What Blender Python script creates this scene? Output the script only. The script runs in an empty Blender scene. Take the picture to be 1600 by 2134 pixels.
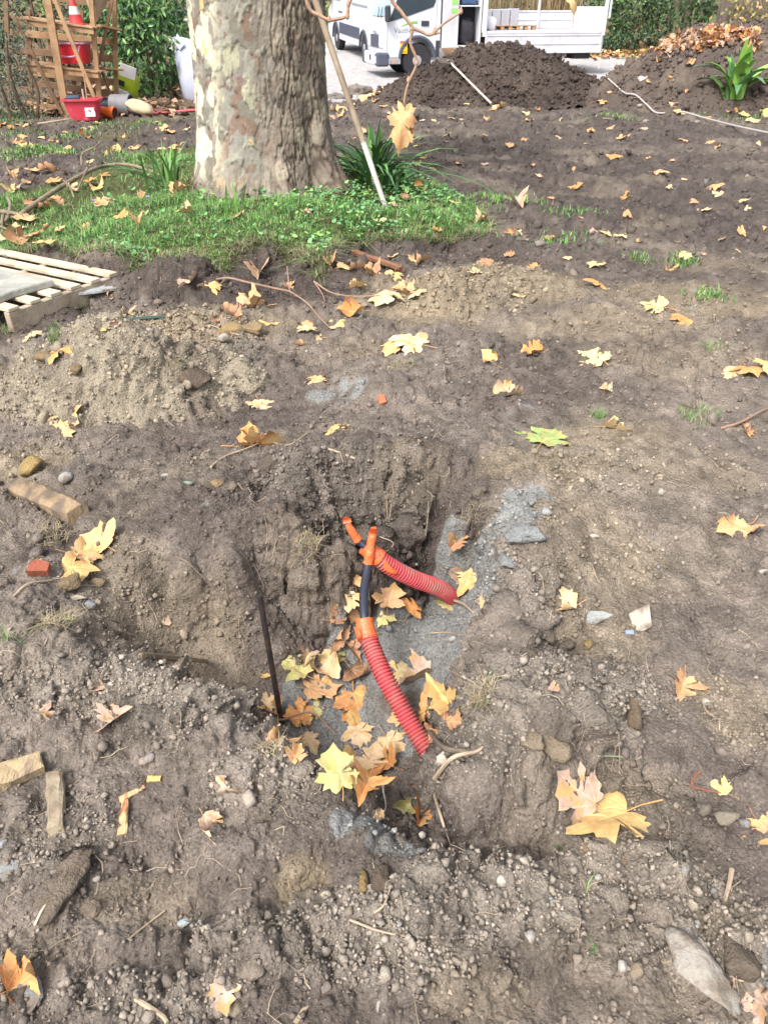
import bpy, math, random
import numpy as np
from mathutils import Vector, Matrix, Euler, Quaternion
S = bpy.context.scene
COL = S.collection
R = math.radians
rng = np.random.default_rng(7)
random.seed(7)

# ------------------------------------------------------------------ camera, sky, sun, exposure
PITCH, FPX, CAMH = R(34.6), 1524.0, 1.5
cam = bpy.data.cameras.new('camera')
cam.sensor_fit = 'VERTICAL'
cam.angle = 2 * math.atan(1067 / FPX)
cam.clip_start, cam.clip_end = 0.05, 600
camo = bpy.data.objects.new('camera', cam)
camo.location = (0, 0, CAMH)
camo.rotation_euler = (math.pi / 2 - PITCH, 0, 0)
COL.objects.link(camo)
S.camera = camo

SUN_EL, SUN_AZ = 52, 215            # high soft sun behind thin cloud, from behind left
w = bpy.data.worlds.new('World'); S.world = w; w.use_nodes = True
nt = w.node_tree; nt.nodes.clear()
sky = nt.nodes.new('ShaderNodeTexSky'); sky.sky_type = 'NISHITA'; sky.sun_disc = False
sky.sun_elevation = R(SUN_EL); sky.sun_rotation = R(SUN_AZ); sky.dust_density = 4.0; sky.air_density = 1.0
hs = nt.nodes.new('ShaderNodeHueSaturation'); hs.inputs['Saturation'].default_value = 0.30   # overcast: nearly grey
bg = nt.nodes.new('ShaderNodeBackground'); bg.inputs['Strength'].default_value = 0.14
wo = nt.nodes.new('ShaderNodeOutputWorld')
nt.links.new(sky.outputs[0], hs.inputs['Color']); nt.links.new(hs.outputs[0], bg.inputs[0]); nt.links.new(bg.outputs[0], wo.inputs[0])
sun = bpy.data.lights.new('sun', 'SUN'); sun.energy = 1.35; sun.angle = R(14); sun.color = (1, .975, .945)
suno = bpy.data.objects.new('sun', sun); COL.objects.link(suno)
az = R(SUN_AZ)
sd = Vector((math.sin(az) * math.cos(R(SUN_EL)), math.cos(az) * math.cos(R(SUN_EL)), math.sin(R(SUN_EL))))
suno.rotation_euler = sd.to_track_quat('Z', 'Y').to_euler()
S.view_settings.view_transform = 'Standard'; S.view_settings.look = 'None'
S.view_settings.exposure = 1.42; S.view_settings.gamma = 1.0
S.view_settings.use_curve_mapping = False
S.cycles.max_bounces = 6; S.cycles.diffuse_bounces = 3; S.cycles.transparent_max_bounces = 4

# ------------------------------------------------------------------ helpers
def s(r, g, b, k=0.8):
    f = lambda c: (c / 255 / 12.92 if c / 255 <= .04045 else ((c / 255 + .055) / 1.055) ** 2.4)
    return (f(r) * k, f(g) * k, f(b) * k)

CP_, SP_ = math.cos(PITCH), math.sin(PITCH)
def ray(px, py):
    u, v = (px - 800) / FPX, (1067 - py) / FPX
    return Vector((u, CP_ + v * SP_, -SP_ + v * CP_)).normalized()
def at_z(px, py, z=0.0):
    d = ray(px, py); t = (z - CAMH) / d.z
    return Vector((d.x * t, d.y * t, z))
def at_d(px, py, D):                 # point whose ground distance (world Y) is D
    d = ray(px, py); t = D / d.y
    return Vector((d.x * t, D, CAMH + d.z * t))

def _h(ix, iy, iz, seed):
    h = (ix.astype(np.uint32) * np.uint32(374761393) + iy.astype(np.uint32) * np.uint32(668265263)
         + iz.astype(np.uint32) * np.uint32(2147483647) + np.uint32((seed * 974711 + 12345) & 0xffffffff))
    h = (h ^ (h >> np.uint32(13))) * np.uint32(1274126177)
    h = h ^ (h >> np.uint32(16))
    return (h & np.uint32(0xffffff)).astype(np.float32) / np.float32(0xffffff)
def n3(x, y, z, seed=0):
    x = np.asarray(x, np.float32); y = np.asarray(y, np.float32); z = np.asarray(z, np.float32)
    x, y, z = np.broadcast_arrays(x, y, z)
    fx, fy, fz = np.floor(x), np.floor(y), np.floor(z)
    ix, iy, iz = fx.astype(np.int64) & 0xffff, fy.astype(np.int64) & 0xffff, fz.astype(np.int64) & 0xffff
    tx, ty, tz = x - fx, y - fy, z - fz
    tx, ty, tz = tx * tx * (3 - 2 * tx), ty * ty * (3 - 2 * ty), tz * tz * (3 - 2 * tz)
    def c(a, b, d): return _h((ix + a) & 0xffff, (iy + b) & 0xffff, (iz + d) & 0xffff, seed)
    x00 = c(0, 0, 0) * (1 - tx) + c(1, 0, 0) * tx; x10 = c(0, 1, 0) * (1 - tx) + c(1, 1, 0) * tx
    x01 = c(0, 0, 1) * (1 - tx) + c(1, 0, 1) * tx; x11 = c(0, 1, 1) * (1 - tx) + c(1, 1, 1) * tx
    return ((x00 * (1 - ty) + x10 * ty) * (1 - tz) + (x01 * (1 - ty) + x11 * ty) * tz) * 2 - 1
def fbm(x, y, z, o=4, seed=0, g=.5):
    r = 0; a = 1; f = 1; t = 0
    for i in range(o):
        r = r + a * n3(x * f, y * f, z * f, seed + i * 17); t += a; a *= g; f *= 2.03
    return r / t
def worley(x, y, seed=0):
    x = np.asarray(x, np.float32); y = np.asarray(y, np.float32); fx, fy = np.floor(x), np.floor(y)
    ix, iy = fx.astype(np.int64), fy.astype(np.int64); best = np.full(x.shape, 9, np.float32); rid = np.zeros(x.shape, np.float32); z0 = np.zeros(x.shape, np.int64)
    for a in (-1, 0, 1):
        for b in (-1, 0, 1):
            cx, cy = (ix + a) & 0xffff, (iy + b) & 0xffff
            d = (fx + a + _h(cx, cy, z0, seed) - x) ** 2 + (fy + b + _h(cx, cy, z0, seed + 5) - y) ** 2
            m = d < best; best = np.where(m, d, best); rid = np.where(m, _h(cx, cy, z0, seed + 9), rid)
    return np.sqrt(best), rid
def sst(a, b, x):
    t = np.clip((x - a) / (b - a), 0, 1); return t * t * (3 - 2 * t)

def link(o, parent=None):
    COL.objects.link(o)
    if parent is not None: o.parent = parent
    return o
def mk(name, V, T=None, Q=None, mat=None, parent=None, smooth=True, col=None, P=None):
    """mesh object from numpy arrays; T tris, Q quads, P list of ngons; col per-vertex rgb"""
    me = bpy.data.meshes.new(name)
    V = np.asarray(V, np.float32).reshape(-1, 3)
    parts = []; starts = []; off = 0
    for A in (T, Q):
        if A is not None and len(A):
            A = np.asarray(A, np.int32); n = A.shape[1]
            parts.append(A.ravel()); starts.append(off + np.arange(len(A)) * n); off += A.size
    if P:
        for f in P:
            parts.append(np.asarray(f, np.int32)); starts.append(np.array([off])); off += len(f)
    L = np.concatenate(parts); ST = np.concatenate(starts).astype(np.int32)
    me.vertices.add(len(V)); me.vertices.foreach_set('co', V.ravel())
    me.loops.add(len(L)); me.loops.foreach_set('vertex_index', L)
    me.polygons.add(len(ST)); me.polygons.foreach_set('loop_start', ST)
    if smooth: me.polygons.foreach_set('use_smooth', np.ones(len(ST), bool))
    me.update(calc_edges=True)
    if col is not None:
        a = me.attributes.new('Col', 'FLOAT_COLOR', 'POINT')
        c = np.ones((len(V), 4), np.float32); c[:, :3] = np.asarray(col, np.float32)
        a.data.foreach_set('color', c.ravel())
    if mat is not None: me.materials.append(mat)
    return link(bpy.data.objects.new(name, me), parent)
def empty(name, loc=(0, 0, 0), rot=(0, 0, 0)):
    o = bpy.data.objects.new(name, None); o.location = loc; o.rotation_euler = rot
    o.empty_display_size = .1
    return link(o)
def tag(o, label, cat, group=None, kind=None):
    o['label'] = label; o['category'] = cat
    if group: o['group'] = group
    if kind: o['kind'] = kind
    return o

class MB:
    """collects shapes, builds one mesh"""
    def __init__(s_): s_.V = []; s_.F = []
    def add(s_, V, F):
        b = len(s_.V); s_.V += [tuple(v) for v in V]; s_.F += [[i + b for i in f] for f in F]; return s_
    def box(s_, c, size, rot=None, bev=0.0):
        c = Vector(c); hx, hy, hz = [q / 2 for q in size]
        b = min(bev, hx * .9, hy * .9, hz * .9)
        M3 = Matrix.Identity(3) if rot is None else (rot if isinstance(rot, Matrix) else Euler(rot).to_matrix())
        if b <= 0:
            V = [M3 @ Vector((x * hx, y * hy, z * hz)) + c for x in (-1, 1) for y in (-1, 1) for z in (-1, 1)]
            return s_.add(V, [(0, 1, 3, 2), (4, 6, 7, 5), (0, 4, 5, 1), (2, 3, 7, 6), (0, 2, 6, 4), (1, 5, 7, 3)])
        V = []; idx = {}
        for x in (-1, 1):
            for y in (-1, 1):
                for z in (-1, 1):
                    for a in range(3):
                        p = [x * (hx - b), y * (hy - b), z * (hz - b)]
                        p[a] = (x * hx, y * hy, z * hz)[a]
                        idx[(x, y, z, a)] = len(V); V.append(M3 @ Vector(p) + c)
        F = []; g = lambda x, y, z, a: idx[(x, y, z, a)]
        for q in (-1, 1):
            o = lambda l: l if q > 0 else l[::-1]
            F.append(o([g(q, -1, -1, 0), g(q, 1, -1, 0), g(q, 1, 1, 0), g(q, -1, 1, 0)]))
            F.append(o([g(-1, q, -1, 1), g(-1, q, 1, 1), g(1, q, 1, 1), g(1, q, -1, 1)]))
            F.append(o([g(-1, -1, q, 2), g(1, -1, q, 2), g(1, 1, q, 2), g(-1, 1, q, 2)]))
        for p in (-1, 1):
            for q in (-1, 1):
                F.append([g(p, q, -1, 0), g(p, q, 1, 0), g(p, q, 1, 1), g(p, q, -1, 1)])
                F.append([g(p, -1, q, 0), g(p, 1, q, 0), g(p, 1, q, 2), g(p, -1, q, 2)])
                F.append([g(-1, p, q, 1), g(1, p, q, 1), g(1, p, q, 2), g(-1, p, q, 2)])
        for x in (-1, 1):
            for y in (-1, 1):
                for z in (-1, 1): F.append([g(x, y, z, 0), g(x, y, z, 1), g(x, y, z, 2)])
        return s_.add(V, F)
    def beam(s_, a, b, w, h, up=(0, 0, 1), bev=0.0):
        a, b = Vector(a), Vector(b); d = (b - a); L = d.length; x = d.normalized()
        u = Vector(up); y = u.cross(x)
        if y.length < 1e-4: y = Vector((0, 1, 0)).cross(x)
        y.normalize(); z = x.cross(y)
        return s_.box((a + b) / 2, (L, w, h), Matrix((x, y, z)).transposed(), bev)
    def tube(s_, pts, rad, n=8, caps=True):
        pts = [Vector(p) for p in pts]; N = len(pts)
        if not hasattr(rad, '__len__'): rad = [rad] * N
        V = []; up = None
        for i in range(N):
            t = (pts[min(i + 1, N - 1)] - pts[max(i - 1, 0)]).normalized()
            if up is None:
                up = t.orthogonal().normalized()
            up = (up - t * up.dot(t)).normalized(); sd_ = t.cross(up)
            for k in range(n):
                a = 2 * math.pi * k / n
                V.append(pts[i] + (up * math.cos(a) + sd_ * math.sin(a)) * rad[i])
        F = [[i * n + k, i * n + (k + 1) % n, (i + 1) * n + (k + 1) % n, (i + 1) * n + k] for i in range(N - 1) for k in range(n)]
        if caps: F += [list(range(n))[::-1], [(N - 1) * n + k for k in range(n)]]
        return s_.add(V, F)
    def lathe(s_, prof, n=24, c=(0, 0, 0), axis='z', caps=True):
        V = []; c = Vector(c)
        for r, z in prof:
            for k in range(n):
                a = 2 * math.pi * k / n; p = (r * math.cos(a), r * math.sin(a), z)
                if axis == 'x': p = (p[2], p[0], p[1])
                if axis == 'y': p = (p[1], p[2], p[0])
                V.append(c + Vector(p))
        N = len(prof)
        F = [[i * n + k, i * n + (k + 1) % n, (i + 1) * n + (k + 1) % n, (i + 1) * n + k] for i in range(N - 1) for k in range(n)]
        if caps: F += [list(range(n))[::-1], [(N - 1) * n + k for k in range(n)]]
        return s_.add(V, F)
    def prism(s_, poly, a, b, axis='y'):
        """extrude 2-D polygon between a and b along axis"""
        n = len(poly)
        def P(p, t): return {'y': (p[0], t, p[1]), 'x': (t, p[0], p[1]), 'z': (p[0], p[1], t)}[axis]
        V = [P(p, a) for p in poly] + [P(p, b) for p in poly]
        F = [list(range(n)), [n + i for i in range(n)][::-1]] + [[i, n + i, n + (i + 1) % n, (i + 1) % n] for i in range(n)]
        return s_.add(V, F)
    def build(s_, name, mat, parent=None, smooth=False, fix=True):
        me = bpy.data.meshes.new(name); me.from_pydata(s_.V, [], s_.F)
        if fix:
            import bmesh
            b = bmesh.new(); b.from_mesh(me); bmesh.ops.recalc_face_normals(b, faces=b.faces); b.to_mesh(me); b.free()
        if smooth:
            me.polygons.foreach_set('use_smooth', np.ones(len(me.polygons), bool))
            try: me.set_sharp_from_angle(angle=R(42))
            except Exception: pass
        if mat: me.materials.append(mat)
        return link(bpy.data.objects.new(name, me), parent)

def spline(pts, n=8):
    """Catmull-Rom through points"""
    P = [Vector(p) for p in pts]; P = [P[0] * 2 - P[1]] + P + [P[-1] * 2 - P[-2]]; o = []
    for i in range(1, len(P) - 2):
        for k in range(n):
            t = k / n
            o.append(.5 * ((2 * P[i]) + (P[i + 1] - P[i - 1]) * t + (2 * P[i - 1] - 5 * P[i] + 4 * P[i + 1] - P[i + 2]) * t * t
                           + (3 * P[i] - P[i - 1] - 3 * P[i + 1] + P[i + 2]) * t ** 3))
    o.append(P[-2]); return o

# ------------------------------------------------------------------ materials
class NG:
    def __init__(g, name):
        g.m = bpy.data.materials.new(name); g.m.use_nodes = True; g.t = g.m.node_tree
        g.b = g.t.nodes['Principled BSDF']; g.b.inputs['Specular IOR Level'].default_value = .3
    def n(g, t, **k):
        o = g.t.nodes.new('ShaderNode' + t)
        for a, v in k.items():
            if a.startswith('i_'):
                key = a[2:]; key = int(key) if key.isdigit() else key
                g.set(o.inputs[key], v)
            else: setattr(o, a, v)
        return o
    def set(g, inp, v):
        if isinstance(v, bpy.types.NodeSocket): g.t.links.new(v, inp)
        else:
            if isinstance(v, tuple) and len(v) == 3 and inp.type == 'RGBA': v = v + (1,)
            inp.default_value = v
    def math(g, op, a, b=0.0, c=None):
        o = g.n('Math', operation=op); g.set(o.inputs[0], a); g.set(o.inputs[1], b)
        if c is not None: g.set(o.inputs[2], c)
        return o.outputs[0]
    def mix(g, f, a, b, mode='MIX'):
        o = g.n('Mix', data_type='RGBA', blend_type=mode); g.set(o.inputs[0], f); g.set(o.inputs[6], a); g.set(o.inputs[7], b); return o.outputs[2]
    def noise(g, scale, detail=3, vec=None, rough=.55):
        o = g.n('TexNoise'); o.inputs['Scale'].default_value = scale; o.inputs['Detail'].default_value = detail; o.inputs['Roughness'].default_value = rough
        if vec is not None: g.t.links.new(vec, o.inputs['Vector'])
        return o.outputs[0]
    def ramp(g, f, a, b, lo=0., hi=1.):
        o = g.n('MapRange'); o.clamp = True
        g.set(o.inputs[0], f); o.inputs[1].default_value = a; o.inputs[2].default_value = b; o.inputs[3].default_value = lo; o.inputs[4].default_value = hi
        return o.outputs[0]
    def bump(g, h, strength, dist=.01, prev=None):
        o = g.n('Bump'); o.inputs['Strength'].default_value = strength; o.inputs['Distance'].default_value = dist
        g.t.links.new(h, o.inputs['Height'])
        if prev is not None: g.t.links.new(prev, o.inputs['Normal'])
        return o.outputs[0]
    def obj(g): return g.n('TexCoord').outputs['Object']
    def out(g, col=None, rough=None, normal=None):
        if col is not None: g.set(g.b.inputs['Base Color'], col)
        if rough is not None: g.set(g.b.inputs['Roughness'], rough)
        if normal is not None: g.set(g.b.inputs['Normal'], normal)
        return g.m

_mc = {}
def M(name, col=None, rough=.8, var=.2, scale=12., bump=0., bscale=80., col2=None, c2=(.5, .7), metallic=0., spec=.3, stretch=None, attr=False, ocol=False, island=0.):
    """general weathered material: colour varied by noise, optional second colour in patches, bump"""
    if name in _mc: return _mc[name]
    g = NG(name); v = g.obj()
    if stretch:
        mp = g.n('Mapping'); mp.inputs['Scale'].default_value = stretch; g.t.links.new(v, mp.inputs['Vector']); v = mp.outputs[0]
    if attr: base = g.n('Attribute', attribute_name='Col').outputs['Color']
    elif ocol: base = g.n('ObjectInfo').outputs['Color']
    else: base = g.mix(0., col, col)
    if col2 is not None: base = g.mix(g.ramp(g.noise(scale * .6, 4, v), c2[0], c2[1]), base, col2)
    f = g.ramp(g.noise(scale, 4, v, .65), .25, .75, 1 - var, 1 + var)
    if island: f = g.math('MULTIPLY', f, g.ramp(g.n('NewGeometry').outputs['Random Per Island'], 0, 1, 1 - island, 1 + island))
    cc = g.n('CombineXYZ'); [g.t.links.new(f, cc.inputs[i]) for i in range(3)]
    base = g.mix(1., base, cc.outputs[0], 'MULTIPLY')
    nrm = g.bump(g.noise(bscale, 3, v), bump, .01) if bump else None
    g.b.inputs['Metallic'].default_value = metallic; g.b.inputs['Specular IOR Level'].default_value = spec
    _mc[name] = g.out(base, rough, nrm); return g.m
# ------------------------------------------------------------------ soil materials
def soil_material(name, bumpy=1.0):
    g = NG(name); v = g.obj()
    base = g.n('Attribute', attribute_name='Col').outputs['Color']
    f = g.ramp(g.noise(9, 5, v, .7), .25, .75, .78, 1.22)
    f = g.math('MULTIPLY', f, g.ramp(g.noise(130, 4, v, .7), .25, .75, .6, 1.42))
    cc = g.n('CombineXYZ'); [g.t.links.new(f, cc.inputs[i]) for i in range(3)]
    c = g.mix(1., base, cc.outputs[0], 'MULTIPLY')
    # small pale grains, dark crumbs
    vo = g.n('TexVoronoi', feature='F1'); vo.inputs['Scale'].default_value = 110; g.t.links.new(v, vo.inputs['Vector'])
    sp = g.n('SeparateColor'); g.t.links.new(vo.outputs['Color'], sp.inputs[0])
    grain = g.math('MULTIPLY', g.math('GREATER_THAN', sp.outputs[0], .9), g.math('LESS_THAN', vo.outputs['Distance'], .33))
    c = g.mix(g.math('MULTIPLY', grain, .55), c, s(176, 165, 148))
    dk = g.math('MULTIPLY', g.math('LESS_THAN', sp.outputs[0], .16), g.math('LESS_THAN', vo.outputs['Distance'], .42))
    c = g.mix(g.math('MULTIPLY', dk, .35), c, s(70, 60, 52))
    h1 = g.math('ADD', g.noise(55, 5, v, .75), g.math('MULTIPLY', vo.outputs['Distance'], -.35))
    n1 = g.bump(h1, 1.0 * bumpy, .018)
    n2 = g.bump(g.noise(260, 3, v, .7), .55 * bumpy, .004, n1)
    g.b.inputs['Specular IOR Level'].default_value = .12
    return g.out(c, .95, n2)
SOIL = soil_material('soil')
CRUMB = M('soil_crumb', attr=True, rough=.95, var=.22, scale=90, bump=.5, bscale=300, island=.22, spec=.1)

# ------------------------------------------------------------------ the lie of the land: control points (pixel ray, height)
CPX = [
 # pit: far rim, far wall foot
 (545,1125,0),(600,1130,0),(660,1135,0),(720,1125,.01),(790,1100,.01),(860,1085,.01),(940,1085,.01),(1010,1100,.0),
 (690,1215,-.24),(740,1232,-.31),(800,1222,-.31),(870,1232,-.31),(930,1240,-.29),(985,1215,-.24),
 # right rim and grey slope
 (1050,1120,.08),(1085,1165,.11),(1072,1235,.10),(1040,1290,.08),(1018,1370,.08),(1005,1440,.08),(1020,1490,.1),(985,1560,.09),(950,1625,.08),(945,1680,.0),
 (1020,1215,-.13),(985,1270,-.19),(960,1330,-.22),(955,1400,-.22),(960,1470,-.2),(945,1530,-.22),
 (915,1290,-.31),(900,1350,-.34),(905,1420,-.35),(910,1500,-.34),(895,1570,-.35),(860,1640,-.36),
 # floor
 (850,1290,-.34),(760,1300,-.35),(690,1340,-.36),(800,1380,-.37),(700,1420,-.39),(640,1470,-.39),(760,1480,-.4),(840,1470,-.38),(680,1540,-.4),(800,1570,-.41),(720,1620,-.41),(790,1650,-.41),(610,1530,-.37),
 # near rim and hidden near wall
 (590,1610,.0),(650,1670,.02),(710,1725,.03),(770,1775,.03),(840,1810,.01),(900,1800,-.02),(945,1765,-.07),(1000,1765,-.06),(1080,1780,-.03),
 (905,1715,-.2),(870,1745,-.17),(850,1700,-.33),
 (530,1575,.03),(470,1515,.045),(400,1460,.05),(320,1420,.045),(240,1385,.03),(170,1340,.02),(110,1320,.02),
 # left ramp
 (225,1300,-.06),(270,1320,-.13),(320,1355,-.19),(385,1395,-.24),(445,1435,-.28),(495,1480,-.32),(545,1500,-.36),(215,1240,-.03),(270,1250,-.10),(340,1250,-.14),(350,1310,-.19),(300,1195,-.02),(330,1210,-.07),
 (440,1310,-.24),(520,1350,-.29),(560,1410,-.36),(430,1225,-.12),(470,1190,-.03),(540,1235,-.18),(610,1260,-.25),(640,1320,-.33),(590,1350,-.31),(385,1178,.0),(480,1158,.02),(300,1170,.01),
 (620,1180,-.06),
 # hollow under the wood block
 (110,1150,-.1),(160,1175,-.06),(60,1120,-.04),(90,1090,.03),(40,1180,0),(230,1120,0),
 # far lip mound
 (560,1010,.07),(660,1020,.10),(760,1000,.10),(850,1000,.08),(930,1040,.02),(640,930,.03),(760,920,.03),(450,960,.03),(480,880,-.02),(600,860,-.02),(720,820,.02),
 # right side gentle humps
 (1180,990,.06),(1290,950,.07),(1380,960,.06),(1330,1060,.05),(1420,1010,.04),(1140,930,-.01),(1320,1200,.03),(1230,1280,.01),(1500,1250,.02),
 (1130,1450,.09),(1080,1540,.14),(1190,1500,.12),(1280,1500,.05),(1130,1620,.05),(1300,1620,.01),(1450,1620,.0),(1250,1700,-.01),(1180,1380,.01),(1110,1320,.01),(1400,1450,.0),
 # foreground
 (300,1600,.03),(450,1640,.02),(200,1500,.02),(120,1600,.0),(350,1780,.0),(560,1770,.02),(640,1850,.0),(900,1880,.05),(760,1900,.045),(1050,1880,.05),(1200,1850,.03),(600,2000,.06),(450,2020,.0),(300,1950,-.02),(150,1950,.0),(1350,1950,.0),(1480,1900,-.02),(1560,2050,.02),(1100,2050,.01),(850,2100,.03),
 # ochre ridge across the middle
 (880,650,.05),(960,610,.1),(1060,590,.1),(1160,610,.06),(820,690,.02),(1000,690,.02),(1180,680,.02),(900,580,.03),(1050,560,.02),
 (1100,640,.04),(1300,650,.03),(1480,620,.03),
 # bank of the grass round the tree: lip then foot
 (262,548,.13),(330,560,.14),(420,548,.14),(500,522,.14),(560,512,.14),(625,515,.13),(668,545,.12),(700,488,.12),(770,478,.11),(860,476,.1),(930,472,.08),(985,462,.05),
 (275,598,.0),(340,606,-.02),(430,592,-.02),(520,580,-.02),(600,566,-.02),(668,592,-.02),(730,545,-.03),(800,530,-.02),(900,520,-.02),(985,505,-.02),(1060,500,0),
 (300,460,.16),(120,480,.12),(480,440,.2),(640,440,.19),(800,430,.13),(900,430,.1),(60,425,.08),(200,385,.09),(950,400,.05),(840,365,.06),(350,390,.15),(420,330,.12),(700,380,.14),(300,330,.05),(20,540,.1),(150,540,.11),
 (1050,430,.03),(1160,455,.02),
]
_cp = [tuple(at_z(a, b, c)) for a, b, c in CPX]
def _base(Y): return 0.05 * np.maximum(0, Y - 24) * (Y < 60) + 1.8 * (Y >= 60)
_c = np.array(_cp)
for Y0, Y1, st, ex in ((-.6, 5, .55, .33), (5, 15, 1.4, .9), (15, 61, 5, 2.5), (61, 260, 40, 20)):
    for y in np.arange(Y0, Y1, st):
        W = 1.35 * (y + 1.5) + 1
        for x in np.arange(-W, W, st * (1 + .0 * y)):
            xx = x + .3 * st * math.sin(y * 7); d = np.hypot(_c[:, 0] - xx, _c[:, 1] - y)
            if d.min() > ex: _cp.append((xx, y, float(_base(np.float64(y)))))
_cp = np.array(_cp)
_e = .03
_d = np.sqrt((_cp[:, None, 0] - _cp[None, :, 0]) ** 2 + (_cp[:, None, 1] - _cp[None, :, 1]) ** 2 + _e * _e)
_N = len(_cp); _A = np.zeros((_N + 1, _N + 1)); _A[:_N, :_N] = _d - np.eye(_N) * .010; _A[:_N, _N] = 1; _A[_N, :_N] = 1
_w = np.linalg.solve(_A, np.append(_cp[:, 2], 0)).astype(np.float32)
_cpf = _cp.astype(np.float32)
def macro(X, Y):
    X = np.asarray(X, np.float32).ravel(); Y = np.asarray(Y, np.float32).ravel(); o = np.empty_like(X)
    for i in range(0, len(X), 20000):
        x, y = X[i:i + 20000, None], Y[i:i + 20000, None]
        o[i:i + 20000] = np.sqrt((x - _cpf[None, :, 0]) ** 2 + (y - _cpf[None, :, 1]) ** 2 + _e * _e) @ _w[:_N] + _w[_N]
    return o

# zones of different earth, and painted pit wall shade: pixel blobs thrown on the ground (cx, cy, rx, ry, strength)
ZO = {
 'ramp': [(330,1270,150,90,1.),(450,1310,140,110,1.),(530,1420,90,80,1.),(420,1240,120,40,.8),(1330,1250,200,120,.6),(1450,1500,150,120,.6),(330,1780,170,80,.5)],
 'ochre': [(150,800,170,70,.8),(330,740,170,80,.8),(60,960,80,50,.7),(900,640,150,50,.9),(1060,610,160,40,.8),(1250,690,220,30,.55),(1450,640,200,40,.6),(1500,560,120,20,.35),(1130,1010,140,60,.6),(1280,930,160,50,.5),(1200,1180,160,110,.45),(1400,1000,200,70,.4),(1250,1330,120,70,.5),
           (640,1855,60,60,.9),(300,1870,120,60,.35),(350,1260,170,90,.5),(450,1400,120,60,.55),(250,1180,90,60,.4),(560,690,100,30,.5),(640,1130,100,30,.2),(850,1160,80,40,.25),(1540,1480,100,90,.5),(1330,1650,120,60,.3),(1500,1950,100,80,.25),(1000,2080,120,60,.35),(80,1990,90,60,.25),(740,730,60,30,.4),(1400,760,200,40,.35)],
 'grey':  [(800,1340,120,80,1.),(700,1440,110,90,1.),(680,1560,90,70,.9),(880,1300,80,50,.9),(960,1320,70,70,1.),(930,1390,60,70,.9),(1010,1230,50,50,.9),(985,1280,60,50,1.),(940,1260,60,50,.8),(1090,1105,48,30,.9),(1072,1160,40,40,.85),(760,1745,70,40,1.),(820,1790,70,30,.9),(700,1700,50,30,.6),(715,825,80,13,.62),(825,812,40,10,.5),(770,1500,90,60,.9),(880,1180,60,40,.2)],
 'dark':  [(880,1125,120,40,.8),(700,1185,90,40,.7),(590,1215,90,40,.6),(540,1280,80,50,.45),(620,1060,190,60,.7),(850,1050,120,60,.7),(470,1100,120,60,.5),(330,1080,120,50,.5),(540,860,90,40,.6),(660,1180,120,60,.6),(960,1130,60,50,.9),(890,1160,120,50,.6),(480,600,250,60,.9),(720,590,180,40,.9),(960,540,140,40,.6),(80,680,120,40,.8),(1150,1370,110,60,.55),(1130,750,140,40,.4),(1300,720,160,40,.4),(900,1730,80,50,.8),(1080,1780,90,30,.5),(120,1140,100,40,.8),(180,1050,80,40,.4),(150,1830,140,80,.4),(1500,1990,120,80,.35),(920,1560,50,60,.6),(1400,1300,150,60,.3),(350,1680,160,60,.35),(1060,650,100,25,.3),(500,1200,120,40,.3)],  # leading blobs paint shade on pit walls for depth; the rest is dark soil
 'crumb': [(1080,1140,70,60,.9),(1040,1240,40,50,.6),(780,1760,80,40,.6),(200,1450,200,60,.8),(400,1500,160,60,.8),(560,1650,120,60,.8),(780,2000,260,100,1.),(1050,1900,220,80,1.),(1150,1520,160,80,1.),(1000,1600,80,60,.9),(1230,1450,140,60,.8),(330,740,220,90,.9),(1350,1850,200,80,.8),(600,1500,60,60,.5),(120,1750,130,100,.6),(1130,1300,80,60,.7),(700,1050,200,50,.5),(1450,1950,180,120,.7),(300,2080,260,60,.7),(500,1970,90,40,.8),(1250,1030,120,50,.5),(1550,1500,90,80,.4),(950,620,160,50,.6)],
}
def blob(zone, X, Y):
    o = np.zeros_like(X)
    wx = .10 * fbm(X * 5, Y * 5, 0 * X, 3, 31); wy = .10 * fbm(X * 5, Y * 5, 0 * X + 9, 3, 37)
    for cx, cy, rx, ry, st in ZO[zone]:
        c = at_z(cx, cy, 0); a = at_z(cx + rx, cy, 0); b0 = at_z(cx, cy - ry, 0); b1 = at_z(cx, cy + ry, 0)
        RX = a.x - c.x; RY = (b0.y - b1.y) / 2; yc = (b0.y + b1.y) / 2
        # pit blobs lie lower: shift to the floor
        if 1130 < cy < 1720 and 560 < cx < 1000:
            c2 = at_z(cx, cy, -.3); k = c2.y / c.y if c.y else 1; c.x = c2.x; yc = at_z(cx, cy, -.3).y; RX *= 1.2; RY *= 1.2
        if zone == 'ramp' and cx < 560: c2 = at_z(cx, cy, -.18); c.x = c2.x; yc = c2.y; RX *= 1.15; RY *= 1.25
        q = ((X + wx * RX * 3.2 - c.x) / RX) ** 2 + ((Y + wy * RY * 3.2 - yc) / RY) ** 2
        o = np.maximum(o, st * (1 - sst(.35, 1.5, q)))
    return o

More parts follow.
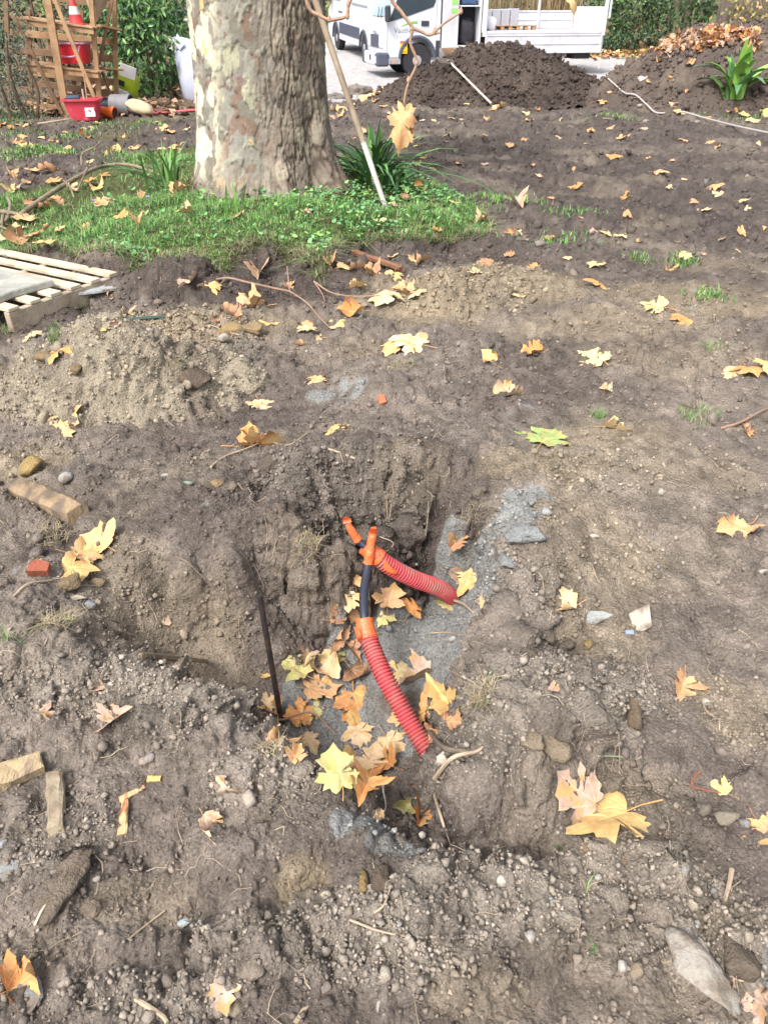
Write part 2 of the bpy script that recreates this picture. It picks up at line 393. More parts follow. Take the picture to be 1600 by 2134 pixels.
def poly_mask(X, Y, poly, soft):
    """1 inside polygon (world xy), soft edge"""
    P = np.array(poly); ins = np.zeros(X.shape, bool); dm = np.full(X.shape, 1e9, np.float32)
    for i in range(len(P)):
        a, b = P[i], P[(i + 1) % len(P)]
        cr = ((a[1] > Y) != (b[1] > Y)) & (X < (b[0] - a[0]) * (Y - a[1]) / (b[1] - a[1] + 1e-9) + a[0]); ins ^= cr
        ab = b - a; t = np.clip(((X - a[0]) * ab[0] + (Y - a[1]) * ab[1]) / (ab @ ab), 0, 1)
        dm = np.minimum(dm, np.hypot(X - a[0] - t * ab[0], Y - a[1] - t * ab[1]))
    return sst(-soft, soft, np.where(ins, dm, -dm))
GRASS_POLY = [tuple(at_z(a, b, .12))[:2] for a, b in [(-250,470),(-60,405),(130,372),(250,335),(330,300),(420,300),(700,300),(820,345),(930,385),(985,425),(1020,450),(1010,470),(985,466),(930,476),(860,480),(770,482),(705,492),(672,550),(625,520),(560,516),(500,526),(420,552),(330,566),(255,550),(120,520),(-250,540)]]
ROADP = [(-2.4, 16.9), (-.9, 16.3), (2, 17.5), (6, 18.5), (14, 19.5), (40, 22), (40, 29.5), (14, 28.3), (6, 27.6), (-1, 36), (-3.2, 36), (-3.4, 24)]

def soil_color(X, Y, Z=None):
    n1 = fbm(X * 1.3, Y * 1.3, 0 * X, 4, 5); n2 = fbm(X * 6, Y * 6, 0 * X, 4, 6); n0 = 0 * X
    C = np.empty(X.shape + (3,), np.float32)
    C[:] = s(132, 121, 111)
    nf = fbm(X * 22, Y * 22, 0 * X, 3, 15)
    far = sst(3.2, 6.5, Y)
    mixc = lambda m, c: C.__setitem__(Ellipsis, C * (1 - m[..., None]) + np.array(c, np.float32) * m[..., None])
    mixc(far, s(92, 83, 78))
    mixc(sst(-.15, .35, n1 + .3 * n2) * .75 * (1 - .5 * far), s(104, 94, 87))
    mixc(sst(.05, .5, fbm(X * 2.2, Y * 2.2, n0 + 4, 4, 8)) * .45, s(146, 134, 118))
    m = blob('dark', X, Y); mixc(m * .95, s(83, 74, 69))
    m = blob('crumb', X, Y) * (1 - blob('ochre', X, Y) * .7); mixc(m * .6, s(157, 147, 134))
    m = blob('ochre', X, Y); mixc(m * .85, s(157, 142, 118))
    C *= (1 + .34 * nf + .2 * n2)[..., None]
    m = blob('grey', X, Y); mixc(sst(.36, .56, m + .42 * n2 + .45 * nf) * .92, s(144, 144, 141)); mixc(sst(.05, .5, fbm(X * 9, Y * 9, n0, 3, 92)) * .35 * sst(.3, .6, m), s(130, 122, 110)); C *= (1 + .12 * nf)[..., None]
    g = poly_mask(X, Y, GRASS_POLY, .06); mixc(g * .85, s(86, 96, 54))
    lg = sst(.1, .5, fbm(X * 1.1, Y * 1.1, n0, 3, 77)) * sst(9, 11, Y) * (X < -3); mixc(lg * .6, s(100, 98, 62))
    rd = poly_mask(X + .5 * fbm(X, Y, n0, 2, 3), Y + .4 * n1, ROADP, .35); mixc(rd, s(188, 184, 182)); C *= (1 + rd * (.16 * nf + .14 * n2))[..., None]
    lt = sst(27, 28.5, Y + n1) * (X > 2); mixc(lt, s(150, 118, 88))
    fl = sst(36, 40, Y); mixc(fl, s(90, 95, 65))
    ll = sst(13, 14.5, Y + n1) * (X < -3.4) ; mixc(ll * (1 - rd) * .8, s(120, 100, 80))
    C *= (1 + .14 * (1 - rd))[..., None]
    return C, dict(grass=g, road=rd)

def rough_noise(X, Y, Z, Nn, amp):
    """displace along normal with 3-D lumps of many sizes"""
    d = .55 * np.abs(fbm(X * 7, Y * 7, Z * 7, 2, 41)) * .03
    d += (np.abs(n3(X * 17, Y * 17, Z * 17, 43)) ** 1.3) * .016
    d += (np.abs(n3(X * 38, Y * 38, Z * 38, 47))) * .011 * sst(-.3, .3, n3(X * 5, Y * 5, Z * 5, 49))
    d += n3(X * 85, Y * 85, Z * 85, 51) * .0055
    d -= (1 - np.clip(np.abs(n3(X * 26, Y * 26, Z * 26, 55)) * 6, 0, 1)) * .008 * sst(-.1, .3, n3(X * 3, Y * 3, Z * 3, 57))
    d += n3(X * 170, Y * 170, Z * 170, 53) * .0022
    f, rid = worley(X * 9 + .3 * n3(X * 14, Y * 14, Z * 3, 333), Y * 9 + .3 * n3(X * 14, Y * 14, Z * 3 + 5, 335), 341)
    d += np.clip(1 - f * 1.7, 0, 1) ** .55 * .024 * np.clip(rid * 2.4 - 1.45, 0, 1) * sst(.0, .35, n3(X * 2.2, Y * 2.2, Z * 2, 343) + .5 * (amp - .8))
    for sc, hh, sd in ((21., .017, 301), (40., .009, 311), (75., .005, 321)):
        wx = .25 * n3(X * sc * .9, Y * sc * .9, Z * 3, sd + 3)
        f, rid = worley(X * sc + wx, Y * sc - wx, sd)
        d += np.clip(1 - f * f * 1.9, 0, 1) * hh * np.clip(rid * 1.8 - .75, 0, 1) * sst(-.25, .25, n3(X * 4, Y * 4, Z * 4, sd + 7) + .6 * (amp - .8))
    return d * amp

def grid_normals(V):
    dx = np.gradient(V, axis=1); dy = np.gradient(V, axis=0)
    n = np.cross(dx, dy); n /= np.linalg.norm(n, axis=-1, keepdims=True) + 1e-9
    n[n[..., 2] < 0] *= -1
    return n
def grid_quads(nr, nc):
    i = np.arange(nr * nc).reshape(nr, nc)
    return np.stack([i[:-1, :-1], i[:-1, 1:], i[1:, 1:], i[1:, :-1]], -1).reshape(-1, 4)

SOILS = []          # objects things can rest on
POOL = []           # (V, N, C, extra) of soil vertices for scattering
def build_ground():
    th = np.concatenate([np.linspace(-64, -37, 26)[:-1], np.linspace(-37, 37, 740), np.linspace(37, 64, 26)[1:]])
    r = [.75]
    while r[-1] < 12:
        q = r[-1]; r.append(q + (.0038 if 2.62 < q < 3.12 else .0047 * q if q < 4.6 else .0068 * q))
    while r[-1] < 40: r.append(r[-1] * 1.011)
    while r[-1] < 400: r.append(r[-1] * 1.12)
    r = np.array(r, np.float32); th = np.radians(th).astype(np.float32)
    RR, TT = np.meshgrid(r, th, indexing='ij'); X = RR * np.sin(TT); Y = RR * np.cos(TT) - .9
    sh = X.shape
    Z = macro(X, Y).reshape(sh)
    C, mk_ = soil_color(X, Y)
    near = 1 - sst(26, 32, Y); lump = sst(-.35, .3, fbm(X * 1.1, Y * 1.1, 0 * X, 2, 66)) * (1 - .6 * mk_['grass']) * (1 - .9 * blob('ramp', X, Y)) * sst(-.2, -.03, Z)
    Z += near * (.045 * fbm(X * 2.2, Y * 2.2, 0 * X, 3, 61) + .062 * fbm(X * 5.5, Y * 5.5, 0 * X, 3, 63) * lump + .02 * (1 - 2.2 * np.abs(fbm(X * 8, Y * 8, 0 * X, 2, 67))) * lump) * (1 - .8 * mk_['road'])
    # wheel and bucket drag marks in the far soil
    dr = sst(4, 6, Y) * (1 - sst(16, 18, Y)) * (1 - mk_['grass'])
    a = Y * .75 + X * .5 + .35 * fbm(X * .5, Y * .5, 0 * X, 2, 71); b = X * .8 - Y * .3
    Z += dr * .075 * fbm(b * 1.1, a * 3.2, 0 * X, 3, 73)
    V = np.stack([X, Y, Z], -1); Nn = grid_normals(V)
    ramp = blob('ramp', X, Y)
    crumb = blob('crumb', X, Y); grey = blob('grey', X, Y)
    amp = (.95 + .8 * crumb) * (1 - .4 * grey) * (1 - .7 * mk_['road']) * (1 + .6 * sst(4, 7, Y)) * near * (1 - .6 * ramp)
    steep = 1 - Nn[..., 2]; amp = amp * (1 + .9 * np.clip(steep * 2, 0, 1) * (1 - .5 * grey))
    V = V + Nn * rough_noise(X, Y, Z, Nn, amp)[..., None]
    Nn = grid_normals(V)
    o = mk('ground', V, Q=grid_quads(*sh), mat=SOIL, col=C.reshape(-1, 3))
    o['kind'] = 'structure'
    SOILS.append(o)
    sp = np.minimum(np.gradient(RR, axis=0), 9) * RR * np.gradient(TT, axis=1)
    POOL.append(dict(V=V.reshape(-1, 3), N=Nn.reshape(-1, 3), C=C.reshape(-1, 3), A=sp.ravel(), crumb=crumb.ravel(), grey=grey.ravel(), grass=mk_['grass'].ravel(), road=mk_['road'].ravel()))
    return o
ground = build_ground()

def heap(name, cx, cy, rx, ry, h, color, res, label, cat, shape, amp=1.0, seed=0, mat=None):
    """a heap of soil standing on the ground, its own mesh"""
    nx = int(2 * rx * 1.25 / res); ny = int(2 * ry * 1.25 / res)
    X, Y = np.meshgrid(np.linspace(cx - rx * 1.25, cx + rx * 1.25, nx), np.linspace(cy - ry * 1.25, cy + ry * 1.25, ny))
    X = X.astype(np.float32); Y = Y.astype(np.float32)
    u, v = (X - cx) / rx, (Y - cy) / ry
    q = np.hypot(u, v) + .10 * fbm(X * 3 / rx, Y * 3 / rx, 0 * X, 3, seed) + .03 * fbm(X * 12 / rx, Y * 12 / rx, 0 * X, 2, seed + 5)
    prof = shape(u, v, q)
    Z = macro(X, Y).reshape(X.shape) - .06 + (h + .06) * prof
    Z += .05 * h * fbm(X * 2.5 / rx * 2, Y * 2.5 / rx * 2, 0 * X, 3, seed + 9) * (prof > .02)
    V = np.stack([X, Y, Z], -1); Nn = grid_normals(V)
    sc = max(1, res / .01)
    d = rough_noise(X / sc * 1.3, Y / sc * 1.3, Z / sc * 1.3, Nn, amp) * min(sc, 2.6)
    V = V + Nn * d[..., None]; Nn = grid_normals(V)
    C = color(X, Y, Z, u, v)
    Q = grid_quads(*X.shape); keep = (prof.ravel()[Q].max(1) > .02); Q = Q[keep]
    used = np.unique(Q); re = np.full(X.size, -1); re[used] = np.arange(len(used))
    o = mk(name, V.reshape(-1, 3)[used], Q=re[Q], mat=mat or SOIL, col=C.reshape(-1, 3)[used])
    tag(o, label, cat); SOILS.append(o)
    m = prof.ravel()[used] > .06
    one = np.ones(m.sum(), np.float32)
    POOL.append(dict(V=V.reshape(-1, 3)[used][m], N=Nn.reshape(-1, 3)[used][m], C=C.reshape(-1, 3)[used][m], A=one * res * res, crumb=one * .9, grey=one * 0, grass=one * 0, road=one * 0, heap=name))
    return o
def hcol(base, alt, k=3., seed=3):
    def f(X, Y, Z, u, v):
        m = sst(-.2, .4, fbm(X * k, Y * k, Z * k, 4, seed))[..., None]
        return (np.array(s(*base)) * (1 - m) + np.array(s(*alt)) * m).astype(np.float32)
    return f
dome = lambda u, v, q: np.clip(1 - q, 0, 1) ** .85
# ochre spoil heap by the pit, dark heap before the truck, leaf-topped heap at the right
ob = at_z(290, 800, 0)
ochre_heap = heap('spoil_heap', -1.27, 3.26, .70, .42, .34, hcol((170, 158, 138), (138, 126, 112), 6), .011,
     'low crumbly heap of ochre subsoil in front of the pallet', 'soil heap', lambda u, v, q: np.clip(1.02 - q - .12 * np.sin(u * 5 + 1) * np.sin(v * 4), 0, 1) ** 1.05, 1.5, 11)
hc = at_d(1040, 150, 16.6)
dark_heap = heap('soil_heap', hc.x, 16.9, 2.6, 2.1, .86, hcol((76, 66, 61), (93, 82, 75), 2), .034,
     'big dark brown heap of fresh topsoil in front of the white truck', 'soil heap',
     lambda u, v, q: np.clip(np.minimum(1.28 * (1 - q), 1 - .22 * q), 0, 1) * (1 + .0 * u), 1.3, 21)
rc = at_d(1560, 150, 15.5)
leaf_heap = heap('soil_heap', rc.x, 15.7, 3.0, 2.5, 1.2, hcol((98, 87, 80), (118, 105, 95), 2), .04,
     'brown soil heap at the right edge with dry leaves piled on top', 'soil heap',
     lambda u, v, q: np.clip(np.minimum(1.5 * (1 - q), 1 - .12 * q), 0, 1), 1.5, 33)
bpy.context.view_layer.update()

def cast(o, d, soils=None):
    best = None
    for b in (soils or SOILS):
        ok, loc, nor, _ = b.ray_cast(Vector(o), Vector(d))
        if ok:
            k = (loc - Vector(o)).length
            if best is None or k < best[0]: best = (k, loc.copy(), nor.copy())
    return best
def hit(px, py):
    b = cast((0, 0, CAMH), ray(px, py))
    if b is None:
        p = at_z(px, py, 0); return p, Vector((0, 0, 1))
    return b[1], b[2]
def drop(x, y):
    b = cast((x, y, 6), (0, 0, -1))
    return (b[1], b[2]) if b else (Vector((x, y, 0)), Vector((0, 0, 1)))
def mpp(p):            # metres per photo pixel at point p
    return ((p.y * CP_) + (CAMH - p.z) * SP_) / FPX
# ------------------------------------------------------------------ crumbs, clods, gravel, rootlets (uncountable)
def ico(sub):
    import bmesh
    b = bmesh.new(); bmesh.ops.create_icosphere(b, subdivisions=sub, radius=1)
    V = np.array([v.co[:] for v in b.verts], np.float32); b.verts.ensure_lookup_table()
    T = np.array([[v.index for v in f.verts] for f in b.faces], np.int32); b.free(); return V, T
IC1, IC2, IC3 = ico(1), ico(2), ico(3)
OCT = (np.array([(1, 0, 0), (-1, 0, 0), (0, 1, 0), (0, -1, 0), (0, 0, 1), (0, 0, -1)], np.float32), np.array([(0, 2, 4), (2, 1, 4), (1, 3, 4), (3, 0, 4), (2, 0, 5), (1, 2, 5), (3, 1, 5), (0, 3, 5)], np.int32))
def rand_rot(n):
    q = rng.normal(size=(n, 4)); q /= np.linalg.norm(q, axis=1, keepdims=True); a, b, c, d = q.T
    return np.stack([np.stack([1 - 2 * (c * c + d * d), 2 * (b * c - a * d), 2 * (b * d + a * c)], -1),
                     np.stack([2 * (b * c + a * d), 1 - 2 * (b * b + d * d), 2 * (c * d - a * b)], -1),
                     np.stack([2 * (b * d - a * c), 2 * (c * d + a * b), 1 - 2 * (b * b + c * c)], -1)], 1)
def lumps(tmpl, P, Nn, rad, C, jit=.28, squash=.75, sink=.25, cuts=0):
    V0, T0 = tmpl; n = len(P); k = len(V0)
    v = V0[None] * (1 + jit * rng.uniform(-1, 1, (n, k, 1)))
    for _ in range(cuts):
        d = rng.normal(size=(n, 1, 3)); d /= np.linalg.norm(d, axis=2, keepdims=True)
        v = v - np.maximum(0, (v * d).sum(2, keepdims=True) - rng.uniform(.35, .8, (n, 1, 1))) * d
    v = v * rng.uniform(squash, 1.15, (n, 1, 3))
    v = np.einsum('nij,nkj->nki', rand_rot(n), v) * rad[:, None, None]
    v = v + (P + Nn * (rad * (1 - 2 * sink) * .6)[:, None])[:, None, :]
    T = (T0[None] + (np.arange(n) * k)[:, None, None]).reshape(-1, 3)
    return v.reshape(-1, 3), T, np.repeat(C, k, 0)
def pick(pool, n, wgt):
    p = wgt / wgt.sum(); return rng.choice(len(p), n, p=p)
def merge(parts):
    Vs, Ts, Cs = [], [], []; b = 0
    for V, T, C in parts: Vs.append(V); Ts.append(T + b); Cs.append(C); b += len(V)
    return np.concatenate(Vs), np.concatenate(Ts), np.concatenate(Cs)
G = POOL[0]; G['A'] = G['A'] / np.maximum(.2, G['N'][:, 2]); GY = G['V'][:, 1]; GX = G['V'][:, 0]
infr = (np.abs(GX) < .62 * (GY + 1.0) + .35)
fall = 1 / (1 + (np.maximum(GY, 0) / 2.3) ** 2.4)
parts = []
clump = sst(-.15, .35, fbm(GX * 6, GY * 6, 0 * GX, 3, 90))
wg = G['A'] * fall * infr * (GY < 6) * (.10 + 1.3 * G['crumb'] + .35 * clump) * (1 - .55 * G['grey']) * (1 - G['grass'])
i = pick(G, 46000, wg); r = np.exp(rng.normal(math.log(.0036), .42, len(i))) * (1 + .22 * np.maximum(0, GY[i] - 1.2))
cc = G['C'][i] * rng.uniform(.8, 1.3, (len(i), 1)); parts.append(lumps(OCT, G['V'][i], G['N'][i], r, cc, .3, .6, .1))
i = pick(G, 6500, wg); r = np.exp(rng.normal(math.log(.0052), .36, len(i))) * (1 + .2 * np.maximum(0, GY[i] - 1.2))
cc = G['C'][i] * rng.uniform(.8, 1.25, (len(i), 1)); parts.append(lumps(IC1, G['V'][i], G['N'][i], r, cc, .34, .55, .15))
wg2 = G['A'] * infr * (GY < 9) / (1 + (np.maximum(GY, 0) / 2.2) ** 1.7) * (.25 + 1.0 * G['crumb'] + .35 * clump) * (1 - .95 * G['grey']) * (1 - .9 * G['grass'])
i = pick(G, 1000, wg2); r = np.exp(rng.normal(math.log(.0098), .36, len(i))) * (1 + .1 * np.maximum(0, GY[i] - 1.2))
cc = G['C'][i] * rng.uniform(.8, 1.12, (len(i), 1)); parts.append(lumps(IC2, G['V'][i], G['N'][i], r, cc, .22, .6, .3, 4))
wg3 = G['A'] * infr * sst(4, 6, GY) * (GY < 17) * (1 - G['grass']) * (1 - G['road'])
i = pick(G, 5500, wg3); r = np.exp(rng.normal(math.log(.017), .4, len(i)))
cc = G['C'][i] * rng.uniform(.75, 1.1, (len(i), 1)); parts.append(lumps(IC1, G['V'][i], G['N'][i], r, cc, .34, .55, .25))
for hp, n, rm in ((POOL[1], 3200, .0044), (POOL[2], 4500, .019), (POOL[3], 4000, .018)):
    i = pick(hp, n, hp['A']); r = np.minimum(np.exp(rng.normal(math.log(rm), .55, len(i))), rm * 3.2)
    cc = hp['C'][i] * rng.uniform(.8, 1.2, (len(i), 1)); parts.append(lumps(IC1, hp['V'][i], hp['N'][i], r, cc, .34, .55, .15))
i = pick(POOL[1], 22, POOL[1]['A']); r = np.exp(rng.normal(math.log(.024), .3, len(i)))
parts.append(lumps(IC2, POOL[1]['V'][i], POOL[1]['N'][i], r, POOL[1]['C'][i] * .95, .2, .6, .35, 5))
V, T, C = merge(parts)
o = mk('soil_crumbs', V, T=T, mat=CRUMB, col=C, smooth=False); tag(o, 'loose crumbs and clods of dry soil strewn over the dug ground', 'soil crumbs', kind='stuff')
# gravel: tiny pale stones
wg = G['A'] * infr * (GY < 7) / (1 + (np.maximum(GY, 0) / 1.8) ** 2) * (.4 + G['crumb']) * (1 - G['grass'])
i = pick(G, 320, wg); r = np.exp(rng.normal(math.log(.0055), .35, len(i))) * (1 + .12 * np.maximum(0, GY[i] - 1.2))
pal = np.array([s(156, 146, 134), s(144, 134, 121), s(170, 162, 150), s(132, 128, 125), s(154, 138, 114)])
V, T, C = lumps(IC1, G['V'][i], G['N'][i], r, pal[rng.integers(0, 5, len(i))].astype(np.float32), .12, .6, .2)
o = mk('gravel', V, T=T, mat=M('pebble_grit', attr=True, rough=.7, var=.15, scale=60), col=C); tag(o, 'tiny pale pebbles scattered through the dug soil', 'gravel', kind='stuff')

def strands(specs, n=3):
    """specs: list of (points, radius0, radius1) -> V,T arrays of thin tapered tubes"""
    mb = MB()
    for pts, r0, r1 in specs:
        N = len(pts); mb.tube(pts, [r0 + (r1 - r0) * k / (N - 1) for k in range(N)], n, False)
    return mb
def crawl(x, y, ang, step, n, wob, lift=.004):
    pts = []
    for k in range(n):
        p, nn = drop(x, y); pts.append(p + Vector((0, 0, lift * (0.2 + random.random() * 1.6))))
        ang += random.gauss(0, wob); x += step * math.cos(ang); y += step * math.sin(ang)
    return pts
sp = []
wg = G['A'] * infr * (GY < 4.5) / (1 + (np.maximum(GY, 0) / 1.8) ** 2) * (.35 + .8 * clump) * (1 - .8 * G['grey']) * (1 - G['grass'])
for j in pick(G, 950, wg):
    x, y = float(GX[j]), float(GY[j]); L = random.choice((.02, .03, .05, .08)); m = 6
    sp.append((crawl(x, y, random.uniform(0, 6.28), L / m * 1.6, m, .45), random.uniform(.0005, .0011) * (1 + .25 * y), .0004 * (1 + .25 * y)))
o = strands(sp).build('rootlets', M('dry_root', s(178, 160, 138), .9, .3, 30), fix=False, smooth=True); tag(o, 'fine pale rootlets and fibres lying over the soil', 'rootlets', kind='stuff')

# ------------------------------------------------------------------ plane leaves
HALF = [(0, .03), (.10, -.06), (.24, -.12), (.33, -.10), (.36, -.01), (.47, .0), (.55, -.02), (.57, .10), (.70, .18), (.86, .27), (.70, .34), (.66, .43), (.52, .43), (.33, .42), (.38, .52), (.50, .58), (.55, .72), (.42, .74), (.33, .86), (.22, .86), (.12, .98), (0, 1.12)]
def leaf_mesh(name, kind, seed):
    rr = random.Random(seed)
    def side(sg):
        g3 = [rr.uniform(.72, 1.12) for _ in range(3)]; o_ = []
        for k_, (x, y) in enumerate(HALF):
            f = g3[0] if k_ < 7 else g3[1] if k_ < 13 else g3[2] if k_ < 20 else 1.
            o_.append((sg * x * f * rr.uniform(.9, 1.08), .3 + (y - .3) * (f if 0 < k_ < 21 else 1) + rr.uniform(-.035, .035)))
        if rr.random() < .35:                      # a tear
            k_ = rr.choice((5, 9, 12, 16)); o_[k_] = (o_[k_][0] * .45, .3 + (o_[k_][1] - .3) * .5)
        return o_
    rt, lf = side(1), side(-1)
    rt[0] = lf[0] = HALF[0]; rt[-1] = lf[-1] = HALF[-1]
    out = rt + lf[::-1][1:-1]; c = (0, .33); n = len(out)
    P = [c]
    for f in (.3, .62, .85, 1.0): P += [(c[0] + (x - c[0]) * f, c[1] + (y - c[1]) * f) for x, y in out]
    F = [[0, 1 + k, 1 + (k + 1) % n] for k in range(n)]
    for r_ in range(3): F += [[1 + r_ * n + k, 1 + (r_ + 1) * n + k, 1 + (r_ + 1) * n + (k + 1) % n, 1 + r_ * n + (k + 1) % n] for k in range(n)]
    a1, a2, a3 = rr.uniform(0, 6.28), rr.uniform(0, 6.28), rr.uniform(0, 6.28)
    V = []
    for x, y in P:
        X, Y, Z = x, y, 0.0; dx, dy = x, y - .33; q = dx * dx + dy * dy; th = math.atan2(dy, dx)
        Z += .045 * math.sin(3.1 * x * 2 + a1) * math.cos(2.7 * y * 2 + a2) + .10 * q * math.sin(5 * th + a3) * (q < 9)
        if kind == 'cup': Z += .30 * q
        elif kind == 'dome': Z -= .32 * q
        elif kind == 'fold':
            al = R(rr.choice((52,))); Z += abs(X) * math.sin(al); X *= math.cos(al)
        elif kind == 'roll':
            Rr = .34; Z += Rr * (1 - math.cos(X / Rr)); X = Rr * math.sin(X / Rr) * 1.0
        elif kind == 'rolly':
            Rr = .30; t = (Y - .2) / Rr; Z += Rr * (1 - math.cos(t)); Y = .2 + Rr * math.sin(t)
        elif kind == 'crumple':
            Rr = .38; t = (X + .3 * Y) / Rr; Z += Rr * (1 - math.cos(t)) * .8 + .14 * math.sin(6 * y + a1) * math.sin(4 * x + a2); X = Rr * math.sin(t) * .9 + .1 * X; Y += .12 * math.sin(5 * x + a3)
        elif kind == 'half':      # one side folded over
            if X > 0: Z += X * .9; X *= .3
        Z -= .03 * (1 - min(1, abs(x) * 6)) * (1 if y > 0 else 0)
        V.append((X, Y, Z))
    st0 = len(V); L = rr.uniform(.3, .6); bx = rr.uniform(-.15, .15)
    mb = MB(); v0 = V[1]
    mb.tube([(V[1][0], .03, V[1][2] + .0), (bx * .3, -L * .4, V[1][2] + .03), (bx, -L, V[1][2] * .3 + .02)], [.014, .012, .017], 4, False)
    V += mb.V; F += [[i_ + st0 for i_ in f] for f in mb.F]
    zs = sorted(v[2] for v in V[:st0]); z0 = zs[len(zs) // 12]
    V = [(x, y - .33, z - z0) for x, y, z in V]
    bl = np.array(V[:st0]); wid = float(max(np.ptp(bl[:, 0]), np.ptp(bl[:, 1]), .6))
    me = bpy.data.meshes.new(name); me.from_pydata(V, [], F)
    me.polygons.foreach_set('use_smooth', np.ones(len(me.polygons), bool))
    a = me.attributes.new('Lf', 'FLOAT_VECTOR', 'POINT')
    lv = np.zeros((len(V), 3), np.float32); lv[:st0, :2] = np.array(P); lv[st0:, 2] = 1; a.data.foreach_set('vector', lv.ravel())
    me['wid'] = wid
    return me
def leaf_material():
    g = NG('plane_leaf'); at = g.n('Attribute', attribute_name='Lf'); sx = g.n('SeparateXYZ'); g.t.links.new(at.outputs['Vector'], sx.inputs[0])
    x, y = sx.outputs[0], sx.outputs[1]; ax = g.math('ABSOLUTE', x)
    d = ax
    for an, in ((40,), (78,)):
        c_, s_ = math.cos(R(an)), math.sin(R(an))
        d = g.math('MINIMUM', d, g.math('ABSOLUTE', g.math('SUBTRACT', g.math('MULTIPLY', ax, c_), g.math('MULTIPLY', y, s_))))
    # side veins off the midrib
    w_ = g.math('SUBTRACT', y, g.math('MULTIPLY', ax, .8)); w_ = g.math('PINGPONG', w_, .07)
    vein = g.ramp(d, .006, .022, 1, 0); sv = g.math('MULTIPLY', g.ramp(w_, .0, .012, 1, 0), .35)
    oi = g.n('ObjectInfo'); al = oi.outputs['Alpha']; base = oi.outputs['Color']
    sec = g.mix(g.ramp(al, .0, .5), s(162, 114, 82), s(230, 198, 124)); sec = g.mix(g.ramp(al, .5, 1.), sec, s(150, 182, 100))
    tc = g.n('Attribute', attribute_name='Lf').outputs['Vector']
    add = g.n('VectorMath', operation='ADD'); g.t.links.new(tc, add.inputs[0])
    cb = g.n('CombineXYZ'); rn = g.math('MULTIPLY', oi.outputs['Random'], 40); g.t.links.new(rn, cb.inputs[0]); g.t.links.new(rn, cb.inputs[2]); g.t.links.new(cb.outputs[0], add.inputs[1])
    v = add.outputs[0]
    edge = g.math('ADD', g.noise(2.2, 4, v, .65), g.math('MULTIPLY', g.ramp(d, .02, .3), .16))
    c = g.mix(g.ramp(edge, .53, .68), base, sec)
    f = g.ramp(g.noise(9, 4, v, .7), .25, .75, .8, 1.18); cc = g.n('CombineXYZ'); [g.t.links.new(f, cc.inputs[i_]) for i_ in range(3)]
    c = g.mix(1., c, cc.outputs[0], 'MULTIPLY')
    sp_ = g.ramp(g.noise(26, 2, v), .70, .75); c = g.mix(g.math('MULTIPLY', sp_, .6), c, s(95, 62, 42))
    c = g.mix(g.math('MULTIPLY', g.math('MAXIMUM', vein, sv), .45), c, s(238, 205, 140))
    c = g.mix(g.math('MULTIPLY', sx.outputs[2], .7), c, s(196, 140, 92))
    c = g.mix(g.math('MULTIPLY', g.ramp(g.noise(3.1, 5, v, .7), .5, .72), .55), c, s(134, 116, 100))
    bf = g.n('NewGeometry').outputs['Backfacing']; c = g.mix(g.math('MULTIPLY', bf, .3), c, s(222, 190, 150))
    h = g.math('ADD', g.noise(14, 3, v), g.math('MULTIPLY', vein, -.5)); nb = g.bump(h, .35, .004)
    g.b.inputs['Specular IOR Level'].default_value = .25
    return g.out(c, .62, nb)
LEAF = leaf_material()
KINDS = dict(f='flat', c='cup', d='dome', F='fold', r='roll', R='rolly', x='crumple', h='half')
LM = {}
for kk, kn in KINDS.items():
    LM[kk] = [leaf_mesh('leaf', kn, 100 * len(LM) + q) for q in range(9 if kk in 'fcd' else 5)]
    for me in LM[kk]: me.materials.append(LEAF)
LC = dict(t=((212, 164, 122), .25), p=((222, 190, 152), .32), o=((210, 142, 84), .3), b=((172, 126, 98), .15), k=((194, 166, 150), .2), y=((220, 184, 122), .25), Y=((224, 202, 152), .35), g=((206, 194, 134), .72), r=((182, 112, 80), .2), G=((150, 178, 104), .3))
LW = dict(t='tan', p='pale tan', o='orange', b='brown', k='pinkish brown', y='yellow', Y='pale yellow', g='greenish yellow', r='rust red', G='green and orange')
KW = dict(f='flat', c='cupped', d='arched', F='folded', r='curled', R='rolled', x='crumpled', h='half folded')
def put_leaf(p, n, width, kind, colr, yaw=None, tilt=None, lift=0.0, label=None, group=None, up=.5, name='plane_leaf'):
    me = random.choice(LM[kind]); o = bpy.data.objects.new(name, me)
    sc = width / me['wid']
    nn = (n * (1 - up) + Vector((0, 0, 1)) * up).normalized()
    q = Vector((0, 0, 1)).rotation_difference(nn)
    yaw = random.uniform(0, 6.28) if yaw is None else R(yaw)
    tl = tilt if tilt is not None else random.gauss(0, .08)
    o.rotation_mode = 'QUATERNION'
    o.rotation_quaternion = q @ Quaternion((0, 0, 1), yaw) @ Quaternion((1, 0, 0), tl) @ Quaternion((0, 1, 0), random.gauss(0, .12))
    o.location = p + nn * (lift + .001 + abs(tl) * sc * .2)
    k = sc * random.uniform(.95, 1.05); o.scale = (k, k * random.uniform(.92, 1.08), k)
    c, a = LC[colr]; j = random.uniform(.9, 1.08)
    o.color = tuple(min(1, v_ * j) for v_ in s(*c)) + (min(1, max(0, a + random.uniform(-.08, .08))),)
    link(o)
    tag(o, label, 'leaf', group); return o
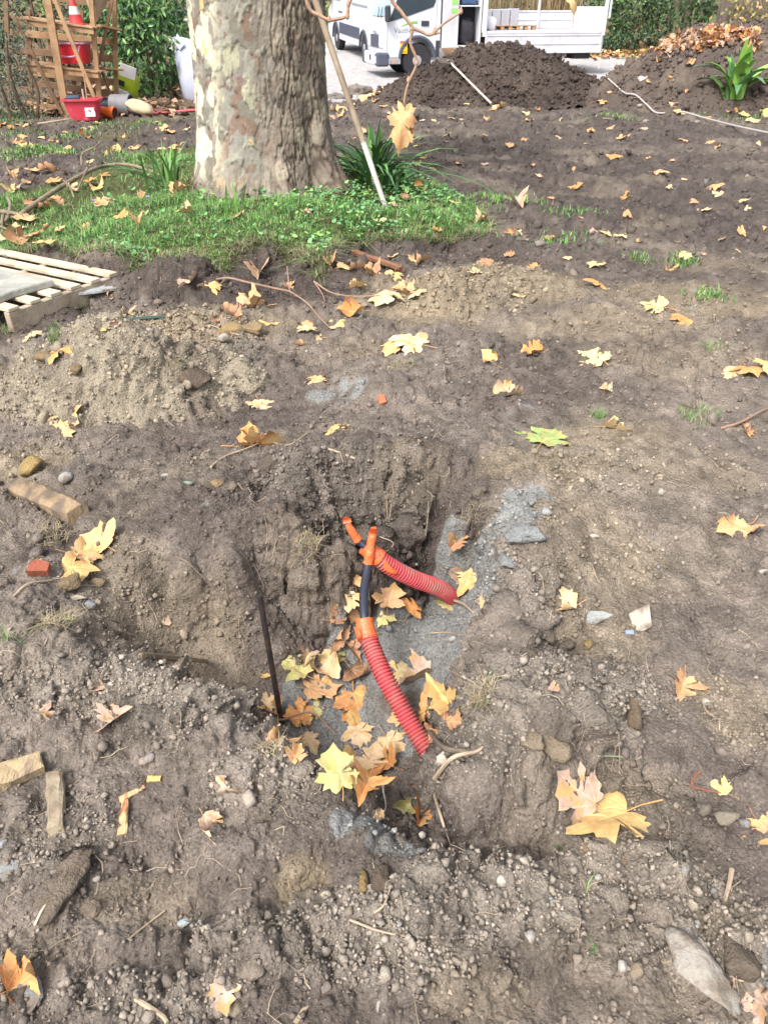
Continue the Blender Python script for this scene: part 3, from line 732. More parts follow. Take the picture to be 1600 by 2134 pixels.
# px, py, width px, kind, colour, yaw (deg, tip direction) or None, lift m, words
LEAVES = [
 # lower right
 (1212,1655,125,'f','k',60,0,'lying under the big yellow leaf at lower right'),
 (1272,1722,205,'f','y',115,.012,'largest in the foreground, overlapping a pinkish one'),
 (1503,1652,70,'c','g',60,0,'small one at the right edge beside grey stones'),
 (1592,1725,105,'c','t',200,0,'cut off by the right edge'),
 (1566,2085,110,'r','k',160,0,'beside the big grey rock in the bottom right corner'),
 (1422,1432,72,'h','t',150,0,'alone on the smooth brown soil right of the pit'),
 (1545,1108,90,'x','t',120,0,'alone near the right edge above the slate pieces'),
 (1135,925,112,'f','G',330,.02,'standing out right of the dug mound'),
 (1277,895,56,'h','Y',250,0,'right of the green and orange leaf'),
 (1552,898,44,'R','r',90,0,'small rolled one by the dry twig at the right edge'),
 (1520,782,85,'d','p',100,0,'leftmost of three overlapping at the right edge'),
 (1558,778,80,'d','o',180,.012,'middle of three overlapping at the right edge'),
 (1592,770,70,'d','y',260,.016,'rightmost of three overlapping at the right edge'),
 (1240,750,80,'f','Y',30,0,'spread on brown soil in the middle right'),
 (1110,738,50,'F','o',90,0,'small one left of the spread pale leaf'),
 (1018,753,42,'x','y',40,0,'small one below the ochre ridge'),
 (820,722,62,'d','y',150,0,'tucked under its larger neighbour below the ochre ridge'),
 (858,722,90,'d','p',60,.012,'large one below the ochre ridge, lying over a smaller leaf'),
 (1421,670,70,'d','o',200,0,'arched on the ochre strip at right'),
 (1367,638,62,'f','Y',60,0,'above the arched orange one at right'),
 (1078,616,50,'f','Y',20,0,'on top of the ochre ridge'),
 (1250,597,66,'d','o',80,0,'along the dark edge of the ochre ridge'),
 (1241,551,46,'f','Y',130,0,'near small dry leaves beyond the ochre ridge'),
 (1401,563,36,'x','t',None,0,'small one beyond the ochre strip at right'),
 (1425,532,44,'d','Y',None,0,'small one on a grass tuft at right'),
 (1537,524,34,'f','Y',None,0,'small one near the right edge, above the ochre strip'),
 (660,793,46,'d','t',170,0,'just above the grey gravel patch'),
 (541,843,64,'f','p',200,0,'alone left of the grey gravel patch'),
 (700,900,60,'d','y',20,0,'on the dark mound behind the pit'),
 (532,928,92,'F','o',285,0,'on the left slope of the dark mound behind the pit'),
 (133,884,104,'f','t',310,.0,'star shaped, at the foot of the ochre heap'),
 (705,674,62,'f','Y',200,0,'flat one beside an orange leaf, below the bare twigs'),
 (735,657,62,'x','o',120,.01,'beside a pale yellow leaf, below the bare twigs'),
 (660,702,66,'f','Y',70,0,'resting against a rust brown leaf left of the middle'),
 (625,722,46,'R','b',200,0,'against a pale yellow leaf left of the middle'),
 (640,690,46,'d','p',40,.012,'above the pale yellow and brown pair left of the middle'),
 (557,675,46,'f','y',180,0,'right end of the ochre heap'),
 (640,675,34,'d','t',None,0,'small one above the pale yellow and brown pair'),
 (805,620,74,'d','p',150,0,'big one where the twigs meet the ochre ridge'),
 (845,612,46,'F','t',60,0,'behind the big pale one on the ochre ridge'),
 (875,612,50,'d','p',20,0,'right of the big pale one on the ochre ridge'),
 (822,574,42,'f','y',None,0,'under the brown stick by the grass bank'),
 (822,535,44,'c','p',None,.01,'at the right end of the brown stick'),
 (742,598,36,'F','y',None,0,'small one below the brown stick'),
 (688,548,44,'F','t',None,0,'left end of the brown stick'),
 (725,562,56,'x','t',None,0,'under the left half of the brown stick'),
 (775,577,54,'F','b',None,0,'standing below the brown stick'),
 (870,548,46,'x','t',None,0,'right of the brown stick'),
 (530,640,70,'F','t',100,0,'big one in the hollow left of the twigs'),
 (478,655,50,'x','b',None,0,'in the dark litter left of the twigs'),
 (500,668,44,'R','k',None,0,'lowest in the dark litter left of the twigs'),
 (455,668,32,'x','b',None,0,'left end of the dark litter by the twigs'),
 (390,588,46,'x','k',None,0,'below the grass bank, under a thin upright stem'),
 (443,597,42,'d','y',None,0,'at the left end of the bare twig'),
 (540,572,56,'F','k',None,0,'dull one below the grass bank'),
 (600,600,34,'F','t',None,0,'on the bare twig'),
 (228,620,30,'R','k',None,0,'by the slate under the pallet corner'),
 (270,655,40,'x','k',None,0,'left of the round pebble behind the ochre heap'),
 (215,685,52,'f','y',None,0,'behind the left end of the ochre heap'),
 (240,680,30,'R','k',None,.01,'curled beside the yellow one behind the ochre heap'),
 (125,735,60,'d','o',None,0,'left of the ochre heap'),
 (70,700,60,'d','p',None,0,'near the pallet corner in the dark soil'),
 # on the grass
 (255,462,52,'c','o',None,.04,'upper of two on the grass left of the tree'),
 (292,473,50,'F','t',None,.04,'lower of two on the grass left of the tree'),
 (495,468,66,'c','y',None,.04,'in the grass at the foot of the trunk'),
 (375,412,46,'F','t',None,.05,'caught upright in the iris clump'),
 (393,455,40,'F','p',None,.04,'below the iris clump'),
 (186,488,36,'c','t',None,.04,'small one in the middle of the left grass'),
 (60,468,60,'c','t',None,.04,'by the broken branch end at the left edge'),
 (98,524,64,'c','y',None,.05,'behind the top board of the pallet'),
 (58,512,84,'x','b',None,.04,'wide one behind the pallet'),
 (18,508,66,'c','Y',None,.04,'by the left edge behind the pallet'),
 (35,484,40,'c','p',None,.04,'under the branch at the left edge'),
 (97,492,36,'R','r',None,.04,'small one in the grass above the pallet'),
 (130,490,32,'c','t',None,.04,'right of the rust red one above the pallet'),
 (210,398,56,'x','y',None,.03,'under the middle of the branch'),
 (190,385,46,'c','o',None,.03,'behind the middle of the branch'),
 (150,400,40,'x','p',None,.03,'under the branch, left of its middle'),
 (235,425,34,'c','p',None,.03,'in the grass right of the branch'),
 (210,432,44,'c','t',None,.03,'below the branch, in short grass'),
 (300,422,34,'F','p',None,.04,'left of the iris clump'),
 (120,432,46,'x','b',None,.03,'against the underside of the branch'),
 (92,440,40,'x','r',None,.03,'below the lower half of the branch'),
 (75,430,36,'x','b',None,.03,'dark one below the lower half of the branch'),
 (15,405,36,'F','g',None,.03,'small one at the left edge beyond the grass'),
 (30,398,46,'x','k',None,.02,'dull one at the left edge beyond the grass'),
 (115,385,50,'c','o',None,.02,'beyond the branch, on litter'),
 (100,362,52,'x','r',None,.02,'largest in the litter beyond the branch'),
 (70,360,40,'c','t',None,.02,'left part of the litter beyond the branch'),
 (140,365,40,'c','p',None,.02,'right part of the litter beyond the branch'),
 (25,370,46,'F','t',None,.02,'at the left edge beyond the branch'),
 (220,370,36,'c','o',None,.02,'beyond the upper end of the branch'),
 (60,385,40,'x','k',None,.02,'in the litter between two purple flowers'),
 (912,490,42,'R','o',None,.03,'rolled on the right end of the grass bank'),
 (1002,465,42,'F','p',None,.02,'on the small soil hump at the end of the grass'),
 (1066,486,36,'R','r',None,0,'rolled one by a dry root right of the grass'),
 (1080,488,24,'F','p',None,0,'tiny one against the rolled rust red one'),
 (1075,428,60,'F','k',None,.02,'wide one on the thin grass right of the tree'),
 (945,428,32,'c','Y',None,.02,'on the grass edge right of the leaning pole'),
 (735,380,34,'R','b',None,.05,'upright among the green leaves beside the trunk'),
 (770,390,30,'R','r',None,.05,'left of the foot of the leaning pole'),
 (820,440,30,'F','k',None,.03,'right of the foot of the leaning pole'),
 (880,400,40,'x','o',None,.02,'right of the long leaved clump'),
 (850,420,30,'x','b',None,.02,'under the long leaved clump'),
 (640,455,24,'F','k',None,.03,'tiny one in the grass below the trunk'),
 (800,465,26,'d','Y',None,.03,'tiny one on the grass bank'),
 # in the pit
 (976,1203,84,'d','y',150,.01,'star shaped, beside the far duct end in the pit'),
 (945,1195,44,'F','k',None,0,'behind the star shaped one in the pit'),
 (933,1262,56,'f','g',None,.0,'below the far duct end'),
 (1009,1252,42,'d','t',None,.0,'on the grey sand slope right of the far duct'),
 (738,1205,50,'c','t',None,.0,'topmost left of the bare cable'),
 (726,1244,60,'c','p',None,.01,'second from the top left of the bare cable'),
 (742,1292,80,'c','t',None,.01,'large one behind the bare cable'),
 (700,1290,50,'F','b',None,0,'left of the bare cable, against the earth wall'),
 (812,1248,66,'c','t',None,.01,'right of the bare cable'),
 (856,1268,58,'R','o',None,.01,'rolled one right of the bare cable'),
 (802,1284,54,'f','g',None,0,'under the tan one right of the bare cable'),
 (708,1330,66,'R','b',None,.01,'left of the orange tape sleeve'),
 (732,1358,52,'F','b',None,.01,'below the orange tape sleeve at its left'),
 (699,1368,56,'f','g',None,0,'in the grey sand left of the near duct'),
 (640,1372,40,'F','k',None,.01,'behind the largest green one in the pit'),
 (621,1402,100,'c','g',60,.01,'largest green one in the pit, by the steel stake'),
 (681,1404,86,'x','p',None,.01,'pale one left of the middle of the near duct'),
 (742,1412,78,'R','b',None,.01,'rolled against the left of the near duct'),
 (830,1401,64,'f','Y',80,0,'right of the middle of the near duct'),
 (876,1412,82,'F','k',None,.0,'dull one right of the near duct'),
 (743,1470,108,'f','o',200,.0,'star shaped, lying open on the grey sand'),
 (926,1455,84,'F','y',30,.01,'folded against the right wall of the pit'),
 (888,1478,70,'c','o',None,0,'between the near duct and the folded yellow one'),
 (946,1497,54,'x','b',None,.0,'rightmost in the pit, under the folded yellow one'),
 (650,1478,66,'f','g',None,0,'below the largest green one'),
 (572,1484,48,'F','b',None,0,'left of the stake foot'),
 (627,1500,76,'c','o',None,.01,'right of the stake foot'),
 (581,1550,76,'x','t',None,0,'below the stake foot, on the left wall'),
 (615,1578,50,'F','t',None,0,'lowest below the stake foot'),
 (748,1530,80,'d','p',None,.0,'pale one below the star shaped one'),
 (815,1552,80,'d','p',None,.0,'pale one left of the lower duct'),
 (716,1588,100,'d','t',None,.0,'wide one near the low end of the pit'),
 (775,1592,84,'d','p',None,.01,'overlapping the wide one near the low end of the pit'),
 (701,1618,92,'f','g',20,.014,'pale green one at the near rim of the pit'),
 (768,1650,100,'h','o',170,.014,'long one with a white root on it'),
 (813,1604,80,'h','o',30,.02,'upright behind the white root'),
 (875,1530,48,'c','t',None,0,'tucked beside the lower duct'),
 (871,1712,82,'F','o',160,.01,'folded in the hollow at the near end of the pit'),
 (856,1684,54,'x','g',None,0,'behind the folded one in the near hollow'),
 (790,1709,36,'F','p',None,.0,'small one at the near rim by the white root'),
 (553,1406,40,'c','y',None,0,'left of the stake at half height'),
 (556,1465,50,'c','p',None,0,'left of the stake, low down'),
 (660,1440,80,'c','t',None,.006,'beside the rolled brown one left of the near duct'),
 (640,1545,60,'d','p',None,.0,'near the left pit wall below the twig'),
 (840,1500,56,'d','t',None,.0,'right of the near duct, in the sand'),
 (905,1530,60,'x','b',None,.0,'by the dark root right of the near duct'),
 # left
 (150,1186,112,'f','y',280,0,'flat one under others beside the wood block'),
 (215,1138,112,'c','y',60,.005,'large crumpled one beside the wood block'),
 (168,1170,92,'c','t',290,.02,'over a yellow one beside the wood block'),
 (345,1303,28,'F','k',None,0,'small one alone on the smooth left slope of the pit'),
 (240,1496,86,'F','k',280,0,'broad one with a long stem left of the pit'),
 (437,1722,66,'x','k',None,0,'torn one in the left foreground'),
 (42,2052,140,'R','o',310,0,'rolled one at the left edge near the bottom'),
 (467,2068,66,'c','k',None,0,'half buried near the bottom, left of the middle'),
 (88,1490,36,'F','k',None,0,'small torn one near the left edge'),
 (215,1430,30,'F','k',None,0,'tiny torn one left of the pit'),
 (470,1640,60,'x','k',None,0,'withered grey one in the left foreground'),
 (1180,1266,80,'r','p',80,0,'withered one above the slate pieces'),
 (1150,1442,34,'F','k',None,0,'small dark one right of the pit'),
 (950,1130,60,'F','b',None,0,'withered one hanging at the dark back corner of the pit'),
 (1060,820,60,'r','p',None,0,'withered pale one in the middle'),
 (1265,815,30,'F','k',None,0,'small dull one right of the middle'),
]
for (px, py, wd, kd, cl, yaw, lift, words) in LEAVES:
    p, n = hit(px, py)
    put_leaf(p, n, wd * mpp(p) * (.9 if py < 540 else 1.12), kd, cl, yaw, None, lift, '%s %s plane leaf %s' % (KW[kd], LW[cl], words), None, .35 if py > 1130 else .6)
# small leaves on the far soil: seen, but nothing tells one from its neighbours
FAR = {
 ('dry leaves on the dark soil between the grass and the right heap', 'small dry plane leaf on the dark soil right of the grass'):
  [(952,342,34,'t'),(1011,343,26,'k'),(1123,368,26,'p'),(933,282,22,'t'),(928,296,22,'k'),(1011,284,22,'o'),(1092,291,24,'t'),(1063,305,24,'t'),(1162,287,22,'p'),(1230,276,20,'t'),(1270,268,26,'y'),(1294,290,40,'t'),(1276,327,38,'o'),(1344,270,24,'k'),(1401,224,24,'t'),(1425,294,30,'y'),(1480,297,26,'t'),(1497,307,18,'t'),(1372,360,38,'y'),(1423,374,24,'p'),(1392,394,34,'y'),(1490,390,46,'t'),(1495,406,38,'p'),(1445,422,28,'t'),(1466,439,40,'p'),(1545,419,34,'Y'),(1554,436,34,'Y'),(1545,485,36,'t'),(1508,498,30,'Y'),(1300,410,36,'o'),(1307,447,42,'t'),(1200,390,40,'o'),(1195,353,24,'y'),(1276,360,20,'t'),(1147,413,24,'Y'),(1237,484,34,'k'),(1261,487,30,'p'),(1291,492,44,'Y'),(1141,497,34,'t'),(1016,552,56,'b'),(1060,532,28,'r'),(1114,559,38,'o'),(990,570,44,'p'),(1462,530,24,'k'),(1010,252,22,'t'),(941,248,24,'t'),(1099,253,26,'t'),(1167,252,20,'p'),(1400,335,14,'t'),(1580,300,18,'p'),(1110,345,14,'t'),(1220,300,14,'p'),(1350,330,16,'t'),(1210,455,18,'t'),(1180,540,26,'p'),(1330,505,16,'t'),(1590,480,20,'t')],
 ('dry leaves on the bare soil left of the trunk', 'small dry plane leaf on the bare soil left of the trunk'):
  [(40,262,28,'t'),(55,262,20,'y'),(25,270,20,'o'),(50,285,30,'y'),(88,287,22,'y'),(140,277,20,'y'),(180,287,32,'o'),(195,268,24,'t'),(175,270,22,'Y'),(107,294,18,'t'),(122,296,18,'t'),(32,298,26,'t'),(45,296,24,'o'),(58,308,36,'y'),(128,320,34,'y'),(145,308,24,'t'),(220,323,20,'t'),(240,320,40,'g'),(280,308,40,'t'),(255,288,24,'t'),(340,268,42,'y'),(355,276,44,'t'),(390,270,20,'p'),(345,290,14,'o'),(340,311,26,'p'),(372,313,38,'p'),(365,305,26,'t'),(190,338,28,'Y'),(200,258,24,'t'),(3,262,28,'o'),(300,300,18,'t'),(380,300,16,'t'),(15,318,20,'g'),(102,312,20,'Y'),(330,255,18,'p')],
 ('dry leaves between the trunk and the dark heap', 'small dry plane leaf on the soil between the trunk and the dark heap'):
  [(700,232,30,'t'),(715,226,28,'p'),(730,218,34,'t'),(750,212,34,'p'),(765,205,30,'y'),(775,198,26,'y'),(785,192,22,'t'),(795,186,20,'y'),(800,222,24,'t'),(812,236,18,'p'),(695,246,26,'k'),(710,240,30,'t'),(740,228,22,'t'),(725,205,28,'o'),(730,195,24,'y'),(780,212,20,'t'),(880,252,20,'p'),(903,252,22,'Y'),(960,250,18,'t'),(1038,226,34,'p'),(1026,230,20,'o'),(1101,237,40,'Y'),(1118,232,18,'t'),(974,217,18,'g'),(865,305,22,'t'),(878,290,18,'p'),(700,262,18,'t'),(745,262,16,'p'),(885,330,26,'t'),(870,345,30,'p'),(900,352,24,'t'),(760,278,22,'p'),(735,290,20,'t'),(1255,212,26,'o'),(1262,248,22,'t')],
 ('leaves by the plant on the right heap', 'small dry plane leaf around the foot of the right heap'):
  [(1552,240,34,'g'),(1588,241,40,'g'),(1565,252,34,'p'),(1401,218,22,'p'),(1412,232,24,'t'),(1424,236,32,'p'),(1330,203,20,'Y'),(1290,185,24,'r'),(1396,160,18,'o'),(1430,190,16,'o'),(1475,246,16,'o'),(1535,228,24,'o'),(1520,232,18,'t'),(1370,128,20,'t'),(1440,130,22,'t'),(1270,193,18,'y'),(1440,127,12,'t'),(1350,170,14,'t')],
}
for (grp, lab), L in FAR.items():
    ys = sorted(q[1] for q in L); y1, y2 = ys[len(ys) // 3], ys[2 * len(ys) // 3]
    for px, py, wd, cl in L:
        if cl in 'yY' and random.random() < .5: cl = random.choice('ptt')
        p, n = hit(px, py); lab2 = lab.replace('small dry plane', 'small ' + LW[cl]).replace('on the ', 'on ') + (', farthest third' if py < y1 else ', middle third' if py < y2 else ', nearest third'); put_leaf(p, n, wd * mpp(p) * .95, random.choice('ffcddx'), cl, None, random.gauss(0, .07), .004, lab2, grp, .5)
# heap of dry leaves on top of the right heap: too many and too small to count
Vs, Fs, Cs, nb = [], [], [], 0
for k in range(230):
    px = random.uniform(1366, 1580); py = random.uniform(64, 102) + (8 if px < 1420 else 0) - (8 if 1470 < px < 1560 else 0)
    b = cast((0, 0, CAMH), ray(px, py + 8), [leaf_heap])
    if b is None: continue
    me = random.choice(LM[random.choice('cxFdR')]); v = np.empty(len(me.vertices) * 3, np.float32); me.vertices.foreach_get('co', v); v = v.reshape(-1, 3)
    q = Euler((random.gauss(0, .6), random.gauss(0, .6), random.uniform(0, 6.3))).to_matrix()
    v = v @ np.array(q).T * random.uniform(.09, .15) + np.array(b[1] + Vector((0, 0, random.uniform(0, .08))))
    Vs.append(v); Fs += [[i_ + nb for i_ in p_.vertices] for p_ in me.polygons]; nb += len(v)
    Cs.append(np.tile(np.array(s(*LC[random.choice('ttptokbkb')][0])) * random.uniform(.75, 1.05), (len(v), 1)))
o = mk('leaf_pile', np.concatenate(Vs), P=Fs, mat=M('dry_leaf_mass', attr=True, rough=.7, var=.25, scale=8), col=np.concatenate(Cs)); tag(o, 'pile of dry curled leaves on top of the right heap', 'leaf pile', kind='stuff')
# ------------------------------------------------------------------ cable ducts in the pit
RED = M('red_duct_plastic', s(204, 82, 88), .55, .18, 25, .2, 200, spec=.35, col2=s(168, 118, 106), c2=(.46, .7))
TAPE = M('orange_tape', s(240, 112, 62), .42, .1, 30, .6, 60, spec=.5)
CABLE = M('black_cable', s(44, 48, 62), .38, .15, 40, spec=.5)
def curve_len(pts): return sum((pts[i + 1] - pts[i]).length for i in range(len(pts) - 1))
def resample(pts, step):
    out = [pts[0].copy()]; acc = 0
    for a, b in zip(pts, pts[1:]):
        L = (b - a).length; t = step - acc
        while t <= L: out.append(a.lerp(b, t / L)); t += step
        acc = (acc + L) % step if L + acc >= step else acc + L
    return out
def ribbed(pts, r=.0305):
    q = resample(spline(pts, 24), .0022); rad = []
    for i_ in range(len(q)): rad.append(r - (.0065 if (i_ % 5) in (0, 1) else 0) - (.0010 if (i_ % 5) in (2, 4) else 0))
    return MB().tube(q, rad, 22)
def sleeve(pts, r0, r1, seed, n=14):
    q = resample(spline(pts, 12), .004); rr = random.Random(seed); m = len(q); mb = MB(); a0 = rr.uniform(0, 6)
    mb.tube(q, [r0 + (r1 - r0) * k / max(1, m - 1) + .0010 * math.sin(k * .45 + a0) for k in range(m)], n)
    mb.V = [tuple(Vector(v) + Vector((rr.uniform(-1, 1), rr.uniform(-1, 1), rr.uniform(-1, 1))) * .0011) for v in mb.V]
    return mb
def flap(p, d, side, w, L, seed):
    """torn loose tape end: thin bent strip with thickness"""
    rr = random.Random(seed); d = d.normalized(); side = side.normalized(); nn = d.cross(side).normalized(); V = []; m = 6
    for k in range(m):
        t = k / (m - 1); c = p + d * L * t + nn * (.012 * math.sin(t * 3 + seed))
        ww = w * (1 - .45 * t) * rr.uniform(.85, 1.1)
        for sx in (-1, 1):
            for h in (-.0006, .0006): V.append(c + side * ww * sx / 2 + nn * h)
    F = []
    for k in range(m - 1):
        a = k * 4; F += [[a, a + 2, a + 6, a + 4], [a + 1, a + 5, a + 7, a + 3], [a, a + 4, a + 5, a + 1], [a + 2, a + 3, a + 7, a + 6]]
    return MB().add(V, F + [[0, 1, 3, 2], [4 * m - 4, 4 * m - 2, 4 * m - 1, 4 * m - 3]])
A = [at_d(985, 1700, 1.24) - Vector((0, 0, .02)), at_d(922, 1612, 1.335), at_d(862, 1520, 1.44), at_d(806, 1420, 1.55), at_d(777, 1355, 1.635), at_d(765, 1325, 1.675)]
A2 = [at_d(766, 1332, 1.668), at_d(761, 1306, 1.70), at_d(759, 1290, 1.72)]
AC = [at_d(763, 1318, 1.685), at_d(759, 1280, 1.735), at_d(758, 1240, 1.80), at_d(763, 1200, 1.87), at_d(769, 1165, 1.92), at_d(774, 1135, 1.94)]
AT = [at_d(767, 1174, 1.91), at_d(771, 1148, 1.925), at_d(777, 1112, 1.945)]
d1 = empty('cable_duct', A[1]); bpy.context.view_layer.update()
def child(o, par):
    o.parent = par; o.matrix_parent_inverse = par.matrix_world.inverted(); return o
tag(d1, 'red ribbed duct at the near end of the pit with a long bare black cable', 'cable duct')
child(ribbed(A).build('ribbed_tube', RED, smooth=True), d1)
t_ = child(sleeve(A2, .033, .027, 3, 18).build('tape_sleeve', TAPE, smooth=True), d1)
child(flap(A2[0] + Vector((-.026, -.012, .02)), Vector((-.2, -.1, 1)), Vector((1, .3, 0)), .022, .04, 4).build('loose_tape', TAPE, smooth=True), d1)
child(MB().tube(resample(spline(AC, 10), .012), .0145, 14).build('cable', CABLE, smooth=True), d1)
child(sleeve(AT, .018, .0125, 5).build('end_tape', TAPE, smooth=True), d1)
child(flap(AT[2], Vector((.1, .2, 1)), Vector((1, 0, .1)), .03, .03, 2).build('loose_tape', TAPE, smooth=True), d1)
B = [at_d(960, 1245, 2.07) - Vector((0, 0, .03)), at_d(918, 1228, 1.99), at_d(865, 1207, 1.955), at_d(815, 1182, 1.94), at_d(778, 1155, 1.945)]
BC = [at_d(790, 1164, 1.947), at_d(765, 1142, 1.95), at_d(750, 1130, 1.96), at_d(740, 1118, 1.965)]
BT = [at_d(746, 1126, 1.962), at_d(735, 1110, 1.965), at_d(724, 1092, 1.97)]
d2 = empty('cable_duct', B[1]); bpy.context.view_layer.update()
tag(d2, 'red ribbed duct against the far pit wall with orange taped end', 'cable duct')
child(ribbed(B).build('ribbed_tube', RED, smooth=True), d2)
child(sleeve([at_d(788, 1163, 1.945), at_d(770, 1148, 1.948), at_d(757, 1138, 1.952)], .033, .026, 8, 18).build('tape_sleeve', TAPE, smooth=True), d2)
child(flap(at_d(800, 1176, 1.91), at_d(812, 1180, 1.91) - at_d(790, 1168, 1.91), Vector((.3, 0, 1)), .03, .055, 6).build('loose_tape', TAPE, smooth=True), d2)
child(MB().tube(resample(spline(BC, 10), .01), .012, 14).build('cable', CABLE, smooth=True), d2)
child(sleeve(BT, .0155, .011, 9).build('end_tape', TAPE, smooth=True), d2)
child(flap(BT[2], Vector((-.3, .1, .9)), Vector((1, 0, .3)), .032, .03, 7).build('loose_tape', TAPE, smooth=True), d2)
# steel stake
b0, _ = hit(587, 1506); tp = at_d(541, 1241, b0.y + .05)
o = MB().tube([b0 - (tp - b0).normalized() * .06, b0.lerp(tp, .5), tp], [.0088, .0088, .0088], 14).build('steel_stake', M('rusty_steel', s(70, 62, 60), .55, .3, 40, .3, 150, metallic=.5, col2=s(105, 82, 66), c2=(.5, .7)), smooth=True)
tag(o, 'dark steel stake standing upright in the left of the pit', 'stake')

# ------------------------------------------------------------------ stones, wood, odd bits on the soil
STONE = M('stone', ocol=True, rough=.9, var=.22, scale=30, bump=.6, bscale=120, col2=s(122, 110, 98), c2=(.46, .62))
CLOD = M('clod', ocol=True, rough=.95, var=.3, scale=30, bump=.9, bscale=120, spec=.1)
def stone(px, py, w, h, col, label, name='stone', depth=None, yaw=0, ang=.2, sink=.36, mat=None, seed=None, cat='stone', tilt=0, rough=.09):
    p, n = hit(px, py); m = mpp(p); seed = seed or int(px * 7 + py)
    rr = np.random.default_rng(seed); V, T = IC3 if w > 40 else IC2
    V = V.copy(); nz = np.stack([fbm(V[:, 0] * 1.2 + seed, V[:, 1] * 1.2, V[:, 2] * 1.2, 3, seed % 97)], -1)
    V = V * (1 + ang * 2.2 * nz)
    for k in range(9):                       # broken faces
        d = rr.normal(size=3); d /= np.linalg.norm(d); c = rr.uniform(.5, .85); q = V @ d; V = V - np.maximum(0, q - c)[:, None] * d * (1 if ang > .1 else .3)
    V = V * (1 + rough * n3(V[:, 0] * 5 + seed, V[:, 1] * 5, V[:, 2] * 5, 7)[:, None] + rough * n3(V[:, 0] * 2.6 + seed, V[:, 1] * 2.6, V[:, 2] * 2.6, 9)[:, None])
    dz = depth if depth else (w + h) / 2 * .7
    V = V * np.array([w, h * 1.25, dz]) * m / 2
    a = R(yaw); V = V @ np.array([[math.cos(a), math.sin(a), 0], [-math.sin(a), math.cos(a), 0], [0, 0, 1]])
    o = mk(name, V, T=T, mat=mat or STONE); o.location = p + Vector((0, 0, dz * m / 2 * (1 - 2 * sink)))
    o.rotation_euler = (tilt, 0, 0); o.color = s(*[q * .9 for q in col]) + (1,)
    tag(o, label, cat); return o
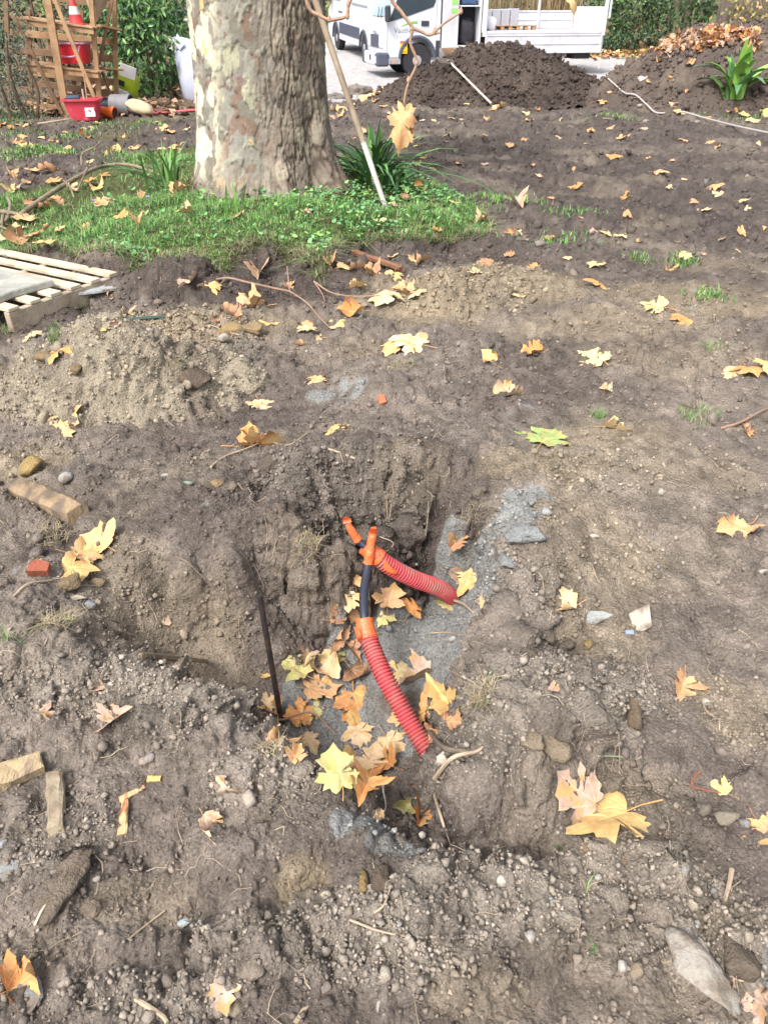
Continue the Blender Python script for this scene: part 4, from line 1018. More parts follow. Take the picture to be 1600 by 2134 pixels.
STONES = [
 (1455,2030,90,150,(176,168,156),'big pale grey pointed rock half buried in the bottom right corner',dict(yaw=32,depth=70,ang=.2)),
 (1362,1690+5,0,0,None,None,None),
 (1512,1705,52,30,(150,140,122),'flat brown stone beside the small green leaf at right',dict(depth=24)),
 (1552,1718,26,26,(150,148,145),'small grey stone against a larger flat brown one at right',{}),
 (1327,2025,36,40,(158,142,118),'round tan stone in the lower right foreground',{}),
 (1296,2018,26,28,(196,190,180),'small pale stone left of the round tan one',{}),
 (1105,1955,30,28,(186,180,172),'round pale grey stone on smooth soil at lower right',{}),
 (1420,1700-820,0,0,None,None,None),
 (467,712,26,26,(196,188,176),'white round stone on the right shoulder of the ochre heap',dict(ang=.06,sink=.05)),
 (313,690,18,18,(196,186,180),'white stone near the top of the ochre heap',{}),
 (332,634,22,20,(140,122,110),'round brown pebble behind the ochre heap',dict(ang=.05,sink=.2)),
 (305,637,11,9,(160,150,140),'tiny grey pebble left of the round brown one',dict(ang=.05)),
 (382,637,18,18,(120,106,98),'dull pebble right of the round brown one',dict(ang=.06)),
 (138,997,28,30,(182,176,168),'pale round stone right of the yellow clod',dict(ang=.08)),
 (395,1008,24,12,(140,170,150),'flat green glassy stone on the dark soil',dict(depth=10)),
 (80,1158,30,34,(110,100,96),'grey stone in the hollow under the wood block',dict(ang=.08,sink=.15)),
 (82,1125,24,28,(128,120,114),'upper grey stone in the hollow under the wood block',dict(ang=.08,sink=.15)),
 (188,1262,30,26,(150,158,166),'blue grey angular stone left of the pit',{}),
 (160,1247,54,18,(190,180,158),'long pale stone above the blue grey one',dict(depth=14)),
 (25,1812,64,50,(160,162,160),'large flat grey stone at the left edge',dict(depth=22,yaw=30)),
 (6,1765,30,26,(168,172,176),'small blue grey stone at the left edge',{}),
 (65,2070,60,66,(150,152,150),'grey flat stone under the rolled orange leaf',dict(depth=18,yaw=40)),
 (385,1925,32,18,(176,186,190),'pale bluish stone chip in the lower left',dict(depth=14)),
 (315,1580,26,20,(168,160,152),'pale stone left of the pit foreground',{}),
 (203,1832,18,16,(176,168,156),'small pale stone above the long dark clod',{}),
 (1238,1118,28,12,(214,204,190),'flat white pebble on the brown soil right of the pit',dict(depth=8)),
 (1378,1028,20,18,(190,184,172),'small pale stone on the hump at right',{}),
 (1140,1070,26,20,(170,178,182),'blue grey stone by the grey rubble',{}),
 (1470,1465,20,22,(196,188,174),'pale pebble below the tan folded leaf',dict(ang=.06)),
 (1590,1192,26,16,(190,182,168),'pale flat pebble at the right edge',dict(depth=8)),
 (680,1868,24,18,(206,194,168),'cream pebble in the middle foreground',dict(ang=.08)),
 (660,1893,15,13,(200,186,160),'tiny cream pebble left of the larger one',dict(ang=.08)),
 (728,1900,18,16,(150,140,122),'brown pebble in the middle foreground',dict(ang=.08)),
 (802,2032,36,32,(186,176,158),'pale angular stone near the bottom middle',{}),
 (788,2098,14,24,(184,176,166),'narrow grey pebble near the bottom middle',{}),
 (493,2106,34,28,(150,138,114),'brown pebble at the bottom, left of the middle',dict(ang=.08)),
 (1045,1838,22,26,(210,202,188),'white pebble right of the middle foreground',dict(ang=.1)),
 (1245,1830,18,16,(196,188,176),'small white stone right of the big yellow leaf stem',{}),
 (1150,1880,20,22,(180,172,160),'pale pebble in the crumbs at lower right',{}),
 (1425,1815,24,20,(160,158,152),'grey chip right of the crumbs at lower right',{}),
 (1345,260-5,16,12,(178,168,158),'pale stone on the far soil left of the right heap',dict(ang=.08)),
 (1333,222,14,10,(180,172,164),'pale stone under the thin grey cable',dict(ang=.08)),
 (1452,256,16,8,(160,150,142),'flat stone below the thin grey cable',dict(ang=.08)),
 (1125,512,28,22,(150,142,136),'grey stone by the dry root right of the grass',{}),
 (985,1390-150,14,10,(150,150,150),'small grey stone on the sand by the far duct',{}),
 (1100,640-75,20,8,(150,140,130),'flat stone on the ochre ridge',{}),
]
for st_ in STONES:
    if st_[2] == 0: continue
    px, py, w_, h_, c_, lb, kw = st_; stone(px, py, w_, h_, c_, lb, **kw)
for px, py, w_, h_, c_, lb, kw in [
 (65,975,56,46,(170,146,98),'rounded yellow clod at the left edge below the ochre heap',dict(ang=.12)),
 (90,745,36,40,(150,128,96),'ochre clod at the left end of the heap',dict(ang=.12)),
 (160,772,36,36,(146,126,98),'brown clod on the front of the ochre heap',dict(ang=.12)),
 (410,800,70,60,(112,98,86),'dark sod clod at the right end of the ochre heap',dict(ang=.14)),
 (456,1012,36,26,(160,138,104),'tan clod on the dark soil right of the green stone',{}),
 (485,1015,28,22,(132,118,104),'brown clod right of the tan one',{}),
 (560,975,50,44,(108,96,86),'dark clod on the left of the mound behind the pit',{}),
 (130,1835,78,150,(124,111,98),'long dark slab of compacted soil in the lower left',dict(yaw=-25,depth=26,ang=.3,rough=.24)),
 (192,1895,46,40,(132,118,104),'dark clod beside the long soil slab',{}),
 (1530,1995,86,90,(112,100,88),'big dark clod beside the pale pointed rock',dict(depth=60)),
 (800,1838,60,46,(106,94,82),'dark clod below the grey sand in the foreground',dict(depth=40)),
 (755,1845,30,46,(146,124,86),'ochre clod left of the dark one in the foreground',{}),
 (530,2010,56,50,(140,128,114),'brown clod left of the bottom middle',{}),
 (610,1895,26,40,(150,138,130),'narrow clod in the middle foreground',{}),
 (480,690,60,30,(166,142,104),'ochre lump right of the heap beside the white stone',{}),
 (530,690,50,30,(160,138,104),'tan lump right of the heap under a yellow leaf',{}),
 (1140,1330,40,30,(116,104,92),'dark clod above the pit right edge',{}),
 (1180,1345,34,30,(110,98,88),'dark clod right of its twin above the pit edge',{}),
 (1110,1370,46,34,(120,108,94),'broad dark clod at the right rim of the pit',{}),
 (1225,1345,30,24,(150,130,92),'ochre clod under the slate pieces',{}),
 (150,1215,46,36,(140,122,96),'brown clod below the leaves by the wood block',{}),
 (205,1215,40,30,(146,128,104),'lighter clod right of the brown one by the wood block',{}),
 (1320,1490,50,60,(124,108,90),'dark wedge of soil right of the crumb mound',{}),
 (1160,1560,50,70,(140,126,106),'tall clod on the crumb mound right of the pit',dict(yaw=30)),
 (1100,1545,60,60,(146,132,112),'broad clod on the crumb mound right of the pit',{}),
]: stone(px, py, w_, h_, c_, lb, name='soil_clod', cat='soil clod', mat=CLOD, **kw)
# crumbling grey mortar on the right rim
for (px, py, w_, h_, lb) in ((1092, 1112, 84, 44, 'crumbling grey mortar lump on the right rim, upper of two'), (1060, 1172, 56, 44, 'crumbling grey mortar lump on the right rim, lower of two')):
    stone(px, py, w_, h_, (148, 149, 147), lb, name='mortar_lump', cat='mortar', depth=36, ang=.22, mat=CLOD, rough=.24, sink=.4)
# slate flakes: thin angular plates
def plate(px, py, pts, th, col, label, name, tilt=(0, 0, 0), mat=None, cat='slate', lift=.004):
    p, n = hit(px, py); m = mpp(p); mb = MB(); k = len(pts)
    V = [(x * m, y * m, 0) for x, y in pts] + [(x * m * .96, y * m * .96, th) for x, y in pts]
    mb.add(V, [list(range(k))[::-1], [k + i_ for i_ in range(k)]] + [[i_, (i_ + 1) % k, k + (i_ + 1) % k, k + i_] for i_ in range(k)])
    o = mb.build(name, mat or STONE); o.location = p + Vector((0, 0, lift)); o.rotation_euler = tilt; o.color = s(*col) + (1,)
    tag(o, label, cat); return o
plate(1245, 1290, [(-32, -12), (-10, -20), (34, 6), (10, 16), (-22, 14)], .008, (168, 170, 166), 'pointed grey slate flake, left of two on brown soil', 'slate_flake', (.1, .05, 0))
plate(1336, 1300, [(-28, -26), (14, -16), (32, 34), (4, 30), (-18, 26)], .009, (186, 178, 160), 'beige slate flake standing tilted, right of two', 'slate_flake', (.35, -.2, .2))
plate(1310, 1322, [(-10, -6), (8, -6), (10, 5), (-8, 6)], .006, (150, 162, 178), 'tiny blue slate chip between two larger flakes', 'slate_flake', (.15, 0, 0))
plate(345, 1003 - 10, [(-8, -4), (8, -4), (4, 6), (-6, 5)], .004, (170, 165, 160), 'small grey flake near the green stone', 'slate_flake')
plate(305, 668, [(-50, -4), (40, -2), (52, 6), (-46, 5)], .004, (56, 76, 72), 'dark green plastic strip behind the ochre heap', 'plastic_strip', (.3, 0, .2), M('dark_plastic', s(62, 84, 78), .4, .1), 'plastic strip', .012)
plate(85, 1195, [(-20, -14), (20, -6), (18, 16), (-12, 20), (-22, 8)], .03, (176, 84, 58), 'broken red brick fragment in the hollow at left', 'brick_fragment', (.3, .2, 0), M('brick_red', s(150, 86, 66), .9, .3, 30, .4, 100), 'brick')
plate(795, 836, [(-8, -12), (8, -8), (8, 12), (-6, 12)], .01, (206, 110, 76), 'small red tile chip beside the grey gravel patch', 'tile_chip', (.5, 0, .3), M('brick_orange', s(208, 112, 78), .9, .2), 'tile')
# wood pieces
WOODB = M('weathered_wood', s(152, 130, 102), .85, .3, 14, .5, 60, stretch=(3, 1, 1), col2=s(112, 98, 84), c2=(.42, .58))
WOODP = M('pale_torn_wood', s(200, 172, 128), .8, .3, 20, .5, 60, stretch=(4, 1, 1), col2=s(150, 84, 52), c2=(.5, .62))
def chunk(name, a, b, w, h, mat, label, seed=1, cat='wood', taper=.85, lift=0.0, n=7):
    """rough split wood piece between two photo points lying on the soil"""
    p, q = hit(*a)[0], hit(*b)[0]; rr = random.Random(seed); d = (q - p); L = d.length; x = d.normalized()
    y = Vector((0, 0, 1)).cross(x).normalized(); z = x.cross(y); m = mpp(p); V = []; k = 8
    for i_ in range(n):
        t = i_ / (n - 1); f = 1 - (1 - taper) * t; c = p + d * t + z * (h * m * .12 + lift)
        for j in range(k):
            an = 2 * math.pi * (j + .5) / k; ex = abs(math.cos(an)) ** .5 * math.copysign(1, math.cos(an)); ez = abs(math.sin(an)) ** .5 * math.copysign(1, math.sin(an))
            V.append(c + y * ex * w * m / 2 * f * rr.uniform(.82, 1.1) + z * ez * h * m / 2 * f * rr.uniform(.78, 1.12) + x * rr.uniform(-1, 1) * L * .04)
    F = [[i_ * k + j, i_ * k + (j + 1) % k, (i_ + 1) * k + (j + 1) % k, (i_ + 1) * k + j] for i_ in range(n - 1) for j in range(k)] + [list(range(k))[::-1], [(n - 1) * k + j for j in range(k)]]
    o = MB().add(V, F).build(name, mat); tag(o, label, cat); return o
chunk('wood_block', (40, 1022), (165, 1075), 52, 40, WOODB, 'rough brown block of old wood above the hollow at left', 3, taper=.9)
chunk('wood_chunk', (-60, 1650), (88, 1592), 62, 44, M('split_wood', s(178, 156, 122), .85, .3, 16, .6, 60, stretch=(3, 1, 1), col2=s(126, 110, 94), c2=(.42, .58)), 'split piece of pale wood at the left edge', 5)
chunk('log_piece', (117, 1622), (118, 1735), 38, 34, M('grey_bark_wood', s(160, 146, 122), .9, .3, 14, .5, 60, col2=s(112, 96, 82), c2=(.5, .7)), 'short grey barked log end in the left foreground', 7, taper=.8)
chunk('wood_splinter', (255, 1740), (262, 1668), 22, 12, WOODP, 'torn orange wood splinter, lower of three in the left foreground', 9, taper=.7)
chunk('wood_splinter', (250, 1668), (302, 1640), 16, 10, WOODP, 'pale torn wood splinter, middle of three in the left foreground', 11, taper=.6)
chunk('wood_splinter', (308, 1625), (336, 1624), 16, 12, M('yellow_wood', s(204, 172, 112), .8, .25, 20), 'short yellow wood splinter, upper of three in the left foreground', 12, taper=.8)
chunk('stick', (615, 2134), (690, 2015), 14, 12, M('pale_stick', s(176, 158, 132), .85, .25, 14, .4, 60), 'pale bent stick at the bottom, left of the middle', 14, 'stick', taper=.7)
chunk('root', (290, 1382), (425, 1392), 12, 14, M('scraped_root', s(150, 134, 112), .9, .3, 12, .5, 80, col2=s(206, 122, 66), c2=(.56, .62)), 'cut root with scraped orange bark in the left ramp of the pit', 15, 'root', lift=.02)
chunk('stick', (738, 532), (835, 566), 12, 12, M('brown_stick', s(138, 98, 74), .85, .25, 14, .4, 60), 'thick brown stick below the grass bank', 17, 'stick', lift=.015)
chunk('bark_piece', (1215, 1765), (1300, 1795), 26, 12, M('bark_bit', s(128, 108, 88), .9, .35, 20, .8, 60), 'rotten bark piece under the big yellow leaf', 18, 'bark')
# individually visible roots and twigs
def line(name, pts, r0, r1, mat, label, cat, lift=.005, n=6, zadd=None):
    P = []
    for i_, q in enumerate(pts):
        p, nn = hit(q[0], q[1]); P.append(p + Vector((0, 0, lift + (q[2] if len(q) > 2 else 0))))
    q = spline(P, 5); N = len(q)
    o = MB().tube(q, [r0 + (r1 - r0) * k / (N - 1) for k in range(N)], n).build(name, mat, smooth=True); tag(o, label, cat); return o
ROOT = M('pale_root', s(178, 158, 134), .85, .25, 20, .3, 80)
TWIG = M('twig_bark', s(158, 128, 108), .8, .25, 20, .3, 80)
GBR = M('grey_branch', s(138, 124, 104), .85, .3, 14, .5, 60, col2=s(106, 92, 76), c2=(.5, .7))
line('root', [(800,1632,.02),(798,1660,.03),(804,1685,.01),(797,1705)], .003, .002, M('white_root', s(222, 214, 206), .8, .1), 'white root standing over the orange leaves at the near pit end', 'root')
line('root', [(905,1635,.02),(940,1600,.03),(990,1575,.01),(1005,1560)], .006, .003, ROOT, 'grey root hanging over the near duct', 'root')
line('root', [(890,1530,.02),(920,1575,.03),(960,1585,.03),(985,1580,.01)], .007, .005, M('dark_root', s(120, 106, 92), .9, .3), 'dark root behind the near duct', 'root')
line('root', [(545,1500,.01),(590,1520,.04),(650,1505,.04),(700,1540,.02)], .004, .002, TWIG, 'thin brown twig across the leaves by the stake foot', 'twig')
line('root', [(940,1260,.02),(965,1270,.02),(985,1278,.0)], .005, .004, ROOT, 'short pale stick beside the far duct end', 'stick')
line('root', [(895,1322),(930,1320),(965,1328),(1005,1345)], .0022, .0012, ROOT, 'thin root lying on the grey sand slope', 'root')
line('root', [(700,1135),(725,1155,.01),(735,1190,.01)], .002, .001, ROOT, 'rootlet hanging down the far pit wall', 'root')
line('root', [(790,1120),(820,1140,.01),(800,1160,.0),(830,1175)], .0022, .001, ROOT, 'forked rootlet on the far wall right of the tape', 'root')
line('root', [(672,935),(700,945,.004),(740,958)], .005, .004, ROOT, 'pale stick on the dark mound behind the pit', 'stick')
line('root', [(440,975),(470,955,.004),(510,940,.004),(560,918)], .005, .002, ROOT, 'long pale root on the left of the dark mound', 'root')
line('root', [(560,920),(600,930),(640,905)], .004, .002, ROOT, 'pale curved root under the orange leaf', 'root')
line('root', [(905,1660),(915,1700,.01),(925,1730,.005)], .004, .003, ROOT, 'knobbly pale root in the near hollow', 'root')
line('root', [(1455,1610,.0),(1440,1640,.0),(1500,1655)], .002, .0015, M('red_stem', s(168, 96, 66), .8), 'thin red leaf stem by the small green leaf', 'stem')
line('root', [(1520,1820,.01),(1515,1850,.008),(1508,1880)], .006, .004, ROOT, 'bent pale root stub in the lower right', 'root')
line('root', [(780,1905),(800,1890,.003),(815,1850,.003)], .0025, .0015, ROOT, 'thin root in the middle foreground', 'root')
line('root', [(730,1920),(790,1945,.004),(865,1958)], .0025, .0018, ROOT, 'long thin root across the crumbs in the foreground', 'root')
line('root', [(270,1960),(300,1935),(345,1900)], .0025, .0018, ROOT, 'thin pale root in the lower left', 'root')
line('root', [(75,1930),(90,1905,.006),(103,1880)], .003, .002, M('straw', s(206, 192, 168), .8), 'pale straw over the long soil slab', 'straw')
line('root', [(285,2085),(310,2100),(340,2120),(350,2134)], .005, .004, ROOT, 'gnarled pale root at the bottom left', 'root')
line('root', [(1245,1578),(1290,1582,.004),(1345,1590)], .0025, .002, M('green_stem', s(150, 160, 130), .8), 'straight greenish stalk on the crumb mound', 'stalk')
line('root', [(1500,895,.0),(1540,890,.02),(1580,868,.02),(1610,850,.0)], .006, .004, TWIG, 'dry curved twig at the right edge', 'twig')
line('root', [(30,1245),(60,1222,.004),(108,1212)], .003, .0035, M('pale_stick', None), 'short pale stick below the brick fragment', 'stick')
line('root', [(415,690),(440,680),(470,692),(500,700)], .004, .003, ROOT, 'pale root by the white stone of the ochre heap', 'root')
# twigs below the grass bank
tw = empty('bare_twig', hit(470, 592)[0]); bpy.context.view_layer.update(); tag(tw, 'forked bare twig lying below the grass bank', 'twig')
def twig_part(name, pts, r0, r1, par, lift=.012):
    P = [hit(a[0], a[1])[0] + Vector((0, 0, lift + (a[2] if len(a) > 2 else 0))) for a in pts]; q = spline(P, 5); N = len(q)
    return child(MB().tube(q, [r0 + (r1 - r0) * k / (N - 1) for k in range(N)], 6).build(name, TWIG, smooth=True), par)
twig_part('stem', [(412,600),(470,590,.02),(520,603,.03),(575,615,.03),(605,618,.02)], .008, .006, tw)
twig_part('side_shoot', [(605,618,.02),(640,642,.02),(665,668,.01),(690,690)], .005, .003, tw)
twig_part('side_shoot', [(605,616,.02),(602,595,.05),(600,578,.06)], .005, .004, tw)
twig_part('side_shoot', [(470,592,.02),(460,600,.01)], .005, .004, tw)
tw = empty('bare_twig', hit(655, 600)[0]); bpy.context.view_layer.update(); tag(tw, 'second bare twig pointing at the ochre ridge', 'twig')
twig_part('stem', [(655,600,.03),(690,620,.02),(740,625,.01),(800,622,.01)], .006, .003, tw)
twig_part('side_shoot', [(655,600,.03),(672,620,.01),(677,632)], .004, .003, tw)
# long curved branch on the grass
br = empty('fallen_branch', hit(45, 460)[0]); bpy.context.view_layer.update(); tag(br, 'long curved grey branch lying in the grass left of the tree', 'branch')
def br_part(name, pts, r0, r1, par, mat):
    P = [hit(a[0], a[1])[0] + Vector((0, 0, a[2])) for a in pts]; q = spline(P, 6); N = len(q)
    return child(MB().tube(q, [(r0 + (r1 - r0) * k / (N - 1)) * random.uniform(.93, 1.07) for k in range(N)], 9).build(name, mat, smooth=True), par)
br_part('main_stem', [(40,462,.03),(75,440,.05),(120,415,.07),(170,390,.09),(215,373,.11),(270,368,.11),(330,380,.08)], .022, .015, br, GBR)
br_part('side_shoot', [(178,380,.15),(182,365,.2),(210,360,.24),(222,352,.26)], .010, .006, br, GBR)
br_part('side_shoot', [(140,404,.11),(152,412,.08),(158,425,.05)], .008, .006, br, GBR)
br_part('side_shoot', [(190,385,.14),(165,410,.05)], .009, .007, br, GBR)
br = empty('fallen_branch', hit(10, 455)[0]); bpy.context.view_layer.update(); tag(br, 'short crooked branch end at the left edge beside the long one', 'branch')
br_part('main_stem', [(-30,460,.03),(0,455,.05),(30,458,.05),(60,460,.03)], .02, .014, br, GBR)
br_part('side_shoot', [(-20,478,.03),(15,468,.03),(28,450,.08),(25,440,.1)], .014, .013, br, GBR)
br_part('side_shoot', [(8,490,.0),(9,475,.05),(12,462,.05)], .010, .011, br, GBR)
br_part('side_shoot', [(-20,480,.06),(10,488,.05),(40,500,.03),(58,520,.0)], .008, .005, br, GBR)

# ------------------------------------------------------------------ pallet with stone slab
P1 = at_z(246, 566, .14); ex = Vector((-.871, .491, 0)); ey = Vector((-.491, -.871, 0)); ez = Vector((0, 0, 1))
pal_ = empty('wooden_pallet', P1 - ez * .14); bpy.context.view_layer.update(); tag(pal_, 'pale wooden pallet lying on the soil at the left edge', 'pallet')
PALW = M('pallet_wood', s(206, 190, 166), .85, .22, 10, .4, 50, stretch=(1, 1, 4), col2=s(176, 156, 130), c2=(.5, .68))
PALD = M('pallet_wood_grey', s(176, 162, 142), .85, .25, 10, .4, 50, col2=s(146, 130, 112), c2=(.5, .68))
rot = Matrix((ex, ey, ez)).transposed()
rot = Matrix((ex, -ey, ez)).transposed()
for k in range(6):
    c = P1 + ex * .6 + ey * (.038 + k * .145) - ez * (.011 - random.uniform(0, .002))
    child(MB().box(c, (1.2 + random.uniform(-.015, .005), .074 + random.uniform(-.005, .005), .02), rot, .002).build('deck_board', PALW), pal_)
for e in (.025, .6, 1.175):
    child(MB().box(P1 + ex * e + ey * .4 - ez * .0785, (.045, .8, .112), rot, .003).build('stringer', PALD), pal_)
for k in (0.06, .4, .74):
    child(MB().box(P1 + ex * .6 + ey * k - ez * .146, (1.2, .09, .018), rot, .002).build('bottom_board', PALD), pal_)
slab = MB(); pts = [(.10, .40), (.13, .66), (.10, .98), (.5, 1.02), (.92, .96), (.95, .5), (.9, .37), (.5, .41)]
dn = []
for i_ in range(len(pts)):
    a, b = pts[i_], pts[(i_ + 1) % len(pts)]
    for k in range(5):
        t = k / 5; dn.append((a[0] + (b[0] - a[0]) * t + random.uniform(-.006, .006), a[1] + (b[1] - a[1]) * t + random.uniform(-.006, .006)))
n_ = len(dn); lv = [(.002, 1.), (.008, 1.008), (.036, 1.0), (.042, .985)]; V = []
for z_, f in lv: V += [P1 + ex * (.52 + (a - .52) * f) + ey * (.68 + (b - .68) * f) + ez * (z_ + random.uniform(-.0015, .0015)) for a, b in dn]
F = [[l * n_ + i_, l * n_ + (i_ + 1) % n_, (l + 1) * n_ + (i_ + 1) % n_, (l + 1) * n_ + i_] for l in range(3) for i_ in range(n_)] + [list(range(n_))[::-1], [3 * n_ + i_ for i_ in range(n_)]]
o = slab.add(V, F).build('stone_slab', M('slab_stone', s(168, 166, 156), .8, .2, 9, .5, 40, col2=s(142, 142, 136), c2=(.48, .66))); tag(o, 'grey rough edged stone slab lying on the pallet', 'stone slab')
plate(218, 606, [(-52, -30), (-10, -20), (44, 6), (50, 34), (20, 40), (-46, -6)], .012, (164, 168, 168), 'pointed grey slate sheet under the pallet corner', 'slate_sheet', (0, 0, .1))

# ------------------------------------------------------------------ the plane tree
TC = Vector((-1.09, 7.10, 0))
def build_tree():
    root = empty('plane_tree', TC); bpy.context.view_layer.update()
    tag(root, 'thick plane tree trunk with flaking grey and cream bark', 'tree')
    an = np.concatenate([np.linspace(-195, 15, 270, endpoint=False), np.linspace(15, 165, 30, endpoint=False)])
    an = np.radians(an).astype(np.float32)            # -90 faces the camera
    zs = np.concatenate([np.linspace(-.25, 2.0, 235), np.linspace(2.0, 5.0, 40)[1:]]).astype(np.float32)
    A_, Z = np.meshgrid(an, zs)
    ca, sa = np.cos(A_), np.sin(A_)
    bw = lambda a0, wd: np.exp(-((np.angle(np.exp(1j * (A_ - R(a0))))) / R(wd)) ** 2)
    rad = .555 + .02 * np.clip(Z - 1, 0, 9) * .5 + .012 * np.cos(3 * A_ + 1)
    fl = np.exp(-np.clip(Z - .08, 0, 9) / .28)
    rad += fl * (.12 + .40 * bw(-18, 24) + .20 * bw(-62, 12) + .12 * bw(-100, 14) + .10 * bw(-140, 22)) * (1 + .15 * np.sin(A_ * 9))
    rad += .05 * np.exp(-np.clip(Z, 0, 9) / .6) * bw(-20, 30)
    rad -= .045 * bw(-38, 7) * sst(1.9, .2, Z) + .02 * bw(-60, 5) * sst(.8, .1, Z)
    px_, py_, pz_ = ca * .6, sa * .6, Z
    # rough, furrowed bark on the right side and the foot; smooth flaking bark on the left
    rw = sst(-.05, .34, px_ + .16 * fbm(px_ * 3, py_ * 3, Z * 1.5, 3, 5) + .10 * sst(.7, .0, Z))
    rw = np.maximum(rw, sst(.5, .1, Z + .15 * fbm(px_ * 4, py_ * 4, Z * 3, 3, 8)) * .9)
    q1 = fbm(px_ * 13, py_ * 13, Z * 3.0, 3, 11); q2 = fbm(px_ * 26, py_ * 26, Z * 8, 3, 13)
    fur = 1 - np.clip(np.abs(q1 + .25 * q2) * 8.0, 0, 1); crk = 1 - np.clip(np.abs(q2) * 7, 0, 1)
    hz = 1 - np.clip(np.abs(fbm(px_ * 9, py_ * 9, Z * 22, 2, 15)) * 6, 0, 1)
    rad -= rw * (.016 * fur + .009 * crk + .006 * hz * .6)
    rad += rw * .012 * fbm(px_ * 8, py_ * 8, Z * 8, 3, 16) + .006 * fbm(px_ * 20, py_ * 20, Z * 14, 2, 17)
    wob = .06 * fbm(px_ * 6, py_ * 6, Z * 6, 3, 19)
    plates = fbm(px_ * 8 + wob * 3, py_ * 8 + wob, Z * 4.4 + wob * 3, 3, 23)
    pl2 = fbm(px_ * 11 + 3, py_ * 11, Z * 6, 3, 29); pl3 = fbm(px_ * 13 + 7, py_ * 13, Z * 7 + 4, 3, 31)
    sm = 1 - rw
    rad += sm * .004 * (np.sign(plates - .05) + np.sign(pl2 - .15))
    C = np.empty(A_.shape + (3,), np.float32); C[:] = s(147, 142, 131)
    mx = lambda m, c: C.__setitem__(Ellipsis, C * (1 - m[..., None]) + np.array(s(*c), np.float32) * m[..., None])
    mx(sst(-.02, .02, plates) * .9, (130, 124, 111)); mx(sst(.10, .13, pl2) * .8, (157, 154, 139)); mx(sst(.16, .19, pl3) * .7, (132, 104, 90))
    mx(sst(.22, .24, fbm(px_ * 7, py_ * 7 + 5, Z * 4.2, 3, 41)) * sm * .9, (176, 172, 146))
    lft = sst(-.18, -.42, px_)
    mx(sst(-.06, -.03, fbm(px_ * 11 + 2, py_ * 11, Z * 5.4, 3, 37)) * lft * sm, (216, 208, 180))
    mx(sst(.52, .53, fbm(px_ * 11 + 9, py_ * 11, Z * 6.5, 2, 43)) * sm, (204, 174, 122))
    mx(rw * .85, (150, 138, 124)); mx(rw * sst(.1, .45, px_) * .7, (118, 106, 97)); mx(rw * sst(-.1, .3, fbm(px_ * 5, py_ * 5, Z * 5, 4, 47)) * .7, (174, 162, 142))
    mx(rw * sst(.0, .35, fbm(px_ * 4 + 3, py_ * 4, Z * 3, 4, 53)) * .5, (124, 108, 96))
    mx(rw * np.clip(fur * .85, 0, 1), (72, 60, 52)); mx(rw * crk * .45, (86, 72, 62))
    mx(sst(.45, .05, Z) * sst(-.1, .3, fbm(px_ * 6, py_ * 6, Z * 6, 3, 59)) * .55, (100, 88, 66))
    V = np.stack([rad * ca * .96 + .052 * Z, rad * sa, Z], -1); nr, nc = A_.shape
    i_ = np.arange(nr * nc).reshape(nr, nc); j = np.roll(i_, -1, 1)
    Q = np.stack([i_[:-1], j[:-1], j[1:], i_[1:]], -1).reshape(-1, 4)
    bark = M('plane_bark', attr=True, rough=.9, var=.16, scale=40, bump=.5, bscale=90, spec=.15)
    t = mk('trunk', V, Q=Q, mat=bark, col=C.reshape(-1, 3)); t.parent = root
    # limb over the camera's view that carries the drooping twigs
    BR = M('limb_bark', s(150, 140, 118), .9, .25, 12, .4, 60)
    L = spline([(.2, -.3, 4.4), (.6, -1.6, 4.9), (.9, -3.2, 4.9), (1.2, -4.8, 4.3), (1.3, -5.6, 3.6)], 8)
    N = len(L); MB().tube(L, [.17 - .14 * k / (N - 1) for k in range(N)], 12).build('limb', BR, root, smooth=True)
    L2 = spline([(-.2, .1, 4.6), (-.5, .3, 6.2), (-.4, .4, 7.5)], 8); N = len(L2)
    MB().tube(L2, [.5 - .3 * k / (N - 1) for k in range(N)], 14).build('limb', BR, root, smooth=True)
    return root
tree = build_tree()
TWB = M('shoot_bark', s(176, 142, 118), .6, .2, 25, .3, 80)
def at3(px, py, D): return at_d(px, py, D) - TC
D0 = 1.9
end = Vector((1.3, -5.6, 3.6))
tz = [end, at3(800, -380, D0 + .02), at3(818, -120, D0), at3(812, -15, D0), at3(838, 28, D0), at3(858, 58, D0), at3(855, 90, D0), at3(868, 130, D0), at3(852, 170, D0), at3(845, 195, D0), at3(842, 215, D0)]
q = spline(tz, 6); N = len(q)
tw = MB().tube(q, [.0045 - .0024 * max(0, k - 6) / (N - 7) if k > 6 else .0045 + (6 - k) * .0006 for k in range(N)], 8).build('hanging_twig', TWB, tree, smooth=True)
for P in ([at3(858, 58, D0), at3(878, 66, D0), at3(893, 73, D0), at3(905, 66, D0), at3(930, 45, D0), at3(962, 24, D0)], [at3(893, 73, D0), at3(905, 70, D0), at3(916, 68, D0)]):
    q = spline(P, 4); N = len(q); o = MB().tube(q, [.0036 - .0012 * k / (N - 1) for k in range(N)], 7).build('shoot', TWB, tw, smooth=True)
for a in ((858, 60), (868, 132), (851, 168), (960, 25), (905, 67)):
    p = at3(a[0], a[1], D0); MB().lathe([(.001, -.005), (.0042, -.002), (.0042, .003), (.001, .009)], 8, p).build('bud', TWB, tw, smooth=True)
tz = [end, at3(700, -420, D0 + .1), at3(610, -160, D0), at3(632, -30, D0), at3(645, 18, D0), at3(665, 32, D0), at3(684, 41, D0), at3(700, 40, D0), at3(722, 33, D0), at3(726, 12, D0), at3(734, -10, D0), at3(745, -60, D0)]
q = spline(tz, 6); N = len(q)
tw2 = MB().tube(q, [.0045 - .0016 * k / (N - 1) for k in range(N)], 8).build('hanging_twig', TWB, tree, smooth=True)
